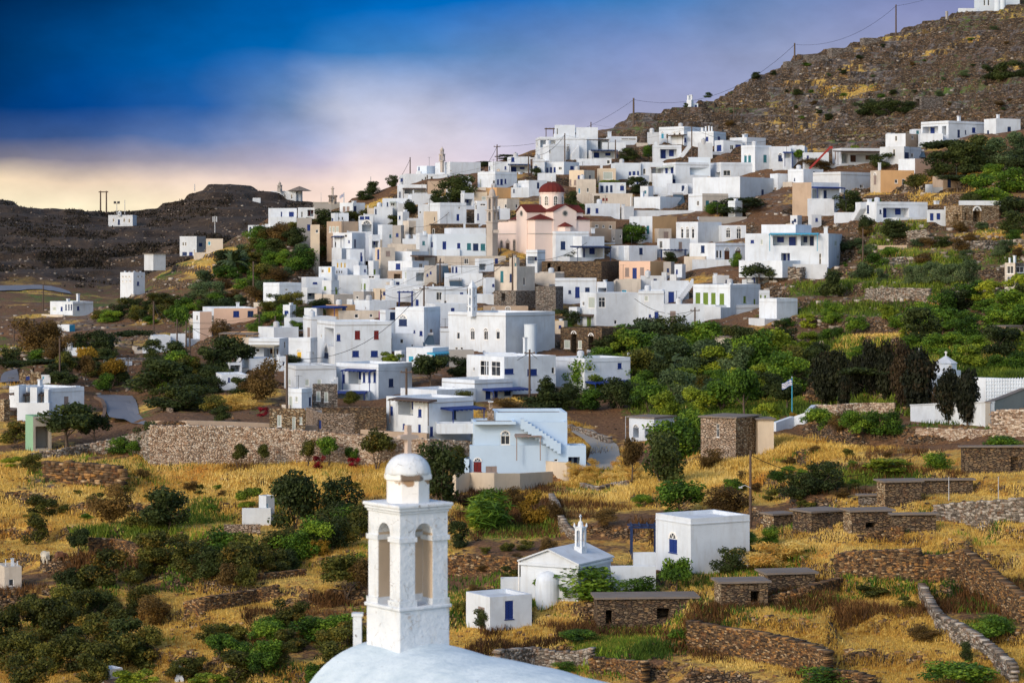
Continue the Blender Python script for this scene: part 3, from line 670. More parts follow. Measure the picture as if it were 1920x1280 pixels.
# ------------------------------------------------------------------ the village, house by house
# --- north-west ridge
R(440,320)
house(288,303,558,337,480,'two storey white house with curved stair, westmost of the ridge houses','white','415 370 427 414 b;488 370 532 418 b')
wing(318,322,556,415,478,dd=-2.0); wing(272,330,515,478,592,w='345 484 500 530 o',dd=-1.2)
house(108,120,285,490,600,'low white house with small blue windows at the far tip of the ridge','white','132 507 148 552 b;185 503 198 530 b;220 492 245 530 b;265 492 282 550 k')
house(563,568,718,332,430,'small white house with dark red porch between the grey concrete houses','white','598 370 612 420 k;655 352 708 410 oR')
house(705,718,868,303,430,'bare grey concrete house with two dark openings on the ridge','grey','745 365 755 420 k;835 365 866 412 k')
house(555,560,692,425,578,'bare concrete house with one blue window below the red porch','grey','652 484 688 536 b')
house(700,705,945,282,312,'long low grey building under the column monument','concrete','')
house(945,1062,1172,288,388,'white house with three tall grey shutters near the column monument','white','972 322 996 370 s;1006 322 1033 370 s;1070 318 1096 388 n',ch='1040 272')
house(866,900,1025,380,455,'low white house below the three tall grey shutters','white','872 428 886 450 b;930 418 945 445 k;962 416 978 445 k')
house(828,960,1112,455,558,'bare tan house with three pale green shutters','tan','848 500 868 555 w;876 500 900 555 w;908 500 936 555 w')
house(1113,1120,1242,405,550,'white house with one big arched terrace opening and blue panels','white','1145 485 1230 548 oA;1125 412 1165 438 b;1172 412 1212 438 b',st='1055 545 1112 470')
house(884,1055,1176,558,705,'white two storey house below the tan house with green shutters','white','1022 625 1034 648 b;900 640 912 690 k;985 573 1012 600 k;1075 618 1090 690 n',can='895 590 985 .8 n')
house(680,688,764,485,745,'tall narrow cream wall house beside the dark purple tree','cream','728 530 752 560 k')
house(1480,1535,1912,28,128,'long white house on the skyline left of the big dark village tree','white','1490 68 1512 98 b;1678 75 1697 110 k;1708 55 1725 122 k;1760 52 1784 98 k')
house(1462,1470,1728,125,245,'white house with long dark porch near the skyline','white','1525 165 1706 208 o;1480 190 1492 240 n',can='1510 160 1715 1.5 N')
house(1728,1735,1915,92,205,'bare tan rendered house beside the big dark village tree','tan','')
house(1558,1592,1806,210,300,'white terrace house below the long dark porch','white','')
house(1328,1335,1562,248,342,'white house with striped awning and one little arched window','white','1368 285 1380 320 n;1402 290 1440 318 k;1487 308 1503 328 nA',can='1392 280 1448 .9 w')
house(1250,1255,1420,325,395,'white terrace house with thin flat roof at the ridge edge','white','1262 345 1276 390 n')
house(1648,1660,1745,300,432,'tall narrow pale house in front of a conical tree','white2','1662 365 1676 385 k')
house(1500,1515,1642,612,662,'small white house with twin chimneys over grey roofs','white','',ch='1556 570 22;1622 574 30')
house(1262,1312,1442,690,890,'narrow cream house with one tall blue shutter','cream','1281 708 1300 795 b;1360 722 1398 768 s',colR='oldwall')
house(1375,1380,1690,660,722,'low grey roofed house behind the tall blue shutter','oldwall','')
house(1395,1592,1745,725,830,'white house with a flat dark terrace canopy','white','1420 808 1434 838 b;1618 768 1706 812 s',can='1578 764 1748 1.6 N')
house(1380,1598,1745,812,910,'white terrace parapet house below the flat dark canopy','white','')
# --- skyline churchyard and big tree
R(700,240)
house(393,480,562,340,420,'pale blue tinted house just left of the skyline church tower','bluewhite','405 350 416 380 b')
sky_church=house(555,690,965,305,425,'white skyline church hall with an open stone belfry','white','690 380 705 390 k',name='church',cat='church')
house(1035,1090,1242,302,398,'white house with two small windows beside the skyline bushes','white','1060 340 1070 380 w;1180 345 1196 372 b;1040 345 1050 380 n')
house(1205,1232,1412,258,398,'white house with a wide blue columned porch near the skyline','white','1235 345 1390 395 ob;1240 264 1268 304 b',can='1210 328 1400 1.2 n')
house(938,1095,1292,392,545,'white house with four blue windows in a row above the marble bell tower','white','1072 470 1104 508 k;1113 462 1130 508 b;1142 460 1165 510 b;1180 458 1196 500 b;958 460 970 538 w',ch='1350 452')
house(1476,1490,1642,405,475,'plain white parapet house behind the red church dome','white','')
house(1300,1398,1562,470,605,'white house with small window and narrow blue door left of the red dome','white','1346 540 1362 580 k;1374 538 1392 612 b')
house(1232,1242,1400,535,620,'white cube house with one tiny blue window behind the church roofs','white','1258 550 1270 580 n')
house(1012,1110,1236,535,625,'ochre flat topped house behind the marble bell tower','ochre','')
house(890,900,1024,575,668,'ochre house with one pale blue window left of the marble bell tower','ochre','975 614 1014 650 w',colR='cream')
house(908,930,1036,655,862,'white house with a tall arch beside the marble bell tower','white','914 690 930 735 kA;935 770 948 826 b;960 680 1010 700 k')
house(1118,1200,1312,635,735,'cream house with two dark windows right of the marble bell tower','oldwall','1178 685 1200 720 k;1278 685 1300 720 k')
house(1128,1140,1228,725,818,'small white house with a cross on its roof beside the church','white','')
house(494,600,836,670,862,'large plain white house with a blue door behind a utility pole','white','765 708 780 728 k;748 775 774 835 B')
house(452,470,576,750,962,'narrow white house with a curved wall behind the brown stone house','cream','545 800 556 838 k')
house(490,520,946,868,990,'old brown stone house with a flat stone roof','stonedark','530 905 552 960 k',roof='slab')
house(490,570,1014,952,1152,'long bluish white building with teal shutters left of the marble bell tower','bluewhite','622 1020 655 1100 b;754 1035 782 1080 b;842 1036 878 1094 t;896 1038 944 1100 n;965 1040 1006 1100 t;518 1025 536 1068 b')
wing(638,700,1012,898,958,'white',dd=1.5,ch='828 860 16')
house(560,572,778,1092,1152,'low white yard wall house with vents below the teal shutters','white','')
# --- the top of the village
R(1000,200)
house(20,60,480,272,462,'big white house with a verandah at the summit of the village skyline','white','28 322 38 358 k;62 302 200 368 o;300 340 335 400 k')
wing(192,198,375,165,272,'white',dd=3,w='210 195 222 250 k'); wing(362,372,580,186,284,'white',dd=3.5,w='368 230 384 254 k')
house(85,142,292,335,492,'tall white house with a whitewashed tree on its wall, below the summit verandah','white','140 385 155 420 k')
house(296,332,482,345,472,'white stepped house with an outdoor stair right of the whitewashed tree','white','288 355 322 402 k;395 455 412 470 k',st='330 440 400 350')
house(438,450,672,285,395,'white house under a thin dark canopy near the summit','white','500 312 605 385 o',can='445 296 672 1.5 N')
house(655,690,932,268,332,'white house with a rounded chimney and roof panel on the upper edge','white','790 285 925 300 k',ch='692 222 30')
house(474,520,746,390,472,'white house with a blue verandah of posts above the dark rocks','white','540 408 735 462 ob',can='515 392 746 1.2 n')
house(608,620,832,322,396,'white house with a sloping parapet right under the roof panel','white','')
house(95,275,412,495,605,'white house with two blue shutters, a blue door and one big window','white','115 550 133 592 b;148 545 168 615 B;182 545 200 590 b;225 540 256 570 k;332 535 364 566 b')
house(0,5,102,470,602,'white house with one navy arched door at the bottom of a lane','white','5 535 38 590 NA')
house(388,400,702,468,525,'long white parapet house above the cream bay','white','660 480 690 515 k',ch='662 460')
house(1130,1355,1532,178,335,'white house with a turquoise arched door at the upper edge of the village','white','1148 240 1174 292 cA;1192 245 1214 290 k;1258 238 1280 264 kA;1305 234 1325 264 kA;1350 280 1375 320 b',can='1235 256 1380 1.4 N')
house(1024,1030,1130,230,332,'grey washed wall house at the upper edge beside the turquoise door','white2','')
house(1378,1620,1732,220,342,'white house with four slim chimneys and blue windows on the upper edge','white','1548 272 1573 310 b;1658 270 1680 300 b',ch='1505 188 18;1537 178 12;1565 174 12;1590 178 12')
house(1070,1080,1332,345,505,'white house with a wide loggia and a long outdoor stair','white','1140 382 1290 468 ob',st='1300 468 1425 305',ch='1105 310 24')
house(1480,1488,1612,325,465,'grey white stair house with an iron railing','white2','')
house(1165,1280,1592,500,712,'white house with a deep shaded recess and blue shutters on its right side','white','1185 552 1208 604 b;1235 542 1260 598 b;1408 550 1588 615 ob;1212 652 1234 708 b;1250 655 1276 720 b',can='1150 542 1265 1 w')
wing(1070,1250,1256,600,660,'white',dd=-1.5); wing(1395,1402,1592,455,546,'bluewhite',dd=2)
house(965,972,1172,500,625,'white house with a small dark pergola and hanging pots','white','985 556 1010 608 k;1060 560 1150 600 o',can='1055 548 1165 1 N')
house(698,740,966,505,645,'cream topped house with three navy shutters in a row','white','858 585 880 634 b;893 582 918 634 b;933 580 950 630 b',colR='white')
house(574,590,742,555,685,'cream bay house with one large glowing pale window','cream','628 586 715 655 w',ch='568 520 20')
house(322,455,552,570,725,'pale cream house with grey blue shutters behind the red dome','cream','398 618 420 664 b;300 655 342 710 s;365 660 384 705 s',colR='oldwall')
house(384,390,562,652,792,'old patchy whitewashed house under the cream house','oldwall','405 735 422 780 c;480 730 500 770 k')
house(588,600,832,682,775,'white house with four navy doors under a green vine','white','600 712 630 768 n;652 712 672 768 n;690 708 712 768 n;780 712 815 752 bA')
house(498,530,892,780,885,'grey loggia house with little red shutters','oldwall','545 802 600 882 o;620 822 640 844 r;650 822 668 844 r')
house(466,520,780,870,975,'white house with blue doors and a leaning roof panel under the loggia house','white','482 910 512 960 b;560 915 585 955 b')
house(778,880,942,810,905,'small white house with three little dark windows','white','800 850 812 878 k;822 850 835 878 k;848 850 860 878 k',colR='tan')
house(903,1140,1332,808,905,'long low white house with a flat bright wall behind roof panels','white','',ch='955 760 26')
house(1084,1090,1212,725,785,'little white garden house with a low wall','white','')
house(1204,1230,1442,690,795,'white house with stepped side stairs beside the oleander tree','white','',st='1335 790 1380 700')
house(1394,1520,1752,780,932,'white house with two tall dark teal doors','white','1468 846 1490 890 k;1550 845 1580 928 t;1612 845 1656 902 n',colR='oldwall')
house(898,905,1592,932,995,'long low flat roofed house with roof clutter','white2','')
house(864,1070,1292,985,1195,'house with ochre side wall and teal shutters','white','938 1075 960 1110 t;978 1070 1002 1142 r;1018 1070 1042 1142 t',colR='ochre')
wing(1075,1125,1242,1095,1225,'oldwall',w='1172 1124 1216 1186 s',dd=-1)
house(1284,1480,1692,1035,1235,'white house with three arched windows in one row','white','1325 1098 1350 1184 kA;1372 1098 1400 1184 kA;1422 1098 1447 1184 kA',colR='white2')
wing(1690,1694,1912,1066,1228,'white',w='1732 1108 1772 1180 kA;1826 1094 1868 1188 kA')
house(1488,1500,1922,990,1062,'long grey flat house on top of the arched window house','grey','1600 1040 1660 1060 k')
house(508,530,742,1030,1165,'weathered tan house with dark little windows right of the pink church','tan','555 1062 585 1086 k;620 1066 640 1086 k;680 1066 705 1096 k')
# --- upper right
R(1300,200)
house(190,270,442,300,412,'white house with blue shuttered windows and a stepped yard','white','210 346 252 398 b;330 346 362 390 k;378 342 428 386 b')
wing(328,480,652,275,352,'white',dd=2.5,ch='445 246 22;488 250 24')
house(150,250,552,500,640,'white terrace house with a red potted plant below the blue shutters','white','200 590 240 634 o;270 572 335 622 k')
house(430,555,702,345,565,'white house with teal shutters under pointed fanlights','white','457 442 480 500 tA;493 440 518 498 tA;630 434 660 500 t')
wing(697,702,878,358,560,'white',w='763 437 803 490 nA')
house(862,1000,1026,352,485,'white house with two shell shaped chimneys','white','',ch='905 348 30;965 348 30')
house(803,815,884,405,565,'narrow blue framed porch house beside the teal shutters','white','818 422 872 462 o',can='805 410 884 1 b')
house(983,1000,1218,412,565,'white house behind a washing line','white','1020 440 1038 498 b')
house(1250,1330,1682,372,525,'house with a long dark lean to porch and a climbing vine','white2','1335 422 1392 510 ow;1412 432 1655 500 om',can='1255 402 1685 2.4 N')
house(850,990,1168,560,690,'white cube house under the leaning red beam','white','905 642 915 668 n')
house(690,760,897,602,692,'small white house with a pierced white chimney','white','',ch='720 600 24')
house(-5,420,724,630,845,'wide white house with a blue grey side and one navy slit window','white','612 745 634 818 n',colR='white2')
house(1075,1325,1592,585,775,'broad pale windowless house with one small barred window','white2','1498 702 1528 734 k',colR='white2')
house(890,1062,1314,680,972,'house with a bare brown rendered wall and a blue porch','tan','1070 745 1160 826 o;1172 752 1200 822 n',colR='white',can='1064 726 1315 1.4 b')
wing(1045,1050,1266,826,975,'white',dd=-1.6)
house(1264,1272,1452,950,1040,'long low white yard wall house below the oleander','white','')
R(1560,200,5.333)
house(890,1165,1525,140,332,'white house with a red towel on its porch, highest house at the right','white','905 200 1060 298 oB;1100 195 1142 286 o;1255 232 1280 306 n;1330 237 1343 278 n;1400 210 1435 260 b',ch='1305 94 26')
wing(882,1110,1116,268,395,'white',dd=-2); wing(1520,1640,1885,118,340,'white',w='1550 238 1570 278 n;1755 202 1790 262 n',ch='1690 78 24')
house(806,812,892,225,285,'tiny white shed left of the red towel porch','white','843 240 868 270 t')
house(535,735,882,268,395,'white and tan house with a dark roof panel at its foot','white','795 287 815 326 k',colR='tan',ch='556 265 30')
house(478,720,892,398,560,'house with a long white parapet and a shaded recess','white2','728 458 770 515 n;790 466 815 510 k')
house(664,830,1012,520,705,'white topped house with an ochre side wall','white','',colR='pinkpeach',ch='700 560 16')
house(384,485,822,635,852,'old ochre house with rust streaks and an arched grey window','oldwall','417 690 443 776 sA;627 727 657 766 k;700 724 730 808 k',colR='ochre',ch='498 560 22')
house(234,445,956,950,1132,'white house with a shaded three door porch and a side stair','white','510 1012 770 1110 ob;475 1030 495 1070 n',st='250 1115 345 955',ch='325 922 34;1075 940 40')
wing(582,650,952,1106,1285,'white',w='762 1182 790 1278 n',dd=-1)
house(948,955,1192,1030,1145,'small white house with two bright blue doors','white','980 1066 1016 1140 B;1046 1066 1084 1130 B')
house(1268,1275,1892,940,1012,'long low white house behind the ruined arch','white','')
house(1005,1110,1442,692,812,'tan house with a navy door under the dark pine','tan','1155 702 1190 806 n')
house(1136,1300,1672,985,1185,'roofless rubble ruin with a large round arch','stonewarm','1410 1045 1490 1150 oA;1215 1078 1290 1150 o;1325 1062 1352 1140 o',name='ruin',cat='ruin',group=None)
# --- centre right
R(1020,420)
house(14,105,402,65,272,'white house with one navy door right below the pink church','white','150 156 192 228 n',ch='455 35 30')
house(204,340,542,110,305,'white house with a blue roofed verandah of striped columns','white','352 212 530 300 ob',can='235 202 540 2 n')
house(604,765,1017,192,335,'low white house with turquoise yard gates behind the round green bush','white','520 285 560 330 c;610 262 630 300 c',st='560 330 720 200')
house(1018,1130,1312,130,295,'white curved terrace house with an iron railing','white','')
house(1308,1540,1850,170,325,'white house with two dark arched doors and a side stair','white','1548 236 1570 305 k;1578 236 1600 308 k;1622 240 1668 320 mA;1720 240 1768 322 mA',st='1868 320 1910 215')
wing(1320,1365,1800,320,475,'white',dd=-2)
house(675,955,1102,335,525,'peach cube house with a blue door and two grey shutters','pinkpeach','728 393 766 472 s;795 394 834 505 b;863 390 900 465 s',colR='ochre')
house(98,105,472,485,702,'white house with tall navy door left of the big framed windows','white','220 596 243 624 n;280 565 320 660 b;370 570 410 614 n')
house(-40,2,182,430,485,'low white and tan wall house beside the dark rubble ruins','oldwall','')
house(325,470,852,618,932,'narrow white house with two big dark framed windows on its corner','white','397 656 455 755 w;490 658 552 750 k;343 696 363 734 k;385 830 422 914 g;630 862 655 900 k',colR='white2',can='330 815 450 .8 N')
house(848,1078,1086,600,905,'white house with a small framed window above a blue door','white','902 644 938 694 w;993 788 1030 880 B;942 812 962 838 b')
house(958,965,1302,508,725,'white house with a blue door at the head of an outdoor stair','white','1055 630 1078 744 n;1118 608 1170 708 B',st='1190 680 1335 492')
house(1078,1090,1442,718,1065,'tall old white house foot with a grey door behind the twin wire pole','white','1133 782 1185 926 s;1245 936 1275 964 g')
house(640,870,884,498,645,'old cream wall house with a light blue window','oldwall','697 590 745 634 c',st='535 620 645 505')
house(866,872,1082,464,605,'pale grey block house behind the blue stair door','white2','')
house(-20,515,672,335,502,'dark roofless rubble ruin row below the striped columns','stonedark','30 350 60 420 o;120 380 150 440 o',name='ruin',cat='ruin',roof='parapet')
house(148,520,842,935,1175,'roofless dark stone house with arched doorways and pale window frames','stonedark','180 1042 235 1118 w;245 990 290 1160 oA;305 1046 340 1120 w;400 1010 445 1162 oA',name='ruin',cat='ruin')
R(1300,400)
house(465,1215,1338,180,492,'large white house with a long shaded upper porch, edge of the village','white','515 240 545 266 b;605 234 625 280 w;715 206 935 290 oB;965 202 1085 292 oN;1270 246 1290 296 w;1290 377 1312 412 w;788 357 868 465 oB;1130 360 1150 480 k',can='690 182 1130 1.4 c',ch='1186 122 34')
wing(612,920,1062,100,192,'white',dd=3); wing(410,800,1106,425,505,'white',dd=-3,found=1.2)
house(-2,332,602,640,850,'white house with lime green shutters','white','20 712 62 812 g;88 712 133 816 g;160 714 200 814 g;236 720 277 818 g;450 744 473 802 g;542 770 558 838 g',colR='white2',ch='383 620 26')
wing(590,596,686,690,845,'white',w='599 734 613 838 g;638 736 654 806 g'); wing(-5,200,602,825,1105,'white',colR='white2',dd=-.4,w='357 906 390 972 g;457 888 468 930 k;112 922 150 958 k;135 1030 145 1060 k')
house(592,750,937,765,955,'low whitewashed terrace walls right of the lime green shutters','white','')
house(188,395,517,1115,1235,'peeling whitewashed shed with a blue door','oldwall','440 1142 468 1215 c',name='shed',cat='shed',roof='slab')
# --- lower left of the village
R(380,480)
house(545,690,887,240,432,'stepped white house above the pine bushes','white','592 340 608 362 n;740 293 768 310 k')
house(888,930,1092,190,282,'white house with a dark curved stairway arch','white','990 235 1030 250 b')
house(1043,1160,1192,95,192,'white house with a yellow door','white','1125 97 1150 150 y;1065 120 1090 150 k')
house(1163,1200,1402,30,112,'white house with three ochre trimmed windows','white','1206 60 1222 106 y;1240 58 1256 106 y;1272 62 1287 106 y')
house(1183,1190,1302,110,168,'white wall house with three small arches in a row','white','1200 132 1214 155 kA;1222 132 1236 155 kA;1243 132 1256 155 kA')
house(1208,1215,1592,170,305,'big blank grey white house with a satellite dish','white2','1490 165 1545 200 k')
house(1403,1500,1802,205,305,'white house with two dark green shutters','white','1415 247 1432 294 g;1448 247 1465 316 g;1738 232 1770 262 n')
house(1638,1645,1892,265,405,'blank white house wall behind the blue pergola','white','')
house(1030,1180,1372,345,405,'cream house with a flat roof below the leafy yard trees','oldwall','')
house(1363,1500,1742,400,495,'white cube house with one tiny window above the purple cloth','white','1460 456 1468 480 k')
house(1108,1215,1372,440,548,'ochre wall house under a blue awning','ochre','1255 460 1290 490 n',can='1100 452 1300 2.2 b')
house(1213,1220,1612,490,575,'weathered stone parapet house with two small windows','oldwall','1365 520 1400 556 k;1500 520 1528 550 k')
house(913,1025,1082,468,565,'tower like white house with one small blue window','white','935 540 955 565 b')
house(733,790,912,555,665,'white house on the pine bushes with a thin cane roof','white','')
house(500,640,862,640,745,'low white house with roof chimneys above the cane porch','white','')
house(903,975,1197,545,745,'white house with a rounded stairwell','white','940 642 965 728 s')
house(1030,1190,1697,590,990,'large white two storey house with two dark red shutters','white','1368 670 1415 746 r;1540 670 1583 746 r;1345 850 1405 904 b;1512 850 1575 904 b;1095 645 1178 806 oB;1205 706 1238 760 bA;1093 868 1130 915 nA;1060 702 1072 734 k')
house(772,970,1032,735,990,'white house with a yellow arched window','white','845 858 890 920 yA;990 860 1000 884 k')
house(413,690,777,740,925,'white house with a cane canopy and pillars','white','550 832 680 915 om;450 832 475 860 k;485 832 510 860 k',can='440 802 690 2 e')
house(283,290,442,805,950,'white cube house with one grey shutter at the left end','white','345 854 390 936 s')
house(348,420,642,920,1015,'white terrace house below the cane canopy','white','')
house(208,245,352,960,1065,'little white house with a blue corner post beside the dark pine','white','250 980 340 1040 o')
house(120,175,402,1065,1195,'bastion like white house, lowest at the left end','white','228 1092 245 1130 b')
house(222,385,507,685,805,'ochre house with a grey slate roof','ochre','382 712 410 800 k;418 722 500 760 k',can='195 692 507 1.2 G',colR='ochre')
house(0,100,492,470,605,'white and pink house with a row of vents beside a white chimney','white','78 532 103 580 k',colR='pinkpeach',ch='323 415 26')
house(-88,-25,82,500,752,'white and pink stepped house, leftmost of the lower village','white','-60 530 -45 580 k',colR='pinkpeach')
house(733,838,1202,985,1205,'grey white house with two pale shutters under one ledge','white2','920 1106 958 1166 w;1028 1106 1068 1166 w;770 1102 790 1160 w',st='1120 1165 1200 1085')
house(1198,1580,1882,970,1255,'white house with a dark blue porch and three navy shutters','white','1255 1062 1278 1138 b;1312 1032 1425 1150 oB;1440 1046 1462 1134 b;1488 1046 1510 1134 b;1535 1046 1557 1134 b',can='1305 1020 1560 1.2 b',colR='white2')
R(380,620)
wing(1170,1485,1515,545,702,'white',w='1195 565 1465 690 ow',dd=-1.2,can='1150 545 1482 2 b')
house(763,890,982,520,705,'white lower house with a pale wooden door and pink flowers','white','770 586 808 700 w;830 590 855 640 w;955 596 975 670 n')
house(978,988,1212,478,685,'grey stone house with two tall white shutters','stonegrey','1020 542 1060 632 w;1092 550 1128 640 w',name='stone_house',cat='stone house')
house(592,600,922,700,905,'brown stone house with pale green doors at the road','stonewarm','670 757 708 860 w;805 772 835 890 w;872 774 895 838 w',name='stone_house',cat='stone house')
house(928,1070,1652,742,915,'rubble stone terrace carrying four blue pots','stonepale','1038 802 1066 880 B',name='stone_terrace',cat='terrace')
wing(1064,1072,1652,690,744,'stonedark',dd=.6)
R(700,620,3.688)
house(90,375,692,470,738,'white house with a blue loggia and arched blue shutters at the road','white','118 522 135 580 bA;172 484 276 582 ob;310 542 333 594 bA;203 642 220 680 b;310 647 328 728 b;545 542 573 610 n;392 662 414 728 b',can='165 472 440 1.2 N;465 528 690 2 b')
wing(432,440,695,640,692,'white',dd=-2.0,found=.3)
house(188,440,707,410,505,'flat white upper storey behind the arched blue shutters','white','600 445 612 455 k')
house(474,700,962,340,485,'white house with a blue post canopy and blue window above the road house','white','547 386 562 420 b;776 416 812 470 b;836 420 862 485 b;905 412 950 445 n',can='755 398 1015 2 b')
house(645,905,1262,180,435,'white house with two big dark glass windows','white','738 206 798 308 k;815 210 878 312 k;690 252 700 274 k;908 262 970 298 b;1065 264 1132 308 b;1232 252 1253 296 k',ch='1080 45 22')
wing(768,780,995,158,200,'white',dd=3)
house(1258,1460,1777,190,425,'white cube house with a broad blank wall and a vine canopy','white','1485 240 1515 278 k;1690 222 1718 260 b;1472 364 1490 390 k',can='1465 347 1780 2.2 b')
house(228,410,522,118,245,'little white house with turquoise doors','white','240 172 280 235 c;375 168 510 208 oC',can='370 150 525 1.2 c')
wing(520,526,697,135,245,'grey',dd=.5)
R(700,460)
big_church=house(673,1190,1632,605,978,'big white church with three fanlight windows and a slim bell tower','white','750 780 778 843 k;873 766 912 848 kA;993 768 1032 850 kA;1103 772 1138 844 kA;733 914 760 938 k;780 914 806 938 k',name='church',cat='church',ledge=True,colR='white2')
house(598,605,682,745,905,'low white annex leaning on the big white church','white','')
house(476,560,842,525,725,'white house with one blue window behind the big white church','white','518 562 540 610 c;698 562 730 604 b')
house(198,455,602,555,905,'white house with a large dark arched entrance and a hanging red pot','white','230 662 302 722 nA;415 770 442 810 b;362 762 376 786 b')
house(358,470,842,375,565,'white stepped house with a small blue window beside the pole','white','380 486 407 540 b')
house(58,110,207,580,935,'white house with navy shutters behind the purple cloth','white','150 600 198 666 n;158 836 178 924 n')
house(163,170,447,788,945,'white terrace house with a flower bed on its wall','white','240 842 270 880 k;340 890 365 910 k')
house(598,610,1087,440,535,'white low house with a roof panel and an air conditioner','white','635 496 660 520 k')
house(1083,1280,1457,410,550,'roofless rubble house behind the tall leaning pole','stonegrey','1150 430 1185 500 o',name='ruin',cat='ruin')
house(1088,1290,1452,190,425,'peeling old house with grey blue doors','oldwall','1142 230 1170 330 t;1225 256 1250 330 n',colR='oldwall')
house(1446,1635,1717,248,355,'cream patched old house beside the grey stone barn','oldwall','')
house(988,995,1392,545,615,'long tan terrace wall with two blind arches','tan','1060 574 1095 600 kA;1185 574 1235 600 kA')
house(1458,1640,1707,370,605,'grey stone barn with a slanted stone roof','stonegrey','',name='stone_house',cat='stone house')
house(518,640,1192,95,195,'long cream terrace house below the pink church square','oldwall','')
house(698,705,947,180,305,'white house with two small blue shutters and a satellite dish','white','706 192 722 246 b;738 192 755 244 b')
house(638,645,982,250,385,'low white house with a dark red door','white','740 326 765 368 r')
house(913,950,1082,120,230,'small white house with a wide dark porch beam','white','950 166 1015 222 o')
house(258,300,482,200,365,'white house with washing in its dark porch','white','385 246 460 320 o;282 236 296 300 w;490 252 515 338 l')
house(128,140,262,230,315,'brown garage house with a wide dark opening','tan','185 256 245 306 o')
# --- valley and far slopes at the left
R(0,300,4)
house(376,545,699,1062,1168,'white farmhouse with blue windows in the valley','white','395 1100 420 1130 w;455 1100 470 1130 b;490 1082 500 1124 n;512 1082 522 1124 n;530 1082 540 1124 n;578 1097 595 1125 b',ch='480 1040 18;610 1002 18')
house(430,520,562,1235,1280,'tiny white shed with a turquoise end in the valley','white','',colR='cyan',name='shed',cat='shed')
house(1081,1150,1242,705,802,'weathered concrete hut with a flat slab roof on the spur','white2','',roof='slab',name='hut',cat='hut',D=447,found=.6)
house(902,1000,1087,842,1005,'tall white dovecote with pierced upper panels on the spur','white','912 868 928 880 k;936 868 952 880 k;960 868 976 880 k;912 905 928 915 k;940 905 956 915 k;968 905 984 915 k;1028 912 1044 940 b;1030 868 1046 880 k;1060 868 1072 880 k',name='dovecote',cat='dovecote',ch='908 832 10;940 834 8;975 834 8;1035 832 8;1080 834 8')
house(1348,1475,1542,572,720,'square pale two storey house on the spur','white2','1368 616 1380 644 k;1387 616 1398 644 k;1367 690 1402 716 n;1418 690 1445 716 b;1492 622 1518 646 n',colR='grey')
house(1538,1545,1672,590,697,'low pale ruined house behind the square two storey house','oldwall','1560 610 1580 640 c')
saddle_chapel=house(812,995,1025,413,495,'grey white chapel with arched windows on the saddle of the far hill','white2','845 440 858 465 kA;884 446 900 486 n;925 440 938 466 kA;963 444 976 470 kA',name='chapel',cat='chapel')
R(440,320)
house(157,162,232,245,275,'tiny white hut below the far hill church','white2','',name='hut',cat='hut')
R(0,580,4.572)
house(498,505,777,328,390,'long low white building behind the roadside pines','white','')
house(1268,1310,1462,225,355,'white house with tall grey windows left of three poles','white','1278 262 1286 318 k;1292 264 1302 322 k')
wing(1453,1460,1592,208,290,'white',dd=3); wing(1222,1310,1316,325,408,'white',dd=-1)
house(878,885,1132,418,460,'low white taverna building behind the golden tree','white','')
house(160,165,352,545,645,'stone house with one blue window beside the road','stonewarm','222 572 255 600 b',name='stone_house',cat='stone house')
house(347,355,432,560,625,'whitewashed shed with a blue arched window by the road','white','362 572 380 600 c',name='shed',cat='shed')
house(218,284,442,918,1210,'unfinished grey house with a mint green side strip','mint','305 1000 425 1190 o',colR='concrete',cat='unfinished house')
R(0,690,9.143)
house(160,845,1442,345,835,'terraced white hotel with dark pergolas and a stair at the left edge of the picture','white','255 470 295 560 mA;335 462 600 580 om;645 480 690 580 w;785 490 830 605 om;80 725 380 840 om;455 725 600 815 w;625 765 720 815 k;770 760 832 820 mA',can='310 425 620 1.6 N;605 432 830 1 N;80 690 440 1.6 N;625 742 840 1 N',ch='585 190 60;1390 300 80',cat='hotel')
wing(295,842,848,592,690,'white',dd=-1.2); wing(-60,70,170,540,860,'stonewarm',dd=-1); wing(245,322,330,300,592,'white',dd=-.9,found=0); wing(515,634,642,325,592,'white',dd=-.9,found=0); wing(775,828,834,370,592,'white',dd=-.9,found=0)
# --- the pale blue house and the valley floor
R(860,760,6)
house(122,130,1222,450,762,'pale blue two storey house with a fanlight window and an outside stair','paleblue','168 632 257 745 rA;305 682 430 750 s;1072 600 1115 630 k',ledge=False)
wing(168,175,1222,190,470,'paleblue',w='472 334 577 440 kA;408 225 640 520 o' if 0 else '472 334 577 440 kA',dd=.5,ledge=False,can='630 325 920 1.4 s',st='1140 440 690 140'); wing(412,418,1220,80,200,'paleblue',dd=2.5,ledge=False)
wing(168,175,645,183,215,'paleblue',dd=-.6,ledge=False,found=0); wing(60,118,124,600,765,'paleblue',dd=-.4)
wing(1222,1228,1432,450,700,'paleblue',w='1226 578 1365 800 oN',dd=-.3,ledge=False)
R(1120,640)
house(286,510,692,692,875,'small white shelter with two round arches and a blue door','white','322 775 372 862 obA;425 782 485 868 oA',roof='slab',name='shelter',cat='shelter')
house(930,1245,1452,692,1045,'square rubble stone house with one slit window','stonepale','1072 740 1096 858 k',colR='stonewarm',roof='slab',name='stone_house',cat='stone house')
wing(1440,1445,1587,705,945,'cream',dd=2.0,roof='slab')
R(860,920,4.17)
house(328,335,497,685,835,'low white store block against the gabled chapel','white','',name='store',cat='store room')
house(58,245,572,830,1085,'low white house with a grey blue window left of the gabled chapel','white','150 905 203 990 s;362 857 427 1000 b')
house(1541,1815,2275,215,645,'white cube house with one blue arched shutter in the valley','white','1645 377 1708 482 bA',ledge=True,can='1352 292 1540 1.8 b' if 0 else '')
wing(1363,1370,1542,485,605,'white',dd=.4); wing(1182,1190,1542,592,700,'white',dd=-1.2)
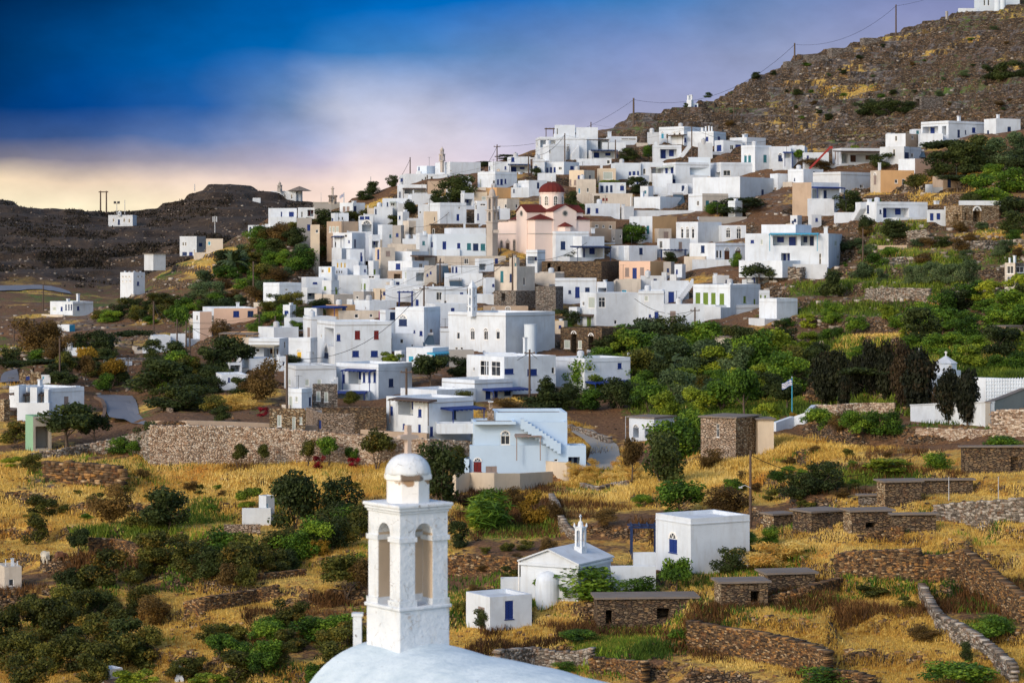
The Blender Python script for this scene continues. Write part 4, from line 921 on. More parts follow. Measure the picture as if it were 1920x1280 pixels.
house(1056,1085,1862,845,1065,'long low stone shed with a slate slab roof and a dark stall','stonedark','1550 915 1650 1000 o;1150 930 1200 1040 o',roof='slab',name='stone_shed',cat='stone shed',colR='stonedark')
R(1280,800,2.667)
KW=dict(name='stone_shed',cat='stone shed',roof='slab')
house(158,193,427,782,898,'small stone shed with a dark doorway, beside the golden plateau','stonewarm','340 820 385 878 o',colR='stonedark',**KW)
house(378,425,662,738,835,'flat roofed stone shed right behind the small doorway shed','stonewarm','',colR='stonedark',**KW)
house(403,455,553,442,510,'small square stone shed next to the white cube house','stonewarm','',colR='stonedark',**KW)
house(550,645,807,430,525,'stone shed second in the joined row above yellow broom','stonedark','',**KW)
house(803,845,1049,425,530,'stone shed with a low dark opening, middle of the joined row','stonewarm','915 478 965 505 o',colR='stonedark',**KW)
house(1043,1050,1267,440,520,'stone shed at the far right of the joined row','stonedark','',**KW)
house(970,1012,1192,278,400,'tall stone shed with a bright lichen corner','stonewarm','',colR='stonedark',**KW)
house(1188,1195,1452,268,335,'long low stone shed behind the bright lichen corner','stonedark','',**KW)
house(1391,1398,1720,103,225,'large dark stone barn wall right of the dry slope','stonedark','1640 150 1680 220 o',**KW)
house(878,885,977,345,390,'tiny stone trough shed left of the bright lichen corner','stonegrey','',**KW)
R(1540,420,4.924)
house(1693,1790,1884,358,645,'tall ornate dovecote tower with pierced panels','oldwall','1712 385 1775 460 k;1712 480 1770 560 k;1800 390 1870 450 k',colR='stonegrey',name='dovecote',cat='dovecote',ch='1750 290 20;1705 310 14;1795 315 14')
house(1553,1702,1884,950,1035,'low orange stone shed in the green scrub','tan','1704 962 1755 1008 o',name='shed',cat='shed',roof='slab')
R(0,840,2.909)
house(1308,1320,1477,328,415,'small whitewashed field house beside the dark round tree','white','')
wing(1412,1452,1497,260,395,'white',w='1452 300 1462 380 c',dd=.6)
house(1215,1222,1420,418,460,'rough pale stone yard wall block below the field house','stonepale','',name='yard_wall',cat='wall')
R(0,1020,12.8)
house(-60,110,520,545,1060,'small ornate dovecote with roof horns at the left edge','oldwall','210 830 330 1000 k;212 600 245 640 k',name='dovecote',cat='dovecote',ch='45 330 60;185 360 20;470 400 22')
R(160,1200,8)
house(212,375,562,432,660,'little white dovecote house with terracotta pots','white','248 470 262 494 k;277 472 290 494 k;303 474 316 496 k;328 476 342 498 k;415 545 470 575 k',colR='oldwall',name='dovecote',cat='dovecote',can='280 592 560 1 N')
R(0,0,1)
KW=dict(name='stone_hut',cat='stone hut')
house(1551,1560,1598,90,110,'low stone sheepfold on the skyline left of the highest pole','stonegrey','',**KW)
house(1506,1514,1553,103,120,'low stone sheepfold right of the halfway skyline pole','stonegrey','',**KW)
house(1468,1476,1505,115,128,'small stone block on the skyline just left of the halfway pole','stonegrey','',**KW)
house(1612,1620,1650,71,86,'small stone block high on the skyline under the cable','stonegrey','',**KW)
house(1712,1728,1768,181,203,'stone hut with a dark opening beside the long bush clump on the hill','stonegrey','1716 186 1724 201 o',**KW)
# ------------------------------------------------------------------ churches, towers, the chapel on the near roof
plaster('marble',(.46,.41,.37),.6,(.2,.17,.15),.6); plaster('crossstone',(.52,.42,.36),.4,(.35,.26,.2)); plaster('redtile',(.13,.022,.018),.4,(.07,.015,.012),.3)
def drumwear():
    t=NT('drumwear'); o=t.obj(); z=t.n('ShaderNodeSeparateXYZ',{0:o}); n=t.noise(o,4,5,.6); s=t.noise(t.pos(),9,3)
    f=t.math('ADD',t.rng(z.outputs[2],.15,.52,0,1),t.math('MULTIPLY',t.math('SUBTRACT',n,.5),2.2))
    f=t.math('MULTIPLY',t.rng(f,.72,.8),t.rng(z.outputs[0],-.35,-.15))
    c=t.mix(t.rng(s,.6,.75,0,.5),(.80,.79,.77),(.5,.45,.4)); c=t.mix(f,c,(.36,.24,.15)); t.base(c); t.bump(t.math('SUBTRACT',s,f),.5,.03); M['drumwear']=t.mat
drumwear()
def drumledge():
    t=NT('ledgewear'); o=t.obj(); z=t.n('ShaderNodeSeparateXYZ',{0:o}); n=t.noise(o,5,4)
    f=t.math('MULTIPLY',t.rng(t.math('ADD',z.outputs[0],t.math('MULTIPLY',n,.3)),-.05,.02),t.rng(t.math('ADD',z.outputs[0],t.math('MULTIPLY',n,.3)),.5,.44))
    t.base(t.mix(f,(.8,.79,.77),(.17,.13,.10))); M['ledgewear']=t.mat
drumledge()
def dome_prof(r,h,n=9,p=1.0): return [(r*math.cos(math.pi/2*i/n)**p if i<n else .01,h*math.sin(math.pi/2*i/n)) for i in range(n+1)]

plaster('lining',(.56,.45,.34),.6,(.35,.26,.18),.6)
def near_chapel():
    D=53.0; fr=Frame(687,750,836,965,1213,D); u=D/F; el,er=fr.el,fr.er; w=1.2
    C=fr.C; ctr=C+el*w/2+er*w/2; Z=lambda y:(1213-y)*u
    root=empty('chapel',ctr,'white chapel roof with a worn open belfry and cross, nearest building of all','chapel')
    P0=Vector((0,0,0))
    # vaulted roof
    ax=Vector((.635,-.772,0)).normalized(); lat=Vector((.772,.635,0)); r=2.75; hw=2.45; mb=MB(); ns=40; nl=22
    def vp(s,l):
        b=.03*math.sin(s*1.7+l*2.1)+.02*math.sin(s*4.1-l*3.3)
        return ax*s+lat*l+Vector((0,0,math.sqrt(r*r-l*l)-r+.0+b*.6-.022*max(s,0)))
    for i in range(ns):
        for j in range(nl):
            s0,s1=[-.85+10*k/ns for k in (i,i+1)]; l0,l1=[-hw+2*hw*k/nl for k in (j,j+1)]
            mb.quad(vp(s0,l0),vp(s1,l0),vp(s1,l1),vp(s0,l1))
    mb.build('vault',M['vaultwash'],root,smooth=True)
    mb=MB(); ze=Vector((0,0,-5.5))
    for l in (-hw,hw):
        a,b=vp(-.85,l),vp(9.15,l); q=Vector((0,0,-.06)); mb.quad(a+q,b+q,b+ze,a+ze)
    for s in (-.85,9.15):
        pts=[vp(s,-hw+2*hw*k/nl)-Vector((0,0,.01)) for k in range(nl+1)]; mb.poly(pts+[ax*s+lat*hw+ze*1.2,ax*s-lat*hw+ze*1.2])
    mb.build('wall',M['belfry'],root)
    mb=MB(); q=ax*-1.0-lat*.58; mb.obox(q+Vector((-.09,-.09,-.8)),(.18,0,0),(0,.18,0),(0,0,1.28)); mb.obox(q+Vector((-.12,-.12,.48)),(.24,0,0),(0,.24,0),(0,0,.06)); mb.build('parapet_post',M['belfry'],root)
    # belfry
    bt=MB()
    def sq(w,y0,y1): bt.obox(-el*w/2-er*w/2+Vector((0,0,Z(y0))),el*w,er*w,Vector((0,0,Z(y1)-Z(y0))))
    sq(1.26,1225,1146); sq(1.34,1146,1139)
    b=bt.build('belfry',M['belfry'],root); bt=MB(); sq(1.26,965,960); sq(1.33,960,954); sq(1.39,954,947); bc=bt.build('cornice',M['belfry'],b)
    for q in (b,bc): md=q.modifiers.new('soft','BEVEL'); md.width=.025; md.segments=3
    st=MB(); pier_stage(st,P0,el,er,w,Z(1139),Z(964.9),.45,Z(1004)); so=st.build('arched_stage',M['belfry'],b)
    ln=MB(); pw=(w-.45)/2
    for d,q in ((el,er),(-el,er),(er,el),(-er,el)):
        for s in (-1,1): ln.obox(q*(s*.2255)+d*(w/2-pw+.01)+Vector((0,0,Z(1127))),q*(-s*.004),d*(pw-.025),Vector((0,0,Z(1004)-Z(1127))))
    ln.build('arch_lining',M['lining'],so)
    cp=MB(); pw=(w-.45)/2
    for sx in (-1,1):
        for sy in (-1,1):
            for (y0,y1,g) in ((1018,1009,.035),(1139,1128,.03)):
                e=pw+2*g; o=el*(sx*(w/2-pw/2)-e/2)+er*(sy*(w/2-pw/2)-e/2)+Vector((0,0,Z(y0)+.002)); cp.obox(o,el*e,er*e,(0,0,Z(y1)-Z(y0)))
    cp.build('capitals',M['belfry'],b)
    dr=MB(); dr.lathe((0,0,0),[(.465,0),(.465,Z(905)-Z(948))],8,rot=fr.th+math.pi/8); d=dr.build('drum',M['drumwear'],b); d.location=(0,0,Z(947))
    lg=MB(); lg.lathe((0,0,0),[(.47,0),(.52,.02),(.52,.11),(.48,.14)],8,rot=fr.th+math.pi/8); l=lg.build('drum_ledge',M['ledgewear'],b); l.location=(0,0,Z(905))
    dm=MB(); dm.lathe((0,0,0),dome_prof(.485,.44,12,.85),40); o=dm.build('dome',M['belfry'],b,smooth=True); o.location=(0,0,Z(895))
    cr=MB(); a=er.normalized(); qd=Vector((-a.y,a.x,0)); zc=Z(858)
    prof=[(.055,0),(.045,.24),(.05,.31),(.22,.335),(.235,.37),(.22,.405),(.055,.43),(.055,.62)]
    for i in range(len(prof)-1):
        (x0,z0),(x1,z1)=prof[i],prof[i+1]
        p=[-a*x0+Vector((0,0,z0)),a*x0+Vector((0,0,z0)),a*x1+Vector((0,0,z1)),-a*x1+Vector((0,0,z1))]
        f=[v-qd*.06 for v in p]; g=[v+qd*.06 for v in p]; cr.quad(*f); cr.quad(*g[::-1]); cr.quad(f[1],g[1],g[2],f[2]); cr.quad(g[0],f[0],f[3],g[3])
    p=prof[-1]; cr.quad(*(v+Vector((0,0,p[1])) for v in (-a*.055-qd*.06,a*.055-qd*.06,a*.055+qd*.06,-a*.055+qd*.06)))
    o=cr.build('cross',M['crossstone'],b); o.location=(0,0,zc)
near_chapel()

def tower(root,cx,w,segs,D,th=.75,mat='white',name='bell_tower',back=0,ow=.45):
    """a square tower in stages; w in enlargement px of its face-on width, segs from the bottom up"""
    k=D/F/RS; px=ux(cx); base=segs[0][1]; c=pt(px,uy(base),D+back); off=c-root.location
    ex=Vector((-math.cos(th),math.sin(th),0)); ey=Vector((math.sin(th),math.cos(th),0)); mb=MB()
    W=w*k/(math.cos(th)+math.sin(th)); to=mb
    for s in segs:
        kind,y0,y1=s[:3]; f=s[3] if len(s)>3 else 1; z0,z1=(base-y0)*k,(base-y1)*k; ww=W*f
        if kind=='solid': mb.obox(-ex*ww/2-ey*ww/2+Vector((0,0,z0)),ex*ww,ey*ww,(0,0,z1-z0))
        elif kind=='open': pier_stage(mb,(0,0,0),ex,ey,ww,z0,z1,ww*ow,z1-ww*ow*.5-.15)
        elif kind=='oct': mb.lathe((0,0,z0),[(ww*.5,0),(ww*.5,z1-z0)],8,rot=th)
        elif kind=='pyr':
            q=[ex*ww/2*a+ey*ww/2*b+Vector((0,0,z0)) for a,b in ((-1,-1),(1,-1),(1,1),(-1,1))]; t=Vector((0,0,z1))
            for i in range(4): mb.poly([q[(i+1)%4],q[i],t])
        elif kind=='dome': mb.lathe((0,0,z0),dome_prof(ww*.48,z1-z0,8,.8),16)
        elif kind=='cross': cross(mb,(0,0,z0),z1-z0,(z1-z0)*.16,ey)
    o=mb.build(name,M[mat],root); o.location=off; return o
def apse(root,cx,w,yt,yb,D,mat,name='apse',dome=True):
    k=D/F/RS; r=w*k/2; c=pt(ux(cx),uy(yb),D); mb=MB(); h=(yb-yt)*k; pr=[(r,-3),(r,h)]
    mb.lathe((0,0,0),pr+([(r*math.cos(a),h+r*.7*math.sin(a)) for a in (.4,.8,1.2,1.55)] if dome else [(r*1.06,h+.001),(r*1.06,h+.1)]),20); o=mb.build(name,M[mat],root); o.location=c-root.location; return o

# skyline church belfry
R(700,240); D0=sky_church['_D']
tower(sky_church,618,56,[('solid',400,300,.62),('solid',300,292,1.1),('open',292,240,.95),('solid',240,234,1.12),('open',234,200,.62),('solid',200,196,.8),('dome',196,176,.75),('cross',176,165)],D0,.6,'marble',back=1,ow=.5)
# marble bell tower of the pink church
Dt=depth(ux(1068),uy(1140))
c=pt(ux(1068),uy(1140),Dt); mt=empty('bell_tower',c,'tall slim marble bell tower with open arches left of the pink church','bell tower')
tower(mt,1068,104,[('solid',1170,850,1.0),('solid',850,838,1.2),('open',838,745,.95),('solid',745,733,1.2),('open',733,625,.9),('solid',625,612,1.15),('oct',612,600,.9),('dome',600,548,.82),('cross',548,515)],Dt,.72,'marble',name='shaft',ow=.42)
k=Dt/F/RS; mb=MB(); mb.obox((.2,-2.2,(1140-945)*k),(.9,0,0),(0,.9,0),(0,0,.5)); mb.build('balcony',M['marble'],mt)
def pink_church():
    global CUR
    yb=1132; D=depth(ux(1455),uy(yb)); th=math.radians(63); k=D/F/RS
    C=pt(ux(1455),uy(yb),D); root=empty('church',C,'pink church with a dark red ribbed dome and red tiled gable roofs','church')
    el=Vector((-math.cos(th),math.sin(th),0)); er=Vector((math.sin(th),math.cos(th),0)); up=Vector((0,0,1))
    A=k/math.cos(th); B=k/math.sin(th); z=lambda y:(yb-y)*k
    a0,a1,a2,a3=65*A,160*A,240*A,372*A; b0,b1,b2=160*B,372*B,500*B
    CARVE.append((C.copy(),el,er,a3,b2,0))
    mb=MB(); f=-5.0
    fr=Frame(ux(1085),ux(1455),ux(1885),uy(815),uy(yb),D); fr.th=th; fr.el,fr.er=el,er; fr.L,fr.W=a2,b2; fr.h=z(826)
    mb.obox(up*f,el*a2,er*b2,up*(z(826)-f))                                     # the square body
    mb.obox(up*f+el*a2+er*.01,el*(a3-a2),er*(b2*.9),up*(z(838)-f))              # lower nave towards the bell tower
    def arm(o,d,s,w,ln,ye,yp):                                                   # a gabled arm: o start, d along, s across
        p=[o+up*f,o+s*w+up*f,o+s*w+up*z(ye),o+s*w/2+up*z(yp),o+up*z(ye)]; q=[v+d*ln for v in p]
        if s.cross(up).dot(d)<0: mb.poly(p[::-1]); mb.poly(q)
        else: mb.poly(p); mb.poly(q[::-1])
        mb.quad(p[0],p[4],q[4],q[0]); mb.quad(p[1],q[1],q[2],p[2])
        r=MB(); ov=.22
        for a_,b_ in ((4,3),(2,3)):
            e0=p[a_]+(p[a_]-p[b_])*.08-d*ov; e1=p[b_]-d*ov; n=up*.1
            r.obox(e0+up*.02,(e1-e0),d*(ln+ov*2),n)
        r.build('roof',M['redtile'],root)
    arm(el*a0-er*.18,er,el,a1-a0,b2+.3,752,690)       # arm whose gable shows on the left side
    arm(er*b0-el*.18,el,er,b1-b0,a2+.3,748,688)       # arm whose gable shows on the right side
    w=mb.build('wall',M['pink'],root)
    def hip(o,s,d,w_,l,y0,y1):
        r=MB(); e=.25; p=[o-s*e-d*e,o+s*(w_+e)-d*e,o+s*(w_+e)+d*(l+e),o-s*e+d*(l+e)]; p=[v+up*z(y0) for v in p]
        t=o+s*w_/2+d*l/2+up*z(y1); r.poly([p[3],p[2],p[1],p[0]])
        for i in range(4): r.poly([p[i],p[(i+1)%4],t])
        r.build('roof',M['redtile'],root)
    hip(Vector(),el,er,a0,b0,824,770); hip(er*b1,el,er,a0,b2-b1,824,785); hip(el*a1,el,er,a2-a1,b0,824,770); hip(er*b2*.7+el*a0,el,er,a2-a0,b2*.3,824,700)
    cn=MB()
    for p,d,l,n in ((Vector(),el,a2,-er),(Vector(),er,b2,-el),(el*(a2+.01),el,a3-a2,-er)):
        for y,pr,h in ((828,.16,.14),(952,.07,.10)):
            cn.obox(p+up*z(y)+d*.02,d*(l-.04),n*pr,up*h)
    cn.build('cornice',M['grey'],root)
    ap=MB(); c=er*((b0+b1)/2)-el*.1; h=z(885)
    ap.lathe(c,[(1.25,-5),(1.25,h)],8); ao=ap.build('apse',M['pink'],root); ar=MB(); ar.lathe(c+up*h,[(1.5,0),(.02,.75)],8); ar.build('apse_roof',M['redtile'],ao)
    cd=el*((a0+a1)/2)+er*((b0+b1)/2); rd=219*k/2
    d=MB(); d.lathe(cd,[(rd*1.04,z(800)),(rd*1.04,z(705)),(rd,z(700)),(rd,z(585)),(rd*1.05,z(580)),(rd*1.05,z(572))],24); do=d.build('drum',M['pink'],root)
    dm=MB(); n=48; prof=dome_prof(rd*1.05,z(478)-z(572),12,.95); i0=len(dm.v)
    for r_,zz in prof:
        for q in range(n):
            rr=r_*(1.0 if q%3 else 1.035); t=2*math.pi*q/n; dm.v.append((cd.x+rr*math.cos(t),cd.y+rr*math.sin(t),z(572)+zz))
    for j in range(len(prof)-1):
        for q in range(n): a=j*n+q; b=j*n+(q+1)%n; dm.f.append((a,b,b+n,a+n)); dm.m.append(0)
    dm.build('dome',M['redtile'],root)
    cr=MB(); cross(cr,cd+up*z(480),1.0,.1,er); cr.build('cross',M['paint'],root)
    for t in range(8):                                                           # drum windows
        an=t*math.pi/4+.32; o=Vector((math.cos(an),math.sin(an),0)); s=Vector((-o.y,o.x,0)); wm=MB()
        ww,h0,h1=.30,z(690),z(625)
        pts=[(-ww,h0),(ww,h0),(ww,h1)]+[(ww*math.cos(math.pi*i/8),h1+ww*math.sin(math.pi*i/8)) for i in range(1,8)]+[(-ww,h1)]
        b=cd+o*(rd-.02); wm.poly([b+s*x+up*y for x,y in pts],0)
        wo=MB(); e=1.35
        for (x0,y0),(x1,y1) in zip(pts,pts[1:]+pts[:1]):
            wo.quad(b+s*x0+up*y0+o*.06,b+s*x1+up*y1+o*.06,b+s*x1*e+up*(y1+(.1 if y1>h0+.1 else -.08))+o*.06,b+s*x0*e+up*(y0+(.1 if y0>h0+.1 else -.08))+o*.06)
        for yy in (.3,.55,.8): wo.obox(b+o*.03-s*ww+up*(h0+(h1-h0)*yy),s*2*ww,o*.02,up*.05)
        wo.obox(b+o*.03-s*.025+up*h0,s*.05,o*.02,up*(h1-h0+.2))
        win=wo.build('window',M['paint'],root); pm=MB(); pm.poly([b+o*.035+s*x*.98+up*y for x,y in pts]); pm.build('pane',M['glass'],win)
    def rosette(p,n,s):
        m=MB(); 
        for i in range(16):
            t0,t1=2*math.pi*i/16,2*math.pi*(i+1)/16; v=lambda r,t:p+n*.05+s*r*math.cos(t)+up*r*math.sin(t)
            m.quad(v(.33,t0),v(.33,t1),v(.5,t1),v(.5,t0)); 
        w=m.build('window',M['grey'],root); m=MB(); m.poly([p+n*.045+s*.34*math.cos(2*math.pi*i/16)+up*.34*math.sin(2*math.pi*i/16) for i in range(16)]); m.build('pane',M['glass'],w)
    rosette(el*((a0+a1)/2)-er*.18+up*z(765),-er,el); rosette(er*((b0+b1)/2)-el*.18+up*z(765),-el,er)
    def tall(p,n,s,ww,hh,door=False):
        pts=[(-ww,0),(ww,0),(ww,hh)]+[(ww*math.cos(math.pi*i/8),hh+ww*math.sin(math.pi*i/8)) for i in range(1,8)]+[(-ww,hh)]
        m=MB()
        for (x0,y0),(x1,y1) in zip(pts,pts[1:]+pts[:1]):
            e=lambda x,y:p+n*.08+s*x*1.5+up*(y+(.15 if y>.1 else -.05)); m.quad(p+n*.08+s*x0+up*y0,p+n*.08+s*x1+up*y1,e(x1,y1),e(x0,y0)); m.quad(p+s*x0*1.5+up*y0,p+s*x1*1.5+up*y1,e(x1,y1),e(x0,y0))
        for q in (.25,.5,.75): m.obox(p+n*.02-s*ww+up*hh*q,s*2*ww,n*.03,up*.05)
        m.obox(p+n*.02-s*.03,s*.06,n*.03,up*(hh+ww*.8))
        w=m.build('window',M['marble'],root); g=MB(); g.poly([p+n*.03+s*x+up*y for x,y in pts]); g.build('pane',M['glass'],w)
    A_=lambda x:(1455-x)*A
    for x,y0,h in ((1152,1105,1.35),(1270,1105,1.45),(1345,1105,1.4)): tall(el*A_(x)+up*z(y0)-er*.0,-er,el,.33,h)
    for x in (1330,1347,1364): tall(el*A_(x)+up*z(945),-er,el,.16,1.0 if x!=1347 else 1.15)
    dw=MB(); p=el*A_(1211)+up*z(1138); dw.obox(p-el*.55-er*.06,el*1.1,er*.05,up*1.9); dw.build('door',M['wood'],root)
    pm=MB(); q=p+up*2.05-er*.1; pm.poly([q-el*.9,q+el*.9,q+up*.55]); pm.obox(p-el*.75-er*.1,el*.15,er*.09,up*2.0); pm.obox(p+el*.6-er*.1,el*.15,er*.09,up*2.0); pm.build('portal',M['marble'],root)
pink_church()
# big white church: tower and rounded apse
R(700,460); Dc=big_church['_D']
tower(big_church,890,88,[('solid',640,592,1.05),('open',592,545,1.0),('solid',545,535,1.08),('open',535,455,.95),('solid',455,446,1.05),('open',446,375,.9),('pyr',375,305,.95)],Dc,.8,'white',back=3.5,ow=.32)
apse(big_church,1412,112,715,978,Dc+.9,'bluewhite',dome=False)
# far hill church
R(440,320); Df=depth(ux(440),uy(272)); fc=house(323,552,610,182,274,'stone grey church with a belfry on the far hill summit','white2','340 215 360 250 kA;388 222 408 262 bA;440 215 460 250 kA;505 215 520 255 kA',name='church',cat='church',roof='parapet',ledge=False)
tower(fc,405,44,[('solid',190,165,1.0),('open',165,135,.95),('solid',135,130,1.15),('open',130,112,.6),('dome',112,102,.6),('cross',102,92)],fc['_D'],.5,'grey',ow=.5); apse(fc,582,46,185,274,fc['_D']+2,'white2')
mb=MB(); mb.lathe((0,0,0),[(4.2,0),(.1,1.6)],8); o=mb.build('apse_roof',M['slatecap'],fc); o.location=pt(ux(582),uy(183),fc['_D']+2)-fc.location
# column monument
Dm=depth(ux(880),uy(283)); mn=empty('monument',pt(ux(880),uy(284),Dm),'marble column monument with four wreath posts against the sky','monument')
tower(mn,880,70,[('solid',300,262,1.0),('solid',262,232,.55),('solid',232,165,.26),('solid',165,158,.45),('solid',158,142,.2)],Dm,.3,'marble',name='column')
for x in (853,866,902,910):
    k=Dm/F/RS; mb=MB(); mb.lathe((0,0,0),[(.12,0),(.12,40*k),(.3,44*k),(.3,56*k),(.05,60*k)],8); o=mb.build('wreath_post',M['slatecap'],mn); o.location=pt(ux(x),uy(280),Dm-1)-mn.location
# the chapel with the saddle bell arch
R(0,300,4)
tower(saddle_chapel,897,26,[('solid',418,408,1.0),('open',408,390,1.0),('pyr',390,384,1.0)],saddle_chapel['_D']+.5,.15,'white2',name='bell_arch',ow=.5)
# hill-top chapel at the upper right
R(1400,0,3.692)
tc=house(1575,1612,1890,-75,84,'bluish white hilltop chapel cut by the upper edge of the picture','bluewhite','1640 -20 1652 40 kA;1668 -20 1680 40 kA',D=655,name='chapel',cat='chapel',ledge=False)
for x in (1735,1770): apse(tc,x,44,-30,60,652,'bluewhite')
wing(1463,1470,1590,58,95,'white',dd=-1,ledge=False)
house(1380,1386,1394,78,95,'tiny pillar shrine on the terrace below the hilltop chapel','grey','',D=650,name='shrine',cat='shrine')
R(1000,200)
hd=house(1378,1420,1440,-60,20,'little white dovecote with roof pinnacles alone on the rocky ridge','white','1425 0 1436 20 b',D=535,name='dovecote',cat='dovecote',ch='1384 -98 14;1396 -104 12;1410 -104 12;1428 -100 14')
wing(1436,1440,1482,-28,20,'bluewhite',dd=1,w='1450 -15 1472 15 b')
# gabled valley chapel
R(860,920,4.17)
def valley_chapel():
    D=depth(ux(935),uy(850)); fr=Frame(ux(485),ux(935),ux(1190),uy(575),uy(850),D); C=fr.C; el,er,L,W,h=fr.el,fr.er,fr.L,fr.W,fr.h; up=Vector((0,0,1))
    root=empty('chapel',C,'white gabled chapel with a small pinnacled belfry in the valley','chapel'); CARVE.append((C.copy(),el,er,L,W,0))
    mb=MB(); f=-4; pk=el*L/2+up*(h+.95)
    p=[up*f,el*L+up*f,el*L+up*h,pk,up*h]; q=[v+er*W for v in p]; mb.poly(p[::-1]); mb.poly(q)
    mb.quad(p[0],p[4],q[4],q[0]); mb.quad(p[1],q[1],q[2],p[2]); mb.build('wall',M['white'],root)
    r=MB()
    for a,s in ((p[4],1),(p[2],-1)):
        e=(pk-a); r.obox(a-e*.07-er*.25+up*.02,e*1.07,er*(W+.5),up*.12)
    r.build('roof',M['white2'],root)
    g=MB(); g.obox(up*(h-.30)-el*.12-er*.10,el*(L+.24),-er*.06,up*.2); g.obox(up*(h-.30)-el*.10,er*W,-el*.08,up*.2); g.build('cornice',M['white'],root)
    k=D/F/RS; c=el*((935-700)/450*L)
    a=MB(); rr=100*k; a.lathe(c,[(rr,-4),(rr,(850-735)*k)]+[(rr*math.cos(t),(850-735)*k+rr*.95*math.sin(t)) for t in (.3,.6,.9,1.2,1.54)],22); a.build('apse',M['white'],root)
    d=MB(); d.tube(p[2]-er*.12+el*.1,p[1]-er*.12+el*.1+up*3,.06,n=6); d.build('drain_pipe',M['paint'],root)
    tower(root,953,100,[('solid',530,438,1.0),('solid',438,432,1.08),('open',432,288,.9),('solid',288,278,1.02),('oct',278,262,.62),('dome',262,232,.6),('cross',232,182)],D+3.2,.62,'belfry',ow=.5)
    for x in (905,1000):
        b=MB(); b.lathe((0,0,0),[(.10,0),(.08,.12),(.01,.3)],6); o=b.build('pinnacle',M['white'],root); o.location=pt(ux(x),uy(278),D+3.2)-C
valley_chapel()
# cemetery chapel
R(1460,600,4.17)
def cemetery():
    D=depth(ux(1300),uy(640))+3; cc=house(1185,1300,1424,398,660,'white cemetery chapel with a low octagonal drum and pyramid roof','white','1190 562 1230 608 k',D=D,name='chapel',cat='chapel',ledge=False)
    k=D/F/RS; c=pt(ux(1307),uy(398),D+2.5); mb=MB(); r=178*k/2
    mb.lathe((0,0,0),[(r,-.5),(r,60*k),(r*1.06,61*k),(r*1.06,64*k)],8,rot=.3); dr=mb.build('drum',M['white'],cc); dr.location=c-cc.location
    mb=MB(); mb.lathe((0,0,0),[(r*1.1,0),(.05,58*k)],8,rot=.3); o=mb.build('drum_roof',M['white2'],cc); o.location=c-cc.location+Vector((0,0,64.3*k))
    mb=MB(); cross(mb,(0,0,0),36*k,.1,(1,0,0)); o=mb.build('cross',M['paint'],cc); o.location=c-cc.location+Vector((0,0,121*k))
    mb=MB(); cross(mb,(0,0,0),44*k,.18,(1,0,0)); o=mb.build('relief_cross',M['grey'],cc); o.location=c-cc.location+Vector((.3,-r*1.0,8*k))
    g=MB(); z=Vector((0,0,1)); w=115*k
    for i,(x0,x1,t) in enumerate(((-w,w,.0),(-w*1.6,-w*.5,.3))):
        b=Vector((0,-r-1.4-t,-46*k)); p=[b+Vector((x0,0,-2)),b+Vector((x1,0,-2)),b+Vector((x1,0,0)),b+Vector(((x0+x1)/2,0,44*k)),b+Vector((x0,0,0))]; q=[v+Vector((0,1.2,0)) for v in p]
        g.poly(p); g.quad(p[2],q[2],q[3],p[3]); g.quad(p[3],q[3],q[4],p[4]); g.quad(p[1],q[1],q[2],p[2]); g.quad(p[0],p[4],q[4],q[0])
    o=g.build('gable',M['white'],cc); o.location=c-cc.location
cemetery()
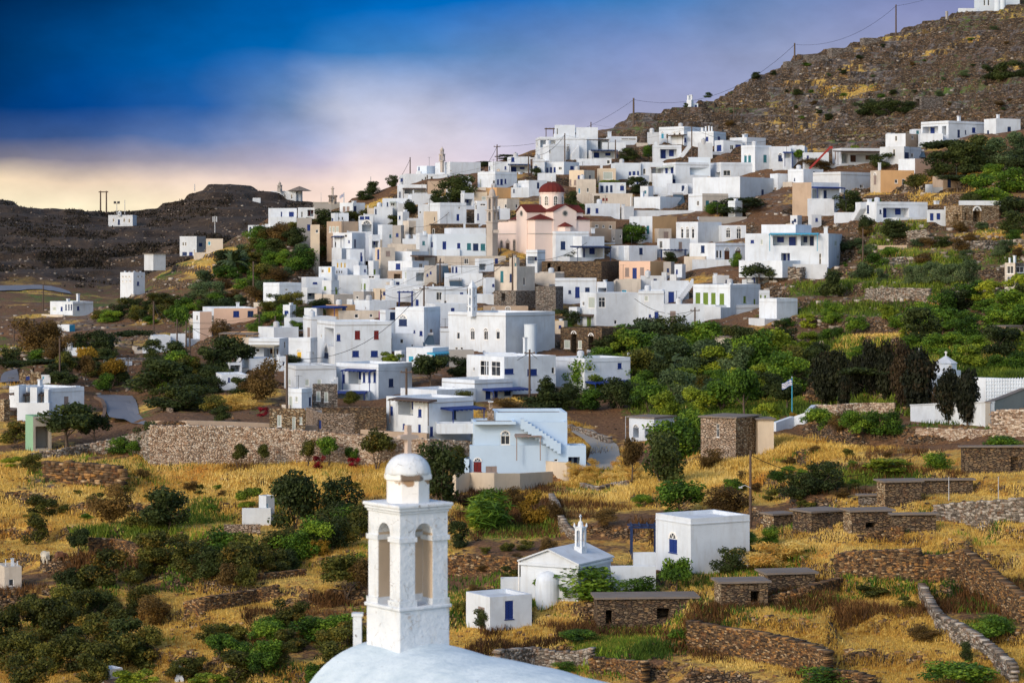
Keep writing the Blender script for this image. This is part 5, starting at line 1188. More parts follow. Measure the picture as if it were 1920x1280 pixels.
# ------------------------------------------------------------------ the small houses crowding the lanes between the larger ones
def infill():
    rng=random.Random(42); R(0,0,1); named=list(NAMED); n=0; tries=0; used=set()
    skip=[(890,1110,300,480),(1380,1480,330,440)]
    while n<108 and tries<16000:
        tries+=1; y=rng.uniform(262,700); x=rng.uniform(400,1720)
        tx=float(np.interp(y,[230,300,400,500,600,700,760],[1080,930,770,650,540,425,480])); tx2=float(np.interp(y,[230,300,400,500,600,700],[1380,1640,1560,1440,1380,1150]))
        if not tx<x<tx2 or (y<312 and x>1080): continue
        ii=int(np.searchsorted(GP,x)); sky=float((HZ-TH[ii]/GD*F)[GD>200].min())
        w=rng.uniform(19,40); h=rng.uniform(20,34); x0,x1,y0,y1=x-w/2,x+w/2,y-h,y
        if any(a<x<b and c<y1-h/2<d for a,b,c,d in skip): continue
        if y0<sky+5: continue
        ov=0
        for a,b,c,d in BOX: ov+=max(0,min(b,x1)-max(a,x0))*max(0,min(d,y1)-max(c,y0))
        if ov>.30*w*h: continue
        near=sorted(named,key=lambda q:abs(q[2]-x)+1.3*abs(q[3]-(y-h/2)))
        for r,f,nx,ny,lab in [q for q in near if not q[4].startswith('little')][:4]:
            side='left of' if x<nx-18 else 'right of' if x>nx+18 else ('below' if y-h/2>ny else 'above')
            if (side,lab) not in used: break
        else: continue
        used.add((side,lab)); keep=trim(lab,8)
        xc=x0+w*rng.uniform(.2,.75); col=rng.choices(['white','white2','cream','oldwall','grey'],[6,3,1,1.4,.4])[0]; c=rng.choice('bbbntkg'); m=[]
        px=lambda u:x0+(x1-x0)*u
        for u in rng.sample([.12,.3,.55,.78],rng.randint(1,3)):
            ww=rng.uniform(3,5); hh=rng.uniform(4.5,8); yy=y1-rng.uniform(6,h*.5)-hh*.3
            if abs(px(u)-xc)<5: continue
            m.append(f'{px(u)} {yy-hh*.6} {px(u)+ww} {yy+hh*.4} {c}')
        if rng.random()<.5: u=rng.choice([.2,.6,.7]); m.append(f'{px(u)+6} {y1-10.5} {px(u)+10.5} {y1-.6} {c.upper() if c in "bngt" else "B"}')
        if rng.random()<.22 and h>25: m=[f'{px(.1) if xc<x0+w/2 else px(.08)} {y1-h*.62} {px(.9) if xc<x0+w/2 else px(.6)} {y1-h*.2} o{c if c in "bng" else "n"}']
        house(x0,xc,x1,y0,y1,f'little {dict(white="white",white2="off white",cream="cream",oldwall="weathered",grey="grey")[col]} house just {side} the {keep}'.replace('the the','the'),col,';'.join(m),ch=f'{px(.3)} {y0-4} 5' if rng.random()<.35 else '',found=2.2)
        BOX.append((x0,x1,y0,y1)); n+=1
    # paved yards with low walls in front of many houses, aerials and tanks on their roofs
    for r,f,nx,ny,lab in NAMED:
        if r.get('category')!='house' or f.D<285 or f.D>500: continue
        q=rng.random()
        if q<.5:
            d=rng.uniform(1.5,2.8); mb=MB(); o=-f.er*d; L=f.L*rng.uniform(.5,.95); hh=rng.choice([.12,.12,.5])
            mb.obox(o+Vector((0,0,-5)),f.el*L,f.er*(d-.02),(0,0,5+.1)); mb.obox(o+Vector((0,0,.1)),f.el*L,f.er*.2,(0,0,hh)); mb.build('yard_terrace',M['white2' if rng.random()<.6 else 'oldwall'],r)
        if rng.random()<.3 and not lab.startswith('little'):
            c=r.location+f.el*f.L*rng.uniform(.2,.8)+f.er*f.W*rng.uniform(.3,.6)+Vector((0,0,f.h-.3)); a=empty('television_aerial',c,f'thin aerial on the roof of the {trim(lab,9)}','aerial','aerials on the village roofs'); mb=MB(); hh=rng.uniform(1.6,2.8); mb.tube((0,0,0),(0,0,hh),.03,n=5)
            for k in range(5): mb.tube((-.35+.17*k,-.3+.04*k,hh-.1),(-.35+.17*k,.3-.04*k,hh-.1),.015,n=4)
            mb.tube((-.45,0,hh-.1),(.45,0,hh-.1),.015,n=4); mb.build('rod',M['darkmetal'],a)
        if rng.random()<.2 and not lab.startswith('little'):
            c=r.location+f.el*f.L*rng.uniform(.3,.7)+f.er*f.W*rng.uniform(.2,.4)+Vector((0,0,f.h-.29)); tk=empty('water_tank',c,f'small roof tank on the {trim(lab,11)}','water tank','water tanks on the village roofs'); mb=MB(); mb.lathe((0,0,0),[(.45,0),(.45,.9),(.3,1.05),(.1,1.1)],12); mb.build('barrel',M[rng.choice(['white2','steel','white2'])],tk); mb=MB(); mb.lathe((0,0,1.1),[(.14,0),(.14,.08)],8); mb.build('lid',M['darkmetal'],tk)
infill()
# ------------------------------------------------------------------ cut the building plots into the slope, then lay the ground
def carve():
    global TH
    for C,el,er,L,W,dd in CARVE:
        dmax=max(L,W)+14; j0,j1=np.searchsorted(GD,[C.y-6,C.y+dmax]); 
        x,y,z=TX[:,j0:j1]-C.x,TY[:,j0:j1]-C.y,TH[:,j0:j1]
        u=x*el.x+y*el.y; v=x*er.x+y*er.y
        du=np.maximum(np.maximum(-u,u-L),0); dv=np.maximum(np.maximum(-v,v-W*.7),0); dist=np.hypot(du,dv)
        lim=C.z-.12+np.clip(dist-1.3,0,None)*1.1
        TH[:,j0:j1]=np.minimum(z,lim)
carve()
# ------------------------------------------------------------------ walls and roads
def stones(name,pts,thick,size,mat,label,cat='stone wall',group=None,seed=1,rough=.35,cap=None,step=None):
    """a drystone wall laid stone by stone. pts = (px, top row, base row) of the photograph; base stands on the ground"""
    rng=np.random.default_rng(seed); P=[]
    for x,yt,yb in pts:
        d=depth(x,yb); b=pt(x,yb,d); h=(yb-yt)/F*d; P.append((b,h))
    V=[];Fc=[];T=[]
    for (a,ha),(b,hb) in zip(P,P[1:]):
        L=math.hypot(b.x-a.x,b.y-a.y); e=Vector((b.x-a.x,b.y-a.y,0))/max(L,1e-3); n=Vector((e.y,-e.x,0))
        if n.y>0: n=-n
        s=0.0; 
        hmax=max(ha,hb); z=-.6; course=0
        while z<hmax:
            ch=size*(.55+.4*rng.random())*.55; s=-size*rng.random()
            while s<L:
                w=size*(.6+.9*rng.random()); m=min(max((s+w/2)/L,0),1); hh=ha+(hb-ha)*m; zb=a.z+(b.z-a.z)*m
                if z<hh-ch*.3:
                    c=a+e*(s+w/2); c=Vector((c.x,c.y,zb+z+ch/2)); dp=thick*(.5+.0*rng.random())
                    top=z+ch*1.6>hh; out=(rng.random()-.4)*size*rough
                    hx,hy,hz=w/2*.97,dp,ch/2*(.98 if not top else .9+.5*rng.random())
                    i=len(V)
                    for sx in (-1,1):
                        for sy in (-1,1):
                            for sz in (-1,1):
                                j=(rng.random(3)-.5)*size*.22
                                v=c+e*(sx*hx+j[0])+n*(sy*hy+(out if sy>0 else 0)+j[1]*.6)+Vector((0,0,sz*hz+j[2]*.5)); V.append(v)
                    for f in ((0,1,3,2),(4,6,7,5),(0,4,5,1),(2,3,7,6),(0,2,6,4),(1,5,7,3)): Fc+= [i+q for q in f]
                    T+= [rng.random()]*8
                s+=w
            z+=ch
    a=np.zeros((len(V),4)); a[:,0]=a[:,1]=a[:,2]=np.array(T); a[:,3]=1
    o=npmesh(name,np.array([tuple(v) for v in V]),np.array(Fc),4,[M[mat]],attrs={'tone':(a,'POINT')}); 
    return tag(o,label,cat,group)
def strip(name,pts,thick,mat,label,cat='wall',cap=None,caph=.12,group=None,found=3):
    """a plastered or mortared wall: pts = (px, top row, base row)"""
    P=[]
    for x,yt,yb in pts: d=depth(x,yb); P.append((pt(x,yb,d),(yb-yt)/F*d))
    root=empty(name,P[0][0],label,cat,group); o0=P[0][0]; mb=MB(); cb=MB()
    for (a,ha),(b,hb) in zip(P,P[1:]):
        e=Vector((b.x-a.x,b.y-a.y,0)).normalized(); n=Vector((-e.y,e.x,0)); n=n if n.y>0 else -n
        A,B=a-o0,b-o0; u=Vector((0,0,1)); q=[A-u*found,B-u*found,B+u*hb,A+u*ha]; r=[v+n*thick for v in q]
        mb.quad(*q); mb.quad(*r[::-1]); mb.quad(q[3],q[2],r[2],r[3]); mb.quad(q[0],q[3],r[3],r[0]); mb.quad(q[1],r[1],r[2],q[2])
        if cap:
            c=q[3]-n*.08+u*.002; cb.obox(c,q[2]-q[3],n*(thick+.16),u*caph)
    mb.build('wall',M[mat],root)
    if cap: cb.build('coping',M[cap],root)
    return root
# the great road wall
stones('retaining_wall',[(283,797,870),(350,797,869),(430,799,868),(520,803,868),(620,810,867),(720,819,867),(800,823,866),(884,827,864)],.7,.25,'palestone','great pale rubble retaining wall below the road','retaining wall',seed=3,rough=.22)
strip('parapet',[(283,789,797),(350,788,797),(430,790,799),(520,794,803),(620,800,810),(720,808,818),(800,812,823),(884,816,827)],.45,'tan','long tan parapet running along the top of the great rubble wall','parapet',found=.3)
stones('retaining_wall',[(60,849,860),(110,843,856),(165,832,850),(215,822,846),(286,806,870)],.6,.3,'rubblestone','low grey stone wall sloping down left from the great rubble wall','retaining wall',seed=5)
strip('leaning_slab',[(333,848,866),(345,846,866)],.25,'tan','tan slab leaning at the foot of the great rubble wall','slab')
# right foreground drystone
D3='drystone'
stones('drystone_wall',[(1296,1163,1218),(1345,1172,1224),(1400,1180,1233),(1450,1190,1243),(1500,1201,1252),(1552,1220,1264)],.7,.22,D3,'long brown drystone wall holding up the golden plateau',seed=11)
stones('drystone_wall',[(1572,1038,1080),(1620,1032,1082),(1680,1030,1085),(1722,1028,1088)],.7,.22,D3,'drystone wall with orange lichen behind the small thornless hollow',seed=12)
stones('drystone_wall',[(1724,1042,1087),(1765,1040,1088),(1806,1030,1090)],.7,.22,D3,'drystone wall section with a gap stone, in the middle of the hollow',seed=13)
stones('drystone_wall',[(1808,1028,1092),(1840,1050,1112),(1880,1085,1142),(1925,1120,1170)],.7,.22,D3,'tall drystone wall falling away to the right edge of the picture',seed=14)
stones('drystone_wall',[(1728,1092,1108),(1742,1120,1142),(1760,1148,1172),(1790,1165,1192),(1830,1188,1216),(1870,1216,1246),(1900,1244,1278)],.55,.34,'rubblestone','grey freestanding stone fence winding down to the bottom right corner',seed=15)
stones('drystone_wall',[(1520,1262,1290),(1560,1256,1286),(1600,1257,1288),(1632,1266,1292)],.7,.22,D3,'short drystone wall cut by the bottom edge, below the golden plateau',seed=16)
stones('drystone_wall',[(1424,1122,1134),(1470,1110,1130),(1520,1096,1116),(1575,1082,1096)],.6,.22,D3,'curved heap of flat stones behind the flat roofed sheds',seed=17)
stones('drystone_wall',[(1612,1004,1014),(1660,990,1006),(1690,985,1002)],.6,.22,D3,'short low stone row above the lichen wall',seed=18)
stones('drystone_wall',[(1756,946,972),(1810,942,976),(1860,938,978),(1925,932,978)],.6,.3,'rubblestone','grey retaining wall with rock slabs at the right edge',seed=19)
stones('drystone_wall',[(932,1218,1262),(1000,1214,1250),(1060,1222,1248),(1110,1215,1238)],.6,.25,'rubblestone','low grey stone wall just right of the near chapel roof',seed=20)
stones('drystone_wall',[(1110,1230,1262),(1160,1236,1262),(1210,1240,1280)],.6,.22,D3,'brown stone wall below the small green lawn',seed=21)
stones('drystone_wall',[(1034,925,938),(1046,946,962),(1052,968,982),(1065,985,998),(1080,1000,1012)],.5,.25,'rubblestone','grey stone fence beside the stepped footpath',seed=22)
stones('drystone_wall',[(1092,905,914),(1120,912,922),(1150,905,914),(1180,900,910)],.5,.3,'rubblestone','pale topped stone wall under the rust coloured grass',seed=23)
# left foreground terraces
stones('drystone_wall',[(352,1128,1146),(380,1120,1150),(430,1112,1138),(480,1104,1126),(520,1096,1114)],.6,.22,D3,'small boxed stone terrace wall in the straw field',seed=31)
stones('drystone_wall',[(470,1076,1090),(520,1072,1084),(570,1066,1078)],.5,.22,D3,'thin stone terrace edge above the straw field',seed=32)
stones('drystone_wall',[(170,1008,1038),(215,1010,1034),(262,1020,1044)],.6,.22,D3,'brown terrace wall below the strip of green crop',seed=33)
stones('drystone_wall',[(835,1046,1078),(880,1040,1074),(930,1040,1070),(975,1046,1078)],.6,.24,D3,'dark stone terrace wall behind the gabled chapel store',seed=34)
stones('drystone_wall',[(90,868,900),(130,866,904),(170,868,908),(230,878,915)],.8,.6,D3,'craggy stone bank at the upper left of the orange fields',seed=35)
# walls of the cemetery and lanes
R(1460,600,4.17)
def rr(*p): return [(ux(a),uy(b),uy(c)) for a,b,c in p]
strip('cemetery_wall',rr((1030,668,790),(1300,655,812),(1655,645,838)),.5,'white','smooth white cemetery wall behind the clipped cypresses',cap='white2')
stones('cemetery_wall',rr((295,658,742),(450,662,748),(600,648,738),(760,650,735),(905,650,735)),.5,.25,'palestone','whitewashed rubble cemetery wall behind the green bushes','wall',seed=41)
strip('lane_wall',rr((-20,800,870),(120,752,830),(240,712,790),(292,662,745)),.5,'white','white wall sloping up past the flagpole',cap=None)
strip('cemetery_wall',rr((1420,445,668),(1618,450,668)),.5,'white','tall plain white cemetery back wall beside the chapel')
def niches():
    pts=rr((1618,450,668),(1935,462,660)); nw=strip('niche_wall',pts,.6,'bluewhite','pale blue cemetery wall divided into a grid of burial niches','niche wall')
    a=pt(pts[0][0],pts[0][2],depth(pts[0][0],pts[0][2]))-nw.location; b=pt(pts[1][0],pts[1][2],depth(pts[1][0],pts[1][2]))-nw.location
    e=(b-a); L=math.hypot(e.x,e.y); h=(pts[0][2]-pts[0][1])/F*nw.location.y; mb=MB(); n=Vector((e.y,-e.x,0)).normalized(); n=n if n.y<0 else -n
    for i in range(16):
        t=e*(i/15); mb.obox(a+t+n*.002,e*(.10/L),n*.10,(0,0,h-.1))
    for j in range(8): mb.obox(a+Vector((0,0,j*h/8))+n*.003,e,n*.085,(0,0,.09))
    mb.build('niche_grid',M['white'],nw)
niches()
strip('lane_wall',rr((1655,648,840),(1760,610,800),(1935,540,720)),.5,'concrete','grey cement wall rising to the right of the cemetery',cap='slatecap')
stones('drystone_wall',rr((1668,712,905),(1760,705,900),(1935,690,900)),.6,.36,'palestone','high pale rubble wall under the grey cement wall',seed=43)
stones('drystone_wall',rr((1090,842,880),(1300,850,895),(1500,852,900),(1690,858,905)),.5,.25,'palestone','low pale stone wall running below the cypress trees',seed=44)
stones('drystone_wall',rr((210,575,650),(300,578,655),(420,580,650)),.6,.36,D3,'dark stone terrace wall left of the burnt cypresses',seed=45)
R(1540,420,4.924)
stones('terrace_wall',rr((420,600,690),(600,590,690),(800,590,685),(1000,600,690)),.5,.3,'rubblestone','terrace wall between the two strips of green crop',seed=51)
stones('terrace_wall',rr((480,320,380),(640,315,390),(800,310,375),(1000,305,350)),.5,.45,'rubblestone','grey stone terrace wall above the row of olive trees',seed=52)
stones('terrace_wall',rr((1250,160,250),(1500,160,240),(1700,150,215),(1890,150,210)),.5,.45,'rubblestone','terrace wall below the straw strip at the right edge',seed=53)
stones('terrace_wall',rr((800,70,130),(880,60,140),(990,58,135)),.5,.3,'rubblestone','short grey stone wall at the foot of the white porch house',seed=54)
strip('terrace_wall',rr((520,198,235),(790,195,232)),.4,'tan','low tan cement wall in the scrub below the white porch house')
R(1300,400)
stones('terrace_wall',rr((650,480,590),(780,482,600),(950,490,590),(1060,495,570)),.5,.45,'rubblestone','rough stone wall under the large white house with the upper porch',seed=55)
R(860,760,6)
strip('garden_wall',rr((-30,770,1000),(130,752,960),(400,760,985)),.4,'cream','stained cream garden wall below the red door')
strip('garden_wall',rr((402,765,985),(690,762,960),(1060,742,870)),.4,'cream','long peeling cream garden wall in front of the pale blue house')
strip('garden_wall',rr((682,615,765),(900,612,768),(1060,632,760),(1215,640,860)),.4,'cream','tall cream yard wall under the pale blue house terrace')
stones('lane_wall',rr((1235,215,245),(1400,260,320),(1550,310,380),(1700,355,430)),.5,.32,'rubblestone','sloping stone lane wall with a white top beside the pale blue house','wall',seed=56)
def drape(name,rows,mat,nu=6,level=True):
    """a road or path: rows = (left px, row, right px, row) across its course, laid on the ground"""
    mb=MB(); G=[]
    for a in rows: G.append([pt(*(lambda x,y:(x,y,depth(x,y)))(a[0]+(a[2]-a[0])*i/nu,a[1]+(a[3]-a[1])*i/nu)) for i in range(nu+1)])
    rows2=[]
    for r0,r1 in zip(G,G[1:]):
        for k in range(4): rows2.append([p.lerp(q,k/4) for p,q in zip(r0,r1)])
    rows2.append(G[-1])
    for r in rows2:
        zs=[zat(p.x,p.y) for p in r]; m=sum(zs)/len(zs)
        for p,z in zip(r,zs): p.z=(max(m,z*.6+m*.4)+.16) if level else z+.25
    for r0,r1 in zip(rows2,rows2[1:]):
        for i in range(nu): mb.quad(r0[i],r0[i+1],r1[i+1],r1[i])
    o=mb.build(name,M[mat],smooth=True); return tag(o,kind='structure')
def roads():
    drape('road',[(205,792,288,797),(200,775,262,778),(192,760,258,762),(186,748,254,751),(182,741,248,745)],'asphalt')
    drape('road',[(0,720,36,718),(2,708,34,702),(10,700,32,694)],'asphalt',3,False)
    drape('far_road',[(-30,548,-30,538),(20,546,20,537),(60,544,58,536),(100,547,96,538),(135,553,130,548)],'asphalt',3,False)
    drape('path',[(1098,880,1165,884),(1104,860,1165,862),(1108,842,1160,840),(1095,828,1145,824),(1070,812,1110,806)],'concrete')

strip('road_kerb',[(176,742,746),(188,748,754),(194,760,767),(192,775,783),(182,790,800)],.4,'palestone','pale stone kerb wall curving round the road bend','kerb wall',found=1)
strip('road_kerb',[(283,752,757),(300,756,762),(318,766,773)],.4,'stonepale','rough stone kerb on the outside of the road bend','kerb wall',found=1)

R(700,620,3.688)
stones('terrace_wall',[(ux(432),uy(690),uy(738)),(ux(560),uy(690),uy(732)),(ux(692),uy(688),uy(728))],.5,.24,'palestone','pale rubble terrace wall under the blue railings right of the blue loggia house',seed=57)
# ------------------------------------------------------------------ plants
def leaf_cloud(lobes,n,size,seed,flat=.0,inner=.35,aspect=1.5,droop=0):
    """n leaf sprays spread through lobes [(x,y,z,rx,rz)] of a unit crown"""
    rng=np.random.default_rng(seed); L=np.array(lobes,float); w=(L[:,3]**2*L[:,4])**.66; k=rng.choice(len(L),n,p=w/w.sum())
    d=rng.normal(size=(n,3)); d/=np.linalg.norm(d,axis=1)[:,None]
    r=np.where(rng.random(n)<inner,rng.random(n)**.5*.85,.82+.25*rng.random(n))
    bump=1+.22*np.sin(d[:,0]*5+k*1.7)*np.cos(d[:,1]*4.3+d[:,2]*5.1+k)
    r=r*bump
    c=np.stack([L[k,0]+d[:,0]*r*L[k,3],L[k,1]+d[:,1]*r*L[k,3],L[k,2]+d[:,2]*r*L[k,4]],-1)
    keep=c[:,2]>.0; c=c[keep]; d=d[keep]; k=k[keep]; n=len(c)
    nn=d+rng.normal(size=(n,3))*.75; nn[:,2]+=.25; nn/=np.linalg.norm(nn,axis=1)[:,None]
    t=np.cross(nn,rng.normal(size=(n,3))); t/=np.linalg.norm(t,axis=1)[:,None]; b=np.cross(nn,t)
    s=size*(.55+.9*rng.random(n))[:,None]; 
    a0=c-t*s*.5; a1=c+b*s*.5/aspect; a2=c+t*s*.5; a3=c-b*s*.5/aspect
    V=np.stack([a0,a1,a2,a3],1).reshape(-1,3); f=np.arange(4*n)
    lt=rng.random(len(L)); lg=rng.random(len(L)); tone=np.zeros((n,4)); tone[:,0]=np.clip(lt[k]*.5+rng.random(n)*.5,0,1); tone[:,1]=lg[k]*.75+rng.random(n)*.25; tone[:,3]=1
    return V,f,np.repeat(tone,4,0)
def lobes_round(rng,m=16,z0=.18,top=1.0,sp=.36,r=(.14,.24)):
    out=[]
    for i in range(m):
        a=rng.random()*2*math.pi; q=rng.random()**.55*sp; z=z0+(top-.16-z0)*rng.random(); q*=math.sqrt(max(.12,1-((z-.45)/.62)**2)); rr=r[0]+(r[1]-r[0])*rng.random()
        out.append((q*math.cos(a),q*math.sin(a),z,rr,rr*.8))
    return out
MESH={}
leafmat('leaf_burnt',(.018,.012,.007),(.045,.03,.014),(.09,.06,.025))
def crown_set(key,kind,mat,n,size,count=4,**kw):
    L=[]
    for i in range(count):
        rng=np.random.default_rng(hash_(key)+i*31)
        if kind=='round': lo=lobes_round(rng,15,.12)
        elif kind=='low': lo=lobes_round(rng,14,.05,.95,.40,(.12,.2))
        elif kind=='tree': lo=lobes_round(rng,15,.48,1.0,.36,(.13,.2))
        elif kind=='umbrella': lo=[(math.cos(a)*q,math.sin(a)*q,.72+.2*rng.random(),.16+.08*rng.random(),.09) for a,q in ((rng.random()*6.28,rng.random()**.5*.42) for _ in range(18))]
        elif kind=='cypress': lo=[(rng.normal()*.06,rng.normal()*.06,z,.36*math.sin(math.pi*min(1,max(.12,(1.08-z)/1.02)))**.7+.05,.14) for z in np.linspace(.2,.93,11)]
        elif kind=='conifer': lo=[(rng.normal()*.13*(1.1-z),rng.normal()*.13*(1.1-z),z,.40*(1.06-z)+.03,.07) for z in np.linspace(.1,.97,15)]
        elif kind=='reed': lo=[(rng.normal()*.2,rng.normal()*.2,.3+.3*rng.random(),.2,.4) for _ in range(8)]
        V,f,t=leaf_cloud(lo,n,size,hash_(key)+i,**kw)
        me=npmesh(None,V,f,4,attrs={'tone':(t,'POINT')}) if False else mesh_only(key+'_leaves',V,f,4,M[mat],t); L.append(me)
    MESH[key]=L
def hash_(s): return sum(ord(c)*(i+3) for i,c in enumerate(s))%9973
def mesh_only(name,V,f,nper,mat,tone):
    o=npmesh(name,V,f,nper,[mat],attrs={'tone':(tone,'POINT')}); me=o.data; bpy.data.objects.remove(o); return me
def trunk_mesh(seed,z=.55,r=.035,branch=5,spread=.3,stems=1,lean=.1):
    rng=random.Random(seed); mb=MB()
    for s in range(stems):
        p=Vector((rng.uniform(-.04,.04)*(stems>1),rng.uniform(-.04,.04)*(stems>1),-.06)); q=p.copy(); rr=r
        d=Vector((rng.uniform(-lean,lean),rng.uniform(-lean,lean),1))
        for i in range(4):
            n=q+Vector((d.x+rng.uniform(-.12,.12),d.y+rng.uniform(-.12,.12),1))*(z/4); mb.tube(q,n,rr,rr*.82,7,caps=False); q=n; rr*=.82
            if i>=1:
                for b in range(branch//2):
                    a=rng.uniform(0,6.28); e=q+Vector((math.cos(a)*spread*rng.uniform(.6,1),math.sin(a)*spread*rng.uniform(.6,1),rng.uniform(.1,.34))); m=(q+e)/2+Vector((0,0,-.02)); mb.tube(q,m,rr*.6,rr*.4,5,caps=False); mb.tube(m,e,rr*.4,rr*.12,5,caps=False)
    o=mb.build('trunk_mesh',M['bark'],smooth=True); me=o.data; bpy.data.objects.remove(o); return me
TR=[trunk_mesh(i) for i in range(4)]; TRM=[trunk_mesh(20+i,.4,.022,4,.34,3,.3) for i in range(3)]; TRC=[trunk_mesh(40,.3,.05,0,.1,1,.02),trunk_mesh(41,.3,.05,0,.1,2,.02)]
crown_set('olive','round','leaf_olive',4420,0.056,6); crown_set('scrub','low','leaf_olive',3400,0.063,6); crown_set('green','round','leaf_green',4420,0.056,5); crown_set('bright','low','leaf_bright',3740,0.063,4)
crown_set('grey','round','leaf_grey',4420,0.052,4); crown_set('dark','round','leaf_dark',4760,0.056,5); crown_set('darktree','tree','leaf_dark',4760,0.056,4); crown_set('greentree','tree','leaf_green',3740,0.056,4); crown_set('olivetree','tree','leaf_olive',3230,0.059,4)
crown_set('brown','round','leaf_brown',5100,0.044,3); crown_set('browntree','tree','leaf_brown',4420,0.048,3); crown_set('gold','tree','leaf_gold',4080,0.052,2); crown_set('goldbush','low','leaf_gold',3740,0.052,2); crown_set('cypress','cypress','leaf_cypress',5400,.075,4,inner=.5); crown_set('burnt','cypress','leaf_burnt',3400,.06,2,inner=.5)
crown_set('conifer','conifer','leaf_dark',5100,0.056,2); crown_set('umbrella','umbrella','leaf_dark',4420,0.056,3); crown_set('pink','round','leaf_pink',2550,0.052,1); crown_set('red','low','leaf_red',1530,0.074,2); crown_set('rust','low','grass_dry',4420,0.067,2,aspect=5)
crown_set('feather','reed','leaf_green',2600,.20,2,aspect=8,inner=.6)
TRUNKED={'darktree':TR,'greentree':TR,'olivetree':TRM,'browntree':TR,'gold':TRM,'cypress':TRC,'burnt':TRC,'conifer':TRC,'umbrella':TR,'olive':TRM,'green':TRM,'grey':TRM,'dark':TRM}
NAMES={'olive':('olive_bush','bush'),'scrub':('shrub','shrub'),'green':('leafy_bush','bush'),'bright':('bright_shrub','shrub'),'grey':('grey_bush','bush'),'dark':('dark_bush','bush'),'darktree':('dark_tree','tree'),'greentree':('leafy_tree','tree'),'olivetree':('small_tree','tree'),
 'brown':('brown_bush','bush'),'browntree':('brown_tree','tree'),'gold':('golden_tree','tree'),'goldbush':('golden_bush','bush'),'cypress':('cypress_tree','tree'),'burnt':('cypress_tree','tree'),'conifer':('conifer_tree','tree'),'umbrella':('pine_tree','tree'),'pink':('blossom_bush','bush'),'red':('flower_bush','flowers'),'rust':('dry_bush','bush'),'feather':('reed_clump','reeds')}
PN=0
def plant(px,py,w,h,kind,label,group=None,d=None):
    """px, py: foot of the plant; w, h: its size, all in px of the photograph"""
    global PN; PN+=1; rng=random.Random(PN*77+int(px))
    D=depth(px,py) if d is None else d; k=D/F; c=pt(px,py,D); nm,cat=NAMES[kind]
    me=MESH[kind][rng.randrange(len(MESH[kind]))]; S=(w*k*1.12,w*k*1.12,h*k*1.06); rot=rng.random()*6.28
    if kind in TRUNKED and h*.5333>11:
        r=empty(nm,c,label,cat,group); r.rotation_euler=(0,0,rot); r.scale=S
        ms=TRUNKED[kind]; t=bpy.data.objects.new('trunk',ms[rng.randrange(len(ms))]); COL.objects.link(t); t.parent=r
        o=bpy.data.objects.new('crown',me); COL.objects.link(o); o.parent=r; return r
    o=bpy.data.objects.new(nm,me); COL.objects.link(o); o.location=c; o.rotation_euler=(0,0,rot); o.scale=S
    return tag(o,label,cat,group)
def inpoly(x,y,p):
    r=False; j=len(p)-1
    for i in range(len(p)):
        if (p[i][1]>y)!=(p[j][1]>y) and x<(p[j][0]-p[i][0])*(y-p[i][1])/(p[j][1]-p[i][1])+p[i][0]: r=not r
        j=i
    return r
def thicket(poly,n,w,h,kinds,labels,group,seed,gap=.5):
    """individual bushes over a patch of the hillside; kinds = [(kind, weight)]"""
    rng=random.Random(seed); xs=[p[0] for p in poly]; ys=[p[1] for p in poly]; done=[]; tries=0
    while len(done)<n and tries<n*60:
        tries+=1; x=rng.uniform(min(xs),max(xs)); y=rng.uniform(min(ys),max(ys))
        if not inpoly(x,y,poly): continue
        ww=rng.uniform(*w)
        if any(abs(x-a)<(ww+b)*gap*.5 and abs(y-c)<(ww+b)*gap*.32 for a,c,b in done): continue
        done.append((x,y,ww))
    done.sort(key=lambda t:t[1])
    for x,y,ww in done:
        kd=rng.choices([k for k,_ in kinds],[q for _,q in kinds])[0]
        plant(x,y,ww,ww*rng.uniform(*h),kd,labels[kd],group)
# --- scrub of the lower left
LB={'olive':'dark olive green bush in the dense scrub of the lower left slope','scrub':'low rounded shrub in the dense scrub of the lower left slope','dark':'very dark bush in the dense scrub of the lower left slope','green':'fresher green bush in the dense scrub of the lower left slope','brown':'brownish bush in the dense scrub of the lower left slope'}
thicket([(-20,1150),(100,1095),(200,1085),(320,1050),(335,1110),(310,1200),(300,1290),(-20,1300)],34,(48,88),(.75,1.05),[('olive',6),('scrub',2),('dark',1.2),('brown',.8)],LB,'scrub bushes of the lower left slope',1,.42)
LB2={'olive':'dark olive green bush on the bank between the white field house and the belfry','scrub':'low olive shrub on the bank between the white field house and the belfry','green':'bright green bush on the bank between the white field house and the belfry','dark':'very dark bush on the bank between the white field house and the belfry'}
thicket([(335,1085),(330,1045),(420,1060),(520,1050),(560,1030),(600,1010),(690,990),(690,1010),(620,1045),(500,1085),(400,1095)],24,(50,86),(.75,1.0),[('olive',5),('scrub',2),('green',2),('dark',1)],LB2,'bushes on the bank left of the belfry',2,.42)
LB3={'olive':'olive green bush on the straw terraces at the bottom left of the belfry','scrub':'low shrub on the straw terraces at the bottom left of the belfry','green':'green bush on the straw terraces at the bottom left of the belfry','brown':'dry brown bush on the straw terraces at the bottom left of the belfry'}
thicket([(330,1215),(420,1185),(560,1150),(670,1170),(650,1290),(330,1300)],20,(42,76),(.7,1.0),[('olive',4),('scrub',3),('green',2.2),('brown',.8)],LB3,'bushes on the bottom left terraces',3,.46)
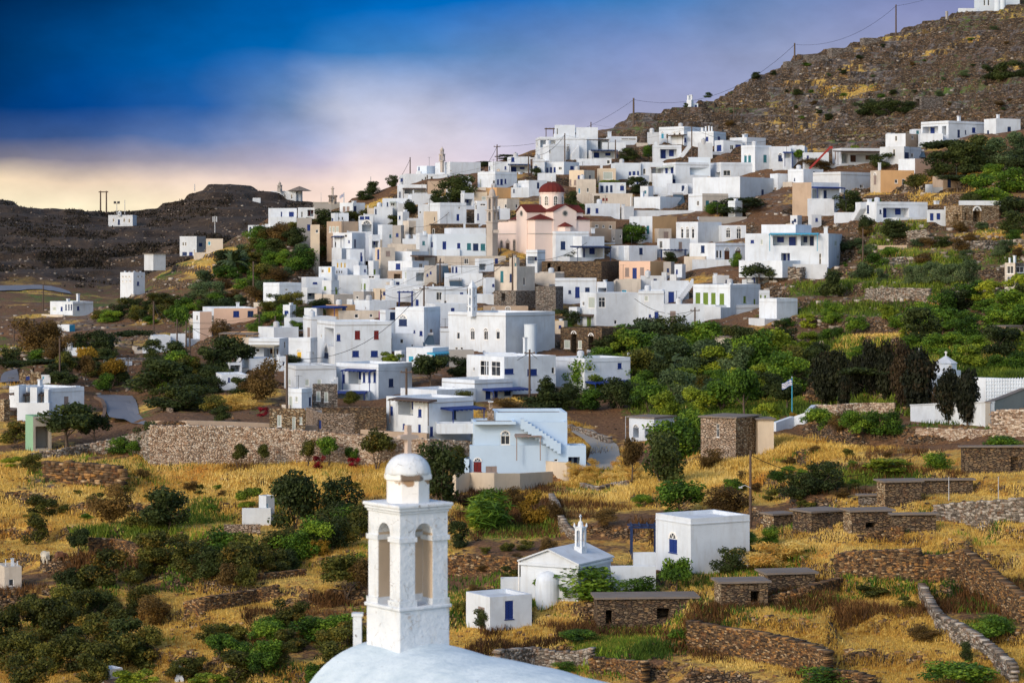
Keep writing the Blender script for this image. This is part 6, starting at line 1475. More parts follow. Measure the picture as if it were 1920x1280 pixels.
for a in [(68,1020,48,50,'olive','round olive bush alone on the orange field, leftmost of three'),(147,1044,44,54,'darktree','small round dark tree above the two grazing animals'),(205,985,78,82,'brown','purplish brown bush on the stony bank'),(318,992,105,82,'dark','wide dark bush with two humps above the green crop strip'),(262,990,50,32,'scrub','low olive bush left of the two humped dark bush'),(85,965,60,40,'scrub','olive shrub against the craggy stone bank'),(60,885,36,36,'olive','round bush at the top of the craggy stone bank'),(25,875,40,22,'bright','bright green creeper at the end of the sloping stone wall'),
 (553,990,96,108,'dark','large dense dark tree right of the white field house'),(640,985,86,92,'dark','large dark tree left of the belfry dome'),(655,1000,95,50,'umbrella','low spreading pine bush left of the belfry'),(690,1130,70,85,'browntree','sparse brown tree on the straw field beside the belfry'),(648,1120,92,78,'olivetree','leaning thin tree on the straw field left of the belfry'),(432,1122,62,70,'browntree','twiggy brown tree in front of the boxed stone terrace'),(458,1122,46,62,'olivetree','small tree in front of the boxed stone terrace'),(500,1205,66,50,'greentree','small leafy fig tree low on the straw terraces'),(588,1200,90,50,'green','pair like green bush below the straw field'),(600,1042,38,36,'goldbush','yellow green bush on the path edge left of the belfry'),(465,950,50,40,'bright','yellow green bush beside the white field house'),(255,1290,80,40,'bright','bright shrub at the bottom edge near the little dovecote house'),(390,1290,70,30,'bright','yellow green shrub beside the white bell arch')]: plant(*a)
# --- below the road wall
for a in [(447,877,40,44,'olivetree','thin sapling against the rubble wall, second from the leaning slab'),(497,873,32,40,'olivetree','thin sapling against the rubble wall beside the green net'),(577,873,36,48,'olivetree','twisted sapling against the rubble wall left of the red flowers'),(617,875,46,58,'greentree','bushy sapling above the dark red flower bush'),(660,873,28,38,'greentree','small green sapling right of the dark red flower bush'),(708,881,70,78,'olivetree','large spreading sapling left of the stone cross'),(598,879,24,26,'red','dark red flower bush at the foot of the rubble wall'),(664,877,24,20,'red','smaller dark red flower patch at the foot of the rubble wall'),
 (826,945,92,120,'dark','big dark bush right behind the belfry dome'),(850,880,62,50,'olive','olive bush topping the big dark bush beside the cream wall'),(860,1025,44,48,'dark','round dark shrub right of the belfry pillars'),(910,990,130,70,'feather','tall feathery grass thicket below the cream garden wall'),(1003,982,66,72,'goldbush','round yellow flowering bush below the cream garden wall'),(965,955,40,44,'brown','brown bush left of the round yellow flowering bush'),(1040,985,36,44,'brown','dry brown bush right of the round yellow flowering bush'),(1030,1050,36,42,'browntree','dead looking tree behind the gabled chapel'),
 (948,888,46,54,'greentree','dense lemon tree in front of the pale blue house'),(1185,905,46,88,'browntree','brown upright tree beside the concrete footpath'),(1240,905,92,100,'dark','large dark bush right of the brown upright tree'),(1290,835,60,66,'feather','yellow green reed clump behind the white shelter'),(1270,865,120,90,'green','dense green bush between shelter and square stone house'),(1275,970,90,72,'green','broad green bush above the white cube house'),(1360,970,100,60,'brown','brown bush row beside the street lamp pole'),(1330,880,50,40,'brown','grey brown bush at the foot of the square stone house')]: plant(*a)
LBR={'rust':'rust coloured dry broom bush in the thicket right of the pale blue house'}
thicket([(1080,910),(1075,885),(1190,880),(1195,905)],10,(28,44),(.7,.9),[('rust',1)],LBR,'rust coloured brooms',5,.4)
# --- green slope right of the village
LG={'green':'leafy green bush in the thicket on the slope above the square stone house','grey':'grey green olive bush in the thicket on the slope above the square stone house','dark':'dark bush in the thicket on the slope above the square stone house','bright':'bright yellow green shrub in the thicket on the slope above the square stone house','olive':'olive toned bush in the thicket on the slope above the square stone house','darktree':'dark tree in the thicket on the slope above the square stone house'}
thicket([(1065,770),(1070,735),(1190,650),(1290,640),(1410,660),(1530,690),(1520,730),(1400,770),(1250,785)],62,(42,82),(.7,1.0),[('green',4),('grey',2.4),('dark',2.2),('bright',2.8),('olive',1)],LG,'bushes of the green slope above the stone house',6,.40)
thicket([(1120,690),(1130,655),(1230,640),(1290,650),(1390,648),(1385,670),(1280,690)],20,(50,80),(.6,.8),[('green',4),('dark',2)],LG,'bushes of the green slope above the stone house',7,.42)
LM={'green':'leafy green bush on the terraces above the cemetery','grey':'grey green bush on the terraces above the cemetery','dark':'dark bush on the terraces above the cemetery','bright':'bright green vine shrub on the terraces above the cemetery','brown':'dry brown bush on the terraces above the cemetery'}
thicket([(1410,640),(1480,605),(1560,590),(1720,600),(1720,655),(1560,680),(1430,670)],15,(30,54),(.6,.9),[('green',3),('dark',1.4),('bright',2.4),('grey',1.2),('brown',.8)],LM,'bushes on the terraces above the cemetery',8,.42)
thicket([(1700,660),(1720,590),(1820,560),(1940,560),(1940,700),(1800,690)],30,(45,84),(.6,.8),[('green',4),('dark',2),('bright',2)],LM,'bushes on the terraces above the cemetery',9,.46)
LO={'grey':'rounded olive tree in the row standing on the crop terrace'}
for i,x in enumerate((1712,1732,1755,1778,1800,1822)): plant(x,532,36,36+i%3*4,'grey',LO['grey'],'row of olive trees on the crop terrace')
LU={'dark':'dark bush in the scrub between the white porch houses and the crop terraces','grey':'grey green bush in the scrub between the white porch houses and the crop terraces','brown':'dry brown bush in the scrub between the white porch houses and the crop terraces','green':'green bush in the scrub between the white porch houses and the crop terraces'}
thicket([(1570,470),(1570,440),(1700,440),(1900,420),(1920,500),(1700,500),(1600,520)],22,(24,46),(.5,.75),[('dark',2),('grey',1.5),('brown',2),('green',1)],LU,'scrub below the porch houses',10,.5)
for a in [(1564,556,54,54,'dark','round dark tree below the stepped corner of the large upper porch house'),(1620,525,50,42,'grey','grey green olive beside the bare pole'),(1655,528,30,26,'grey','small grey olive right of the bare pole'),(1425,540,70,48,'darktree','dark tree in front of the rough stone wall of the upper porch house'),(1515,490,34,44,'olivetree','bent tree on the porch terrace of the large upper house'),(1380,500,24,30,'green','small bush under the iron railing stair'),(1560,605,40,40,'green','green shrub at the corner of the lower crop strip'),(1460,580,30,26,'green','bush beside the lime green shuttered house')]: plant(*a)
# --- cypresses and the garden of the cemetery
for i,a in enumerate([(1545,760,54,92,'cypress','dark cypress with clipped foot, left of the cemetery group'),(1572,755,54,88,'cypress','tall cypress with brown patches, second from the flagpole'),(1583,775,26,62,'cypress','small cypress in front of the whitewashed rubble wall'),(1690,770,50,120,'burnt','scorched brown cypress in the middle of the cemetery group'),(1725,785,66,118,'cypress','broad cypress against the white cemetery wall, right of the scorched one'),(1780,795,52,92,'cypress','clipped cypress in front of the white wall, left one of the free pair'),(1814,797,48,94,'cypress','clipped cypress with a dead top, right one of the free pair'),(1757,790,26,60,'burnt','thin half dead cypress between group and free pair')]): plant(*a)
for i,(x,y,w,h) in enumerate([(1606,752,36,78),(1633,748,40,98),(1662,753,42,102),(1700,752,40,92)]): plant(x,y,w,h,'cypress','black green cypress packed behind the whitewashed rubble wall','cypresses packed behind the rubble wall')
for a in [(1640,742,110,52,'umbrella','flat topped pine in front of the packed cypresses'),(1535,808,62,44,'green','round green bush left of the cemetery hedge'),(1600,812,56,46,'green','green bush in the middle of the cemetery hedge'),(1640,815,58,50,'green','green bush at the right of the cemetery hedge'),(1675,815,50,46,'green','last green bush of the cemetery hedge beside the white wall'),(1570,812,34,40,'brown','brown bush inside the cemetery hedge'),(1490,795,20,24,'goldbush','yellow bush at the foot of the flagpole'),(1475,770,60,56,'cypress' if 0 else 'darktree','dark hanging tree behind the flag'),(1440,800,50,50,'bright','yellow green bush right of the square stone house'),(1395,780,70,90,'greentree','tall yellow green tree behind the square stone house roof'),(1880,850,70,34,'green','creeping green bush at the right edge under the pale wall')]: plant(*a)
# --- right foreground
for a in [(1268,1115,64,70,'greentree','leafy tree left of the blue gate'),(1110,1120,160,62,'green','wide leafy fig bush in front of the gabled chapel'),(1030,1120,60,44,'green','green bush at the chapel apse'),(975,1160,54,40,'greentree','fig tree in front of the blue shutters of the low house'),(905,1180,44,40,'dark','spiky agave like plant before the grey blue window'),(1195,1120,80,40,'green','leafy bush joining the fig bush and the blue gate tree'),(1370,1075,62,50,'dark','round dark shrub under the street lamp pole'),(1400,1030,50,34,'green','green bush at the wall of the white cube house'),(1440,1020,44,34,'green','green bush left of the stone shed row'),(1500,935,70,50,'dark','dark bush below the dry slope, above the stone sheds'),(1545,925,80,60,'dark','big dark bush on the terrace left of the lichen shed'),(1460,905,40,26,'green','small bush on the dry slope'),(1660,880,100,28,'bright','green creeping bush on the dry slope'),(1760,880,60,36,'green','rounded bush left of the dark stone barn wall'),(1550,1290,110,44,'green','leafy bush at the bottom edge right of the lower wall'),(1800,1290,130,50,'green','leafy bush at the bottom right corner, behind the stone fence'),(1810,1240,30,40,'dark','small conical dark bush beside the stone fence'),(1860,1200,80,50,'green','green bush inside the walled hollow at the right'),(1700,1140,40,22,'scrub','low bush on the golden plateau near the fence'),(1640,1118,60,26,'scrub','grey bush on the stone heap behind the plateau'),(1735,1200,60,30,'brown','reddish dry bush beside the stone fence'),(1275,1200,40,24,'green','green bush in front of the long stone shed'),(1080,1205,70,26,'green','green bush above the low grey wall'),(1060,1260,44,22,'green','leafy plant at the bottom edge right of the near chapel'),(1450,1066,150,62,'rust','yellow broom thicket below the joined stone sheds'),(1140,985,60,30,'brown','dry brown bush above the gabled chapel roof'),(1205,950,40,24,'green','green tuft bush on the dry slope above the chapel')]: plant(*a)
# --- left slopes
LS={'green':'green bush on the ridge slope left of the upper village','dark':'dark bush on the ridge slope left of the upper village','grey':'grey green bush on the ridge slope left of the upper village','brown':'dry bush on the ridge slope left of the upper village','olive':'olive bush on the ridge slope left of the upper village','bright':'bright green bush on the ridge slope left of the upper village'}
thicket([(330,590),(380,540),(450,480),(480,450),(590,460),(600,485),(540,530),(480,570),(400,595)],44,(28,55),(.6,.85),[('green',3),('dark',2.5),('grey',2.5),('olive',1),('brown',1)],LS,'bushes of the ridge slope',12,.42)
thicket([(180,605),(230,575),(330,565),(350,590),(280,610)],18,(26,46),(.55,.75),[('dark',2),('olive',2),('green',1)],{k:v.replace('ridge slope left of the upper village','lower slope behind the valley farmhouse') for k,v in LS.items()},'bushes behind the farmhouse',13,.45)
thicket([(470,445),(600,420),(700,410),(780,440),(770,470),(700,470),(640,470),(500,460)],26,(24,46),(.6,.85),[('dark',4),('olive',1.5),('brown',1)],{k:v.replace('ridge slope left of the upper village','steep bank between the ridge houses and the village') for k,v in LS.items()},'bushes on the steep bank',14,.45)
thicket([(485,600),(520,570),(570,580),(570,620),(530,640),(480,640)],11,(28,44),(.6,.8),[('olive',3),('green',1.5),('dark',1)],{k:v.replace('ridge slope left of the upper village','patch between the pink vent house and the white tower house') for k,v in LS.items()},'bushes in the lower village patch',15,.45)
LR={'dark':'dark pine bush in the roadside grove above the hotel','olive':'olive bush in the roadside grove above the hotel','brown':'russet bush in the roadside grove above the hotel','green':'green bush in the roadside grove above the hotel','darktree':'dark tree in the roadside grove above the hotel','gold':'yellowing tree in the roadside grove above the hotel'}
thicket([(95,735),(60,690),(90,650),(260,655),(335,690),(345,735),(285,748),(240,728),(160,735)],22,(34,62),(.65,1.0),[('dark',4),('olive',2),('brown',1.5),('darktree',2),('green',1),('gold',.5)],LR,'roadside grove above the hotel',21,.42)
LR2={k:v.replace('roadside grove above the hotel','bank between the road bend and the lowest white house') for k,v in LR.items()}
thicket([(300,770),(300,715),(370,690),(440,700),(455,760),(400,780)],11,(36,62),(.6,.9),[('dark',5),('olive',2),('green',1)],LR2,'bushes on the bank by the road bend',22,.42)
for a in [(605,488,42,62,'burnt' if 0 else 'brown','tall purplish dark tree beside the narrow cream wall house'),(565,505,60,46,'green','vivid green bush under the purplish dark tree'),(70,660,92,62,'brown','large brown tamarisk behind the long low white building'),(497,755,72,80,'brown','large rounded russet tree in front of the grey white house'),(440,700,80,70,'darktree','dark pine at the left end of the lower village'),(395,705,80,60,'dark','dense dark pine below the slate roofed house'),(300,738,110,62,'dark','wide dark pine mass above the road'),(340,770,110,50,'dark','dark bush sloping down to the road bend'),(335,640,40,70,'greentree','light green tree beside three poles'),(412,640,40,44,'brown','round brown tree before the pink stepped house'),(210,725,56,52,'gold','golden orange tree beside the road'),(160,720,40,56,'browntree','reddish tree left of the golden tree'),(125,715,46,56,'olivetree','yellow green tree behind the hotel roof'),(170,695,70,26,'umbrella','windswept pine above the low white building'),(250,655,60,34,'umbrella','umbrella pine beside the white grey window house'),(60,705,80,30,'umbrella','windswept dark pine at the left roadside'),(20,690,50,40,'dark','dark bush at the left edge by the road'),(125,840,110,84,'darktree','big dark tree in front of the hotel'),(178,835,56,62,'darktree','smaller dark tree right of the big hotel tree'),(275,838,50,50,'dark','dark shrub on the end of the great rubble wall'),(225,850,60,34,'green','green bush under the end of the great rubble wall'),(250,855,30,30,'green','little green plant beside the end of the great rubble wall'),(30,830,60,40,'olive','olive shrub below the hotel'),(445,505,44,44,'grey','grey palm like shrub on the ridge slope'),(440,770,100,34,'rust','dry tufted bush along the parapet'),(412,790,40,30,'dark','dark shrub left of the bougainvillea'),(470,745,40,40,'brown','brown shrub left of the russet tree'),(493,780,22,18,'red','bright red bougainvillea beside the road stone house'),(549,765,18,14,'pink','pink flowering shrub by the pale wooden door'),(655,770,44,36,'olivetree','small tree on the terrace of four blue pots'),(548,690,40,26,'dark','dark pine bough behind the russet tree')]: plant(*a)
# --- trees among the houses
for a in [(856,378,72,52,'dark','big dark village tree below the skyline church'),(825,388,40,34,'dark','dark lower bough tree left of the big village tree'),(768,405,26,30,'dark','small conical dark tree under the ridge terrace houses'),(700,365,34,26,'dark','dark tree clump on the skyline left of the village'),(735,350,26,22,'dark','dark tree beside the first skyline house'),(685,375,36,18,'dark','low dark bush on the skyline rocks'),(712,420,56,30,'dark','dark bush below the ridge terrace houses'),(640,565,34,28,'dark','leafy dark tree below the grey wall house'),(610,560,30,24,'pink','pink blossoming bush above the pine bushes'),(615,548,30,24,'green','leafy tree left of the pink blossoming bush'),(600,585,46,26,'dark','dark bush under the stepped white house'),(665,545,36,20,'dark','dark yard bush behind a pole in the lower village'),(612,592,28,20,'dark','dark bush beside the blue awning'),(735,685,44,28,'bright','bright green vine on the red shutter house roof'),(808,725,76,58,'darktree','big red tinged dark tree left of the big glass windows'),(855,705,56,40,'dark','dark fig below the big white church'),(920,660,44,24,'green','leafy branch tree at the foot of the big white church'),(1025,765,78,56,'conifer','irregular dark conifer before the blank white cube house'),(870,760,40,26,'olive','olive bush right of the blue post canopy'),(950,765,60,20,'brown','dry hedge below the blue post canopy'),(1150,712,30,32,'darktree','dark tree before the blank white cube house window'),(1060,612,50,34,'dark','dark bush beside the dark tan ruin wall'),(1060,625,40,24,'green','bright bush under the dark bush by the big white church'),(1075,485,44,18,'dark','dark bush below the striped blue columns'),(1183,455,62,36,'green','round green tree in the village centre right'),(1210,487,46,30,'dark','dark twin bush beside the peach house'),(1255,493,32,22,'dark','dark bush under the wooden arbour'),(1298,495,22,22,'dark','dark slim bush right of the wooden arbour'),(1070,385,26,28,'dark','dark tree right of the red dome'),(1085,400,26,20,'green','green bush behind the pink church gable'),(1195,362,44,30,'dark','dark oleander tree under the cream topped house'),(1300,342,28,20,'dark','dark bush in front of the deep shaded recess'),(1355,362,50,22,'green','green vine arbour on the wide white house roof'),(1140,352,44,16,'bright','green vine above the four navy doors'),(1105,295,26,12,'dark','dark shrub under the blue verandah'),(1180,300,40,22,'dark','dark shrub on the rocks by the blue verandah'),(1215,295,24,26,'green','dark green tree on the rock outcrop'),(1385,405,110,34,'dark','wide dark thicket beside the brown rendered wall'),(1345,402,40,26,'green','green bush at the left end of the wide dark thicket'),(1497,305,26,24,'greentree','small pot tree by the narrow blue porch'),(1590,398,56,42,'dark','dark fig below the brown rendered wall house'),(1625,440,30,36,'dark','dark creeper by the side stair house'),(1672,445,40,36,'dark','dark tree in front of the side stair house'),(1645,400,26,30,'dark' if 0 else 'green','vine climbing beside the side stair'),(1715,365,50,38,'olivetree','spreading tree below the rust streaked ochre house'),(1600,305,24,36,'bright','climbing vine on the dark lean to porch'),(1655,315,44,30,'dark','dark bush under the long white parapet'),(1530,320,60,22,'brown','dry bushes on the wall below the lean to porch'),(1585,500,10,10,'green','pot plant at the corner of the large porch house'),(870,490,26,10,'bright','green vine on the cream terrace roof'),(1005,330,20,16,'dark','dark bush behind the white parapet house near the dome'),(950,300,40,10,'dark','dark hedge on the skyline near the columned porch'),(905,312,40,10,'dark','dark hedge right of the skyline church')]: plant(*a)
LP={'dark':'dark pine of the grove below the red towel house','umbrella':'spreading dark pine of the grove below the red towel house','green':'green tree of the grove below the red towel house','grey':'grey green tree of the grove below the red towel house'}
for a in [(1775,310,80,44,'umbrella'),(1765,330,70,46,'dark'),(1810,325,76,56,'dark'),(1840,315,60,60,'dark'),(1870,310,70,50,'grey'),(1905,300,60,50,'grey'),(1800,300,60,40,'green'),(1795,360,60,30,'umbrella'),(1860,330,50,26,'green'),(1910,330,60,40,'dark'),(1840,365,70,40,'green'),(1895,360,70,44,'green'),(1850,385,80,36,'green'),(1900,405,70,36,'dark'),(1905,440,60,46,'dark'),(1820,390,40,30,'dark')]: plant(*a,LP[a[4]],'grove below the red towel house')
LH={'dark':'dark green bush in the long clump on the rocky hill','green':'dark green bush in the long clump on the rocky hill'}
for x,y,w in [(1615,216,36),(1640,218,44),(1665,216,44),(1690,212,36),(1710,205,24)]: plant(x,y,w,w*.7,'dark',LH['dark'],'long bush clump on the rocky hill')
for x,y,w in [(1855,150,40),(1885,150,50),(1915,145,44)]: plant(x,y,w,w*.75,'dark','dark bush of the clump at the right edge of the rocky hill','bush clump at the right edge of the hill')
LHs={'grey':'small grey shrub dotted over the rocky hill','dark':'small dark shrub dotted over the rocky hill','brown':'small dry shrub dotted over the rocky hill','green':'small green shrub dotted over the rocky hill'}
thicket([(1180,232),(1300,190),(1450,130),(1700,70),(1900,30),(1925,210),(1700,235),(1400,260)],42,(9,22),(.4,.6),[('grey',3),('dark',2),('brown',2),('green',1)],LHs,'shrubs dotted over the rocky hill',16,.6)
thicket([(60,900),(300,890),(500,900),(680,900),(690,940),(420,960),(100,990),(20,960)],26,(16,34),(.45,.7),[('scrub',3),('green',1),('brown',2)],{'scrub':'low shrub on the orange fields below the great rubble wall','green':'green weed bush on the orange fields below the great rubble wall','brown':'dry bush on the orange fields below the great rubble wall'},'small bushes on the orange fields',17,.6)
thicket([(1320,930),(1400,890),(1560,840),(1700,840),(1680,900),(1560,960),(1420,960)],26,(18,40),(.5,.75),[('brown',3),('scrub',2),('green',1)],{'brown':'dry thorn bush on the slope below the cemetery','scrub':'olive shrub on the slope below the cemetery','green':'green bush on the slope below the cemetery'},'bushes on the dry slope below the cemetery',18,.5)
thicket([(850,1120),(860,1060),(960,1010),(1060,1030),(1000,1190),(900,1200)],12,(20,40),(.5,.75),[('brown',2),('scrub',2)],{'brown':'dry bush on the grass left of the gabled chapel','scrub':'olive shrub on the grass left of the gabled chapel'},'bushes on the grass left of the gabled chapel',19,.5)
def palm(px,py,w,h,label):
    D=depth(px,py); k=D/F; root=empty('palm_tree',pt(px,py,D),label,'palm'); H=h*k; Wd=w*k; rng=random.Random(int(px)); mb=MB()
    for i in range(5): mb.tube((0,0,H*.5*i/5-.2*(i==0)),(0,0,H*.5*(i+1)/5),Wd*.07,Wd*.062,8)
    mb.build('trunk',M['bark'],root); mb=MB()
    for i in range(34):
        a=rng.random()*6.28; up=rng.uniform(.1,1.2); l=Wd*.55*rng.uniform(.8,1.1); p=Vector((0,0,H*.5)); d=Vector((math.cos(a)*math.cos(up),math.sin(a)*math.cos(up),math.sin(up)))
        s=Vector((-math.sin(a),math.cos(a),0))
        for j in range(7):
            q=p+d*l/7; ww=l*.13*math.sin(math.pi*(j+1.2)/8.4)
            for sg in (-1,1): mb.poly([p,q,q+s*sg*ww-Vector((0,0,ww*.5))-d*ww*.2,p+s*sg*ww*.9-Vector((0,0,ww*.5))])
            p=q; d=(d+Vector((0,0,-.20))).normalized()
    mb.build('crown',M['palmleaf'],root)
plain('palmleaf',(.05,.075,.025),.6,.2,.5)
palm(438,520,70,56,'fan shaped palm on the ridge slope above the pink vent house'); palm(1255,715,74,58,'fan shaped palm in the green slope thicket'); palm(690,462,30,40,'small palm beside the big arched terrace')
# --- grass, scattered stones
def cells(weight,n,seed):
    PY=HZ-TH/TD*F; v=np.clip(PY[:-1,:-1]-PY[:-1,1:],0,30)*np.diff(GP)[:,None]
    px=TPX[:-1,:-1]; w=v*weight[:-1,:-1]*(px>-30)*(px<1950)*(PY[:-1,:-1]<1330)
    rng=np.random.default_rng(seed); idx=rng.choice(w.size,n,p=(w/w.sum()).ravel()); i,j=np.unravel_index(idx,w.shape); a,b=rng.random(n),rng.random(n)
    z=TH[i,j]*(1-a)*(1-b)+TH[i+1,j]*a*(1-b)+TH[i,j+1]*(1-a)*b+TH[i+1,j+1]*a*b
    p=GP[i]+(GP[i+1]-GP[i])*a; d=GD[j]+(GD[j+1]-GD[j])*b; return np.stack([(p-CX)/F*d,d,z],-1),rng
def blades(name,weight,n,hgt,wid,nb,mat,seed,spread=.2):
    c,rng=cells(weight,n,seed); c=np.repeat(c,nb,0); m=len(c); c[:,:2]+=rng.normal(size=(m,2))*spread
    h=hgt*(.5+.9*rng.random(m)); a=rng.random(m)*6.28; lean=rng.normal(size=(m,2))*.35
    w=wid*(.6+.8*rng.random(m)); dx=np.stack([np.cos(a)*w,np.sin(a)*w,np.zeros(m)],-1)
    base=c-np.array([0,0,.08]); tip=c+np.stack([lean[:,0]*h,lean[:,1]*h,h],-1)
    V=np.stack([base-dx,base+dx,tip],1).reshape(-1,3); t=np.zeros((m,4)); nz=fbm(c[:,0]/5,c[:,1]/5,3,seed); t[:,0]=np.clip((nz-.5)*1.6+.5+rng.normal(size=m)*.2,0,1); t[:,1]=fbm(c[:,0]/8,c[:,1]/8,3,seed+5)*1.15; t[:,3]=1
    o=npmesh(name,V,np.arange(3*m),3,[M[mat]],attrs={'tone':(np.repeat(t,3,0),'POINT')}); return tag(o,kind='stuff')
def boulders(name,weight,n,size,mat,seed):
    c,rng=cells(weight,n,seed); m=len(c); s=size*(.4+rng.random(m)**2*1.6); 
    cube=np.array([[x,y,z] for x in (-1,1) for y in (-1,1) for z in (-1,1)],float)
    v=cube[None]*(s[:,None,None]*np.array([.6,.5,.35]))*(.6+.8*rng.random((m,8,3))); a=rng.random(m)*6.28; ca,sa=np.cos(a)[:,None],np.sin(a)[:,None]
    x=v[:,:,0]*ca-v[:,:,1]*sa; y=v[:,:,0]*sa+v[:,:,1]*ca; V=np.stack([x,y,v[:,:,2]],-1)+c[:,None,:]
    q=np.array([[0,1,3,2],[4,6,7,5],[0,4,5,1],[2,3,7,6],[0,2,6,4],[1,5,7,3]]); f=(np.arange(m)[:,None,None]*8+q[None]).reshape(-1)
    t=np.zeros((m,4)); t[:,:3]=rng.random(m)[:,None]; t[:,3]=1
    o=npmesh(name,V.reshape(-1,3),f,4,[M[mat]],attrs={'tone':(np.repeat(t,8,0),'POINT')}); return tag(o,kind='stuff')
def ground_cover():
    PY=HZ-TH/TD*F; nearv=(PY>845)*(TD<300)*1.0; rd=((TPX>170)*(TPX<310)*(PY>730)*(PY<810)>0)*(TD<360); dry,gr,rk=COVER[...,0],COVER[...,1],COVER[...,2]
    steep=np.zeros_like(TH); steep[:,1:]=np.clip((TH[:,1:]-TH[:,:-1])/np.maximum(np.diff(GD)[None],.1)-.6,0,2)
    flat=(steep<.12)
    blades('dry_grass',nearv*flat*sstep(.5,.75,dry),70000,.21,.028,4,'grass_dry',201)
    wz=fbm(TX/7,TY/7,4,333); blades('dry_weeds',nearv*sstep(.53,.66,wz)*(dry<.85),11000,.5,.05,5,'weed_brown',231,.25)
    blades('green_weeds',nearv*sstep(.55,.68,fbm(TX/9+50,TY/9,4,334)),7000,.36,.06,5,'leaf_green',233,.25)
    blades('green_grass',nearv*flat*sstep(.42,.6,gr)*(TD<290),16000,.2,.035,4,'grass_green',203)
    up=(TD>=240)*(TD<560)*(1-rd)*1.0
    blades('hill_grass',up*flat*sstep(.5,.75,dry)*np.where(TPX<600,.25,1)*np.where(TD>445,.45,1)*(1-COVER[...,3]),30000,.3,.05,4,'grass_dry',205,.35)
    blades('weeds',(1-rd)*(TD>225)*(TD<420)*flat*sstep(.45,.62,gr)*1.0,30000,.5,.08,3,'grass_green',207,.3)
    hill=sstep(440,480,TD)*(TPX>1050)*(TD<700)
    boulders('hill_rubble',hill*(.05+sstep(.55,.85,rk)),2000,.34,'hillstone',211)
    boulders('field_rubble',(TD<330)*(TD>160)*(.15+steep*3+sstep(.5,.8,rk)*.4),14000,.16,'drystone',213)
    boulders('far_rubble',sstep(560,600,TD)*(TPX<720)*(TD<900)*1.0,1500,.35,'hillstone',217)
    blades('far_scrub',sstep(560,600,TD)*(TPX<720)*(TD<900)*sstep(.45,.6,fbm(TX/14,TY/30,4,335)),5000,.5,.25,3,'leaf_farscrub',237,.6)
    boulders('slope_rubble',(TD>330)*(TD<470)*(.3+sstep(.4,.7,rk))*((TPX>1350)|(TPX<640)),3000,.36,'rubblestone',215)

leafmat('leaf_farscrub',(.012,.010,.007),(.028,.022,.013),(.06,.042,.022))
# ------------------------------------------------------------------ poles, wires and small things
def pole(px,yt,yb,label,r=.13,arms=1,D=None,name='utility_pole',cat='utility pole',mat='wood'):
    D=depth(px,yb) if D is None else D; k=D/F; c=pt(px,yb,D); h=(yb-yt)*k; root=empty(name,c,label,cat,'utility poles of the village' if name=='utility_pole' else None)
    mb=MB(); mb.tube((0,0,-1),(0,0,h),r,r*.75,8); mb.build('shaft',M[mat],root)
    if arms:
        mb=MB(); mb.obox((-.65,-.22,h-.5),(1.3,0,0),(0,.10,0),(0,0,.12)); a=mb.build('crossarm',M[mat],root); 
        for x in (-.55,.55): m=MB(); m.lathe((x,-.17,h-.38),[(.05,0),(.07,.06),(.05,.12),(.02,.16)],6); m.build('insulator',M['slatecap'],a)
    root['_top']=tuple(c+Vector((0,0,h-.35))); return root
PO={}
for key,px,yt,yb,lab,arms in [('k1',769,295,332,'pole on the skyline above the leftmost skyline house',0),('k2',932,271,309,'pole with crossarm between the skyline church and the summit house',1),('k3',1188,184,236,'tall skyline pole just right of the summit house',0),('k4',1490,81,122,'skyline pole halfway up the rocky hill',0),('k5',1680,9,66,'highest skyline pole near the top of the rocky hill',0),
 ('a',1059,250,305,'pole in front of the summit verandah',0),('b',1108,229,268,'pole behind the summit house roof',0),('c',991,285,328,'pole beside the blue columned porch',1),('d',1154,262,303,'pole at the blue verandah',0),('e',1297,236,298,'tall pole in front of the long outdoor stair',0),('f',1488,196,276,'bare pole on the rocky hill above the teal shutters',0),('g',1522,231,312,'pole beside the leaning red beam',0),('h',855,380,420,'pole in front of the large plain white house',1),('i',801,328,366,'pole beside the dark porch of the skyline house',0),
 ('j',961,475,558,'thick leaning pole beside the rubble house',1),('l',825,487,540,'pole beside the roof panel in the village centre',1),('m',795,535,638,'tall pole left of the big white church',1),('n',714,543,590,'pole holding wires above the purple cloth',0),('o',651,525,562,'pole in the yard of the leafy lower trees',1),('p',475,490,562,'bare pole on the ridge slope',0),('q',993,655,748,'thick pole with a stay in front of the big glass windows house',1),('r',1303,576,642,'twin wire pole before the old white house foot',1),('s',538,665,806,'tall dark pole in front of the brown stone house',0),('t',762,690,812,'pole in front of the blue loggia road house',1),('u',486,588,640,'pole behind the slate roofed house',0),('v',516,592,630,'pole right of the slate roofed house',0),('w',1618,428,490,'bare pale pole above the olive terraces',0),
 ('y',288,565,628,'pole left of the three close poles',0),('z',332,598,672,'first of three close poles beside the white grey window house',0),('A',349,602,676,'middle one of three close poles',0),('B',356,612,671,'last of three close poles',0),('C',112,634,728,'dark pole behind the hotel',0),('E',26,598,640,'pole near the left edge in the valley',0),('G',81,535,582,'pole left of the valley farmhouse',0),('H',986,458,470,'short pole on the pink church square',0),('I',1376,185,232,'thin pole on the lower rocky hill',0),('J',1594,98,142,'thin pole high on the rocky hill',0)]:
    PO[key]=pole(px,yt,yb,lab,(.15 if key in 'jmqst' else .22 if key in ('k3','k4','k5') else .13),arms)
lamp=pole(1407,845,988,'street lamp pole standing behind the white cube house',.13,0,name='street_lamp',cat='street lamp')
def lamp_arm():
    D=lamp.location.y; k=D/F; z=(988-914)*k; mb=MB(); mb.tube((0,-.1,z),(-.45,-.1,z+.22),.03); mb.tube((-.45,-.1,z+.22),(-.8,-.1,z+.12),.03); mb.build('arm',M['steel'],lamp); mb=MB(); mb.obox((-1.0,-.2,z-.02),(.3,0,0),(0,.2,0),(0,0,.12)); mb.build('lamp_head',M['steel'],lamp)
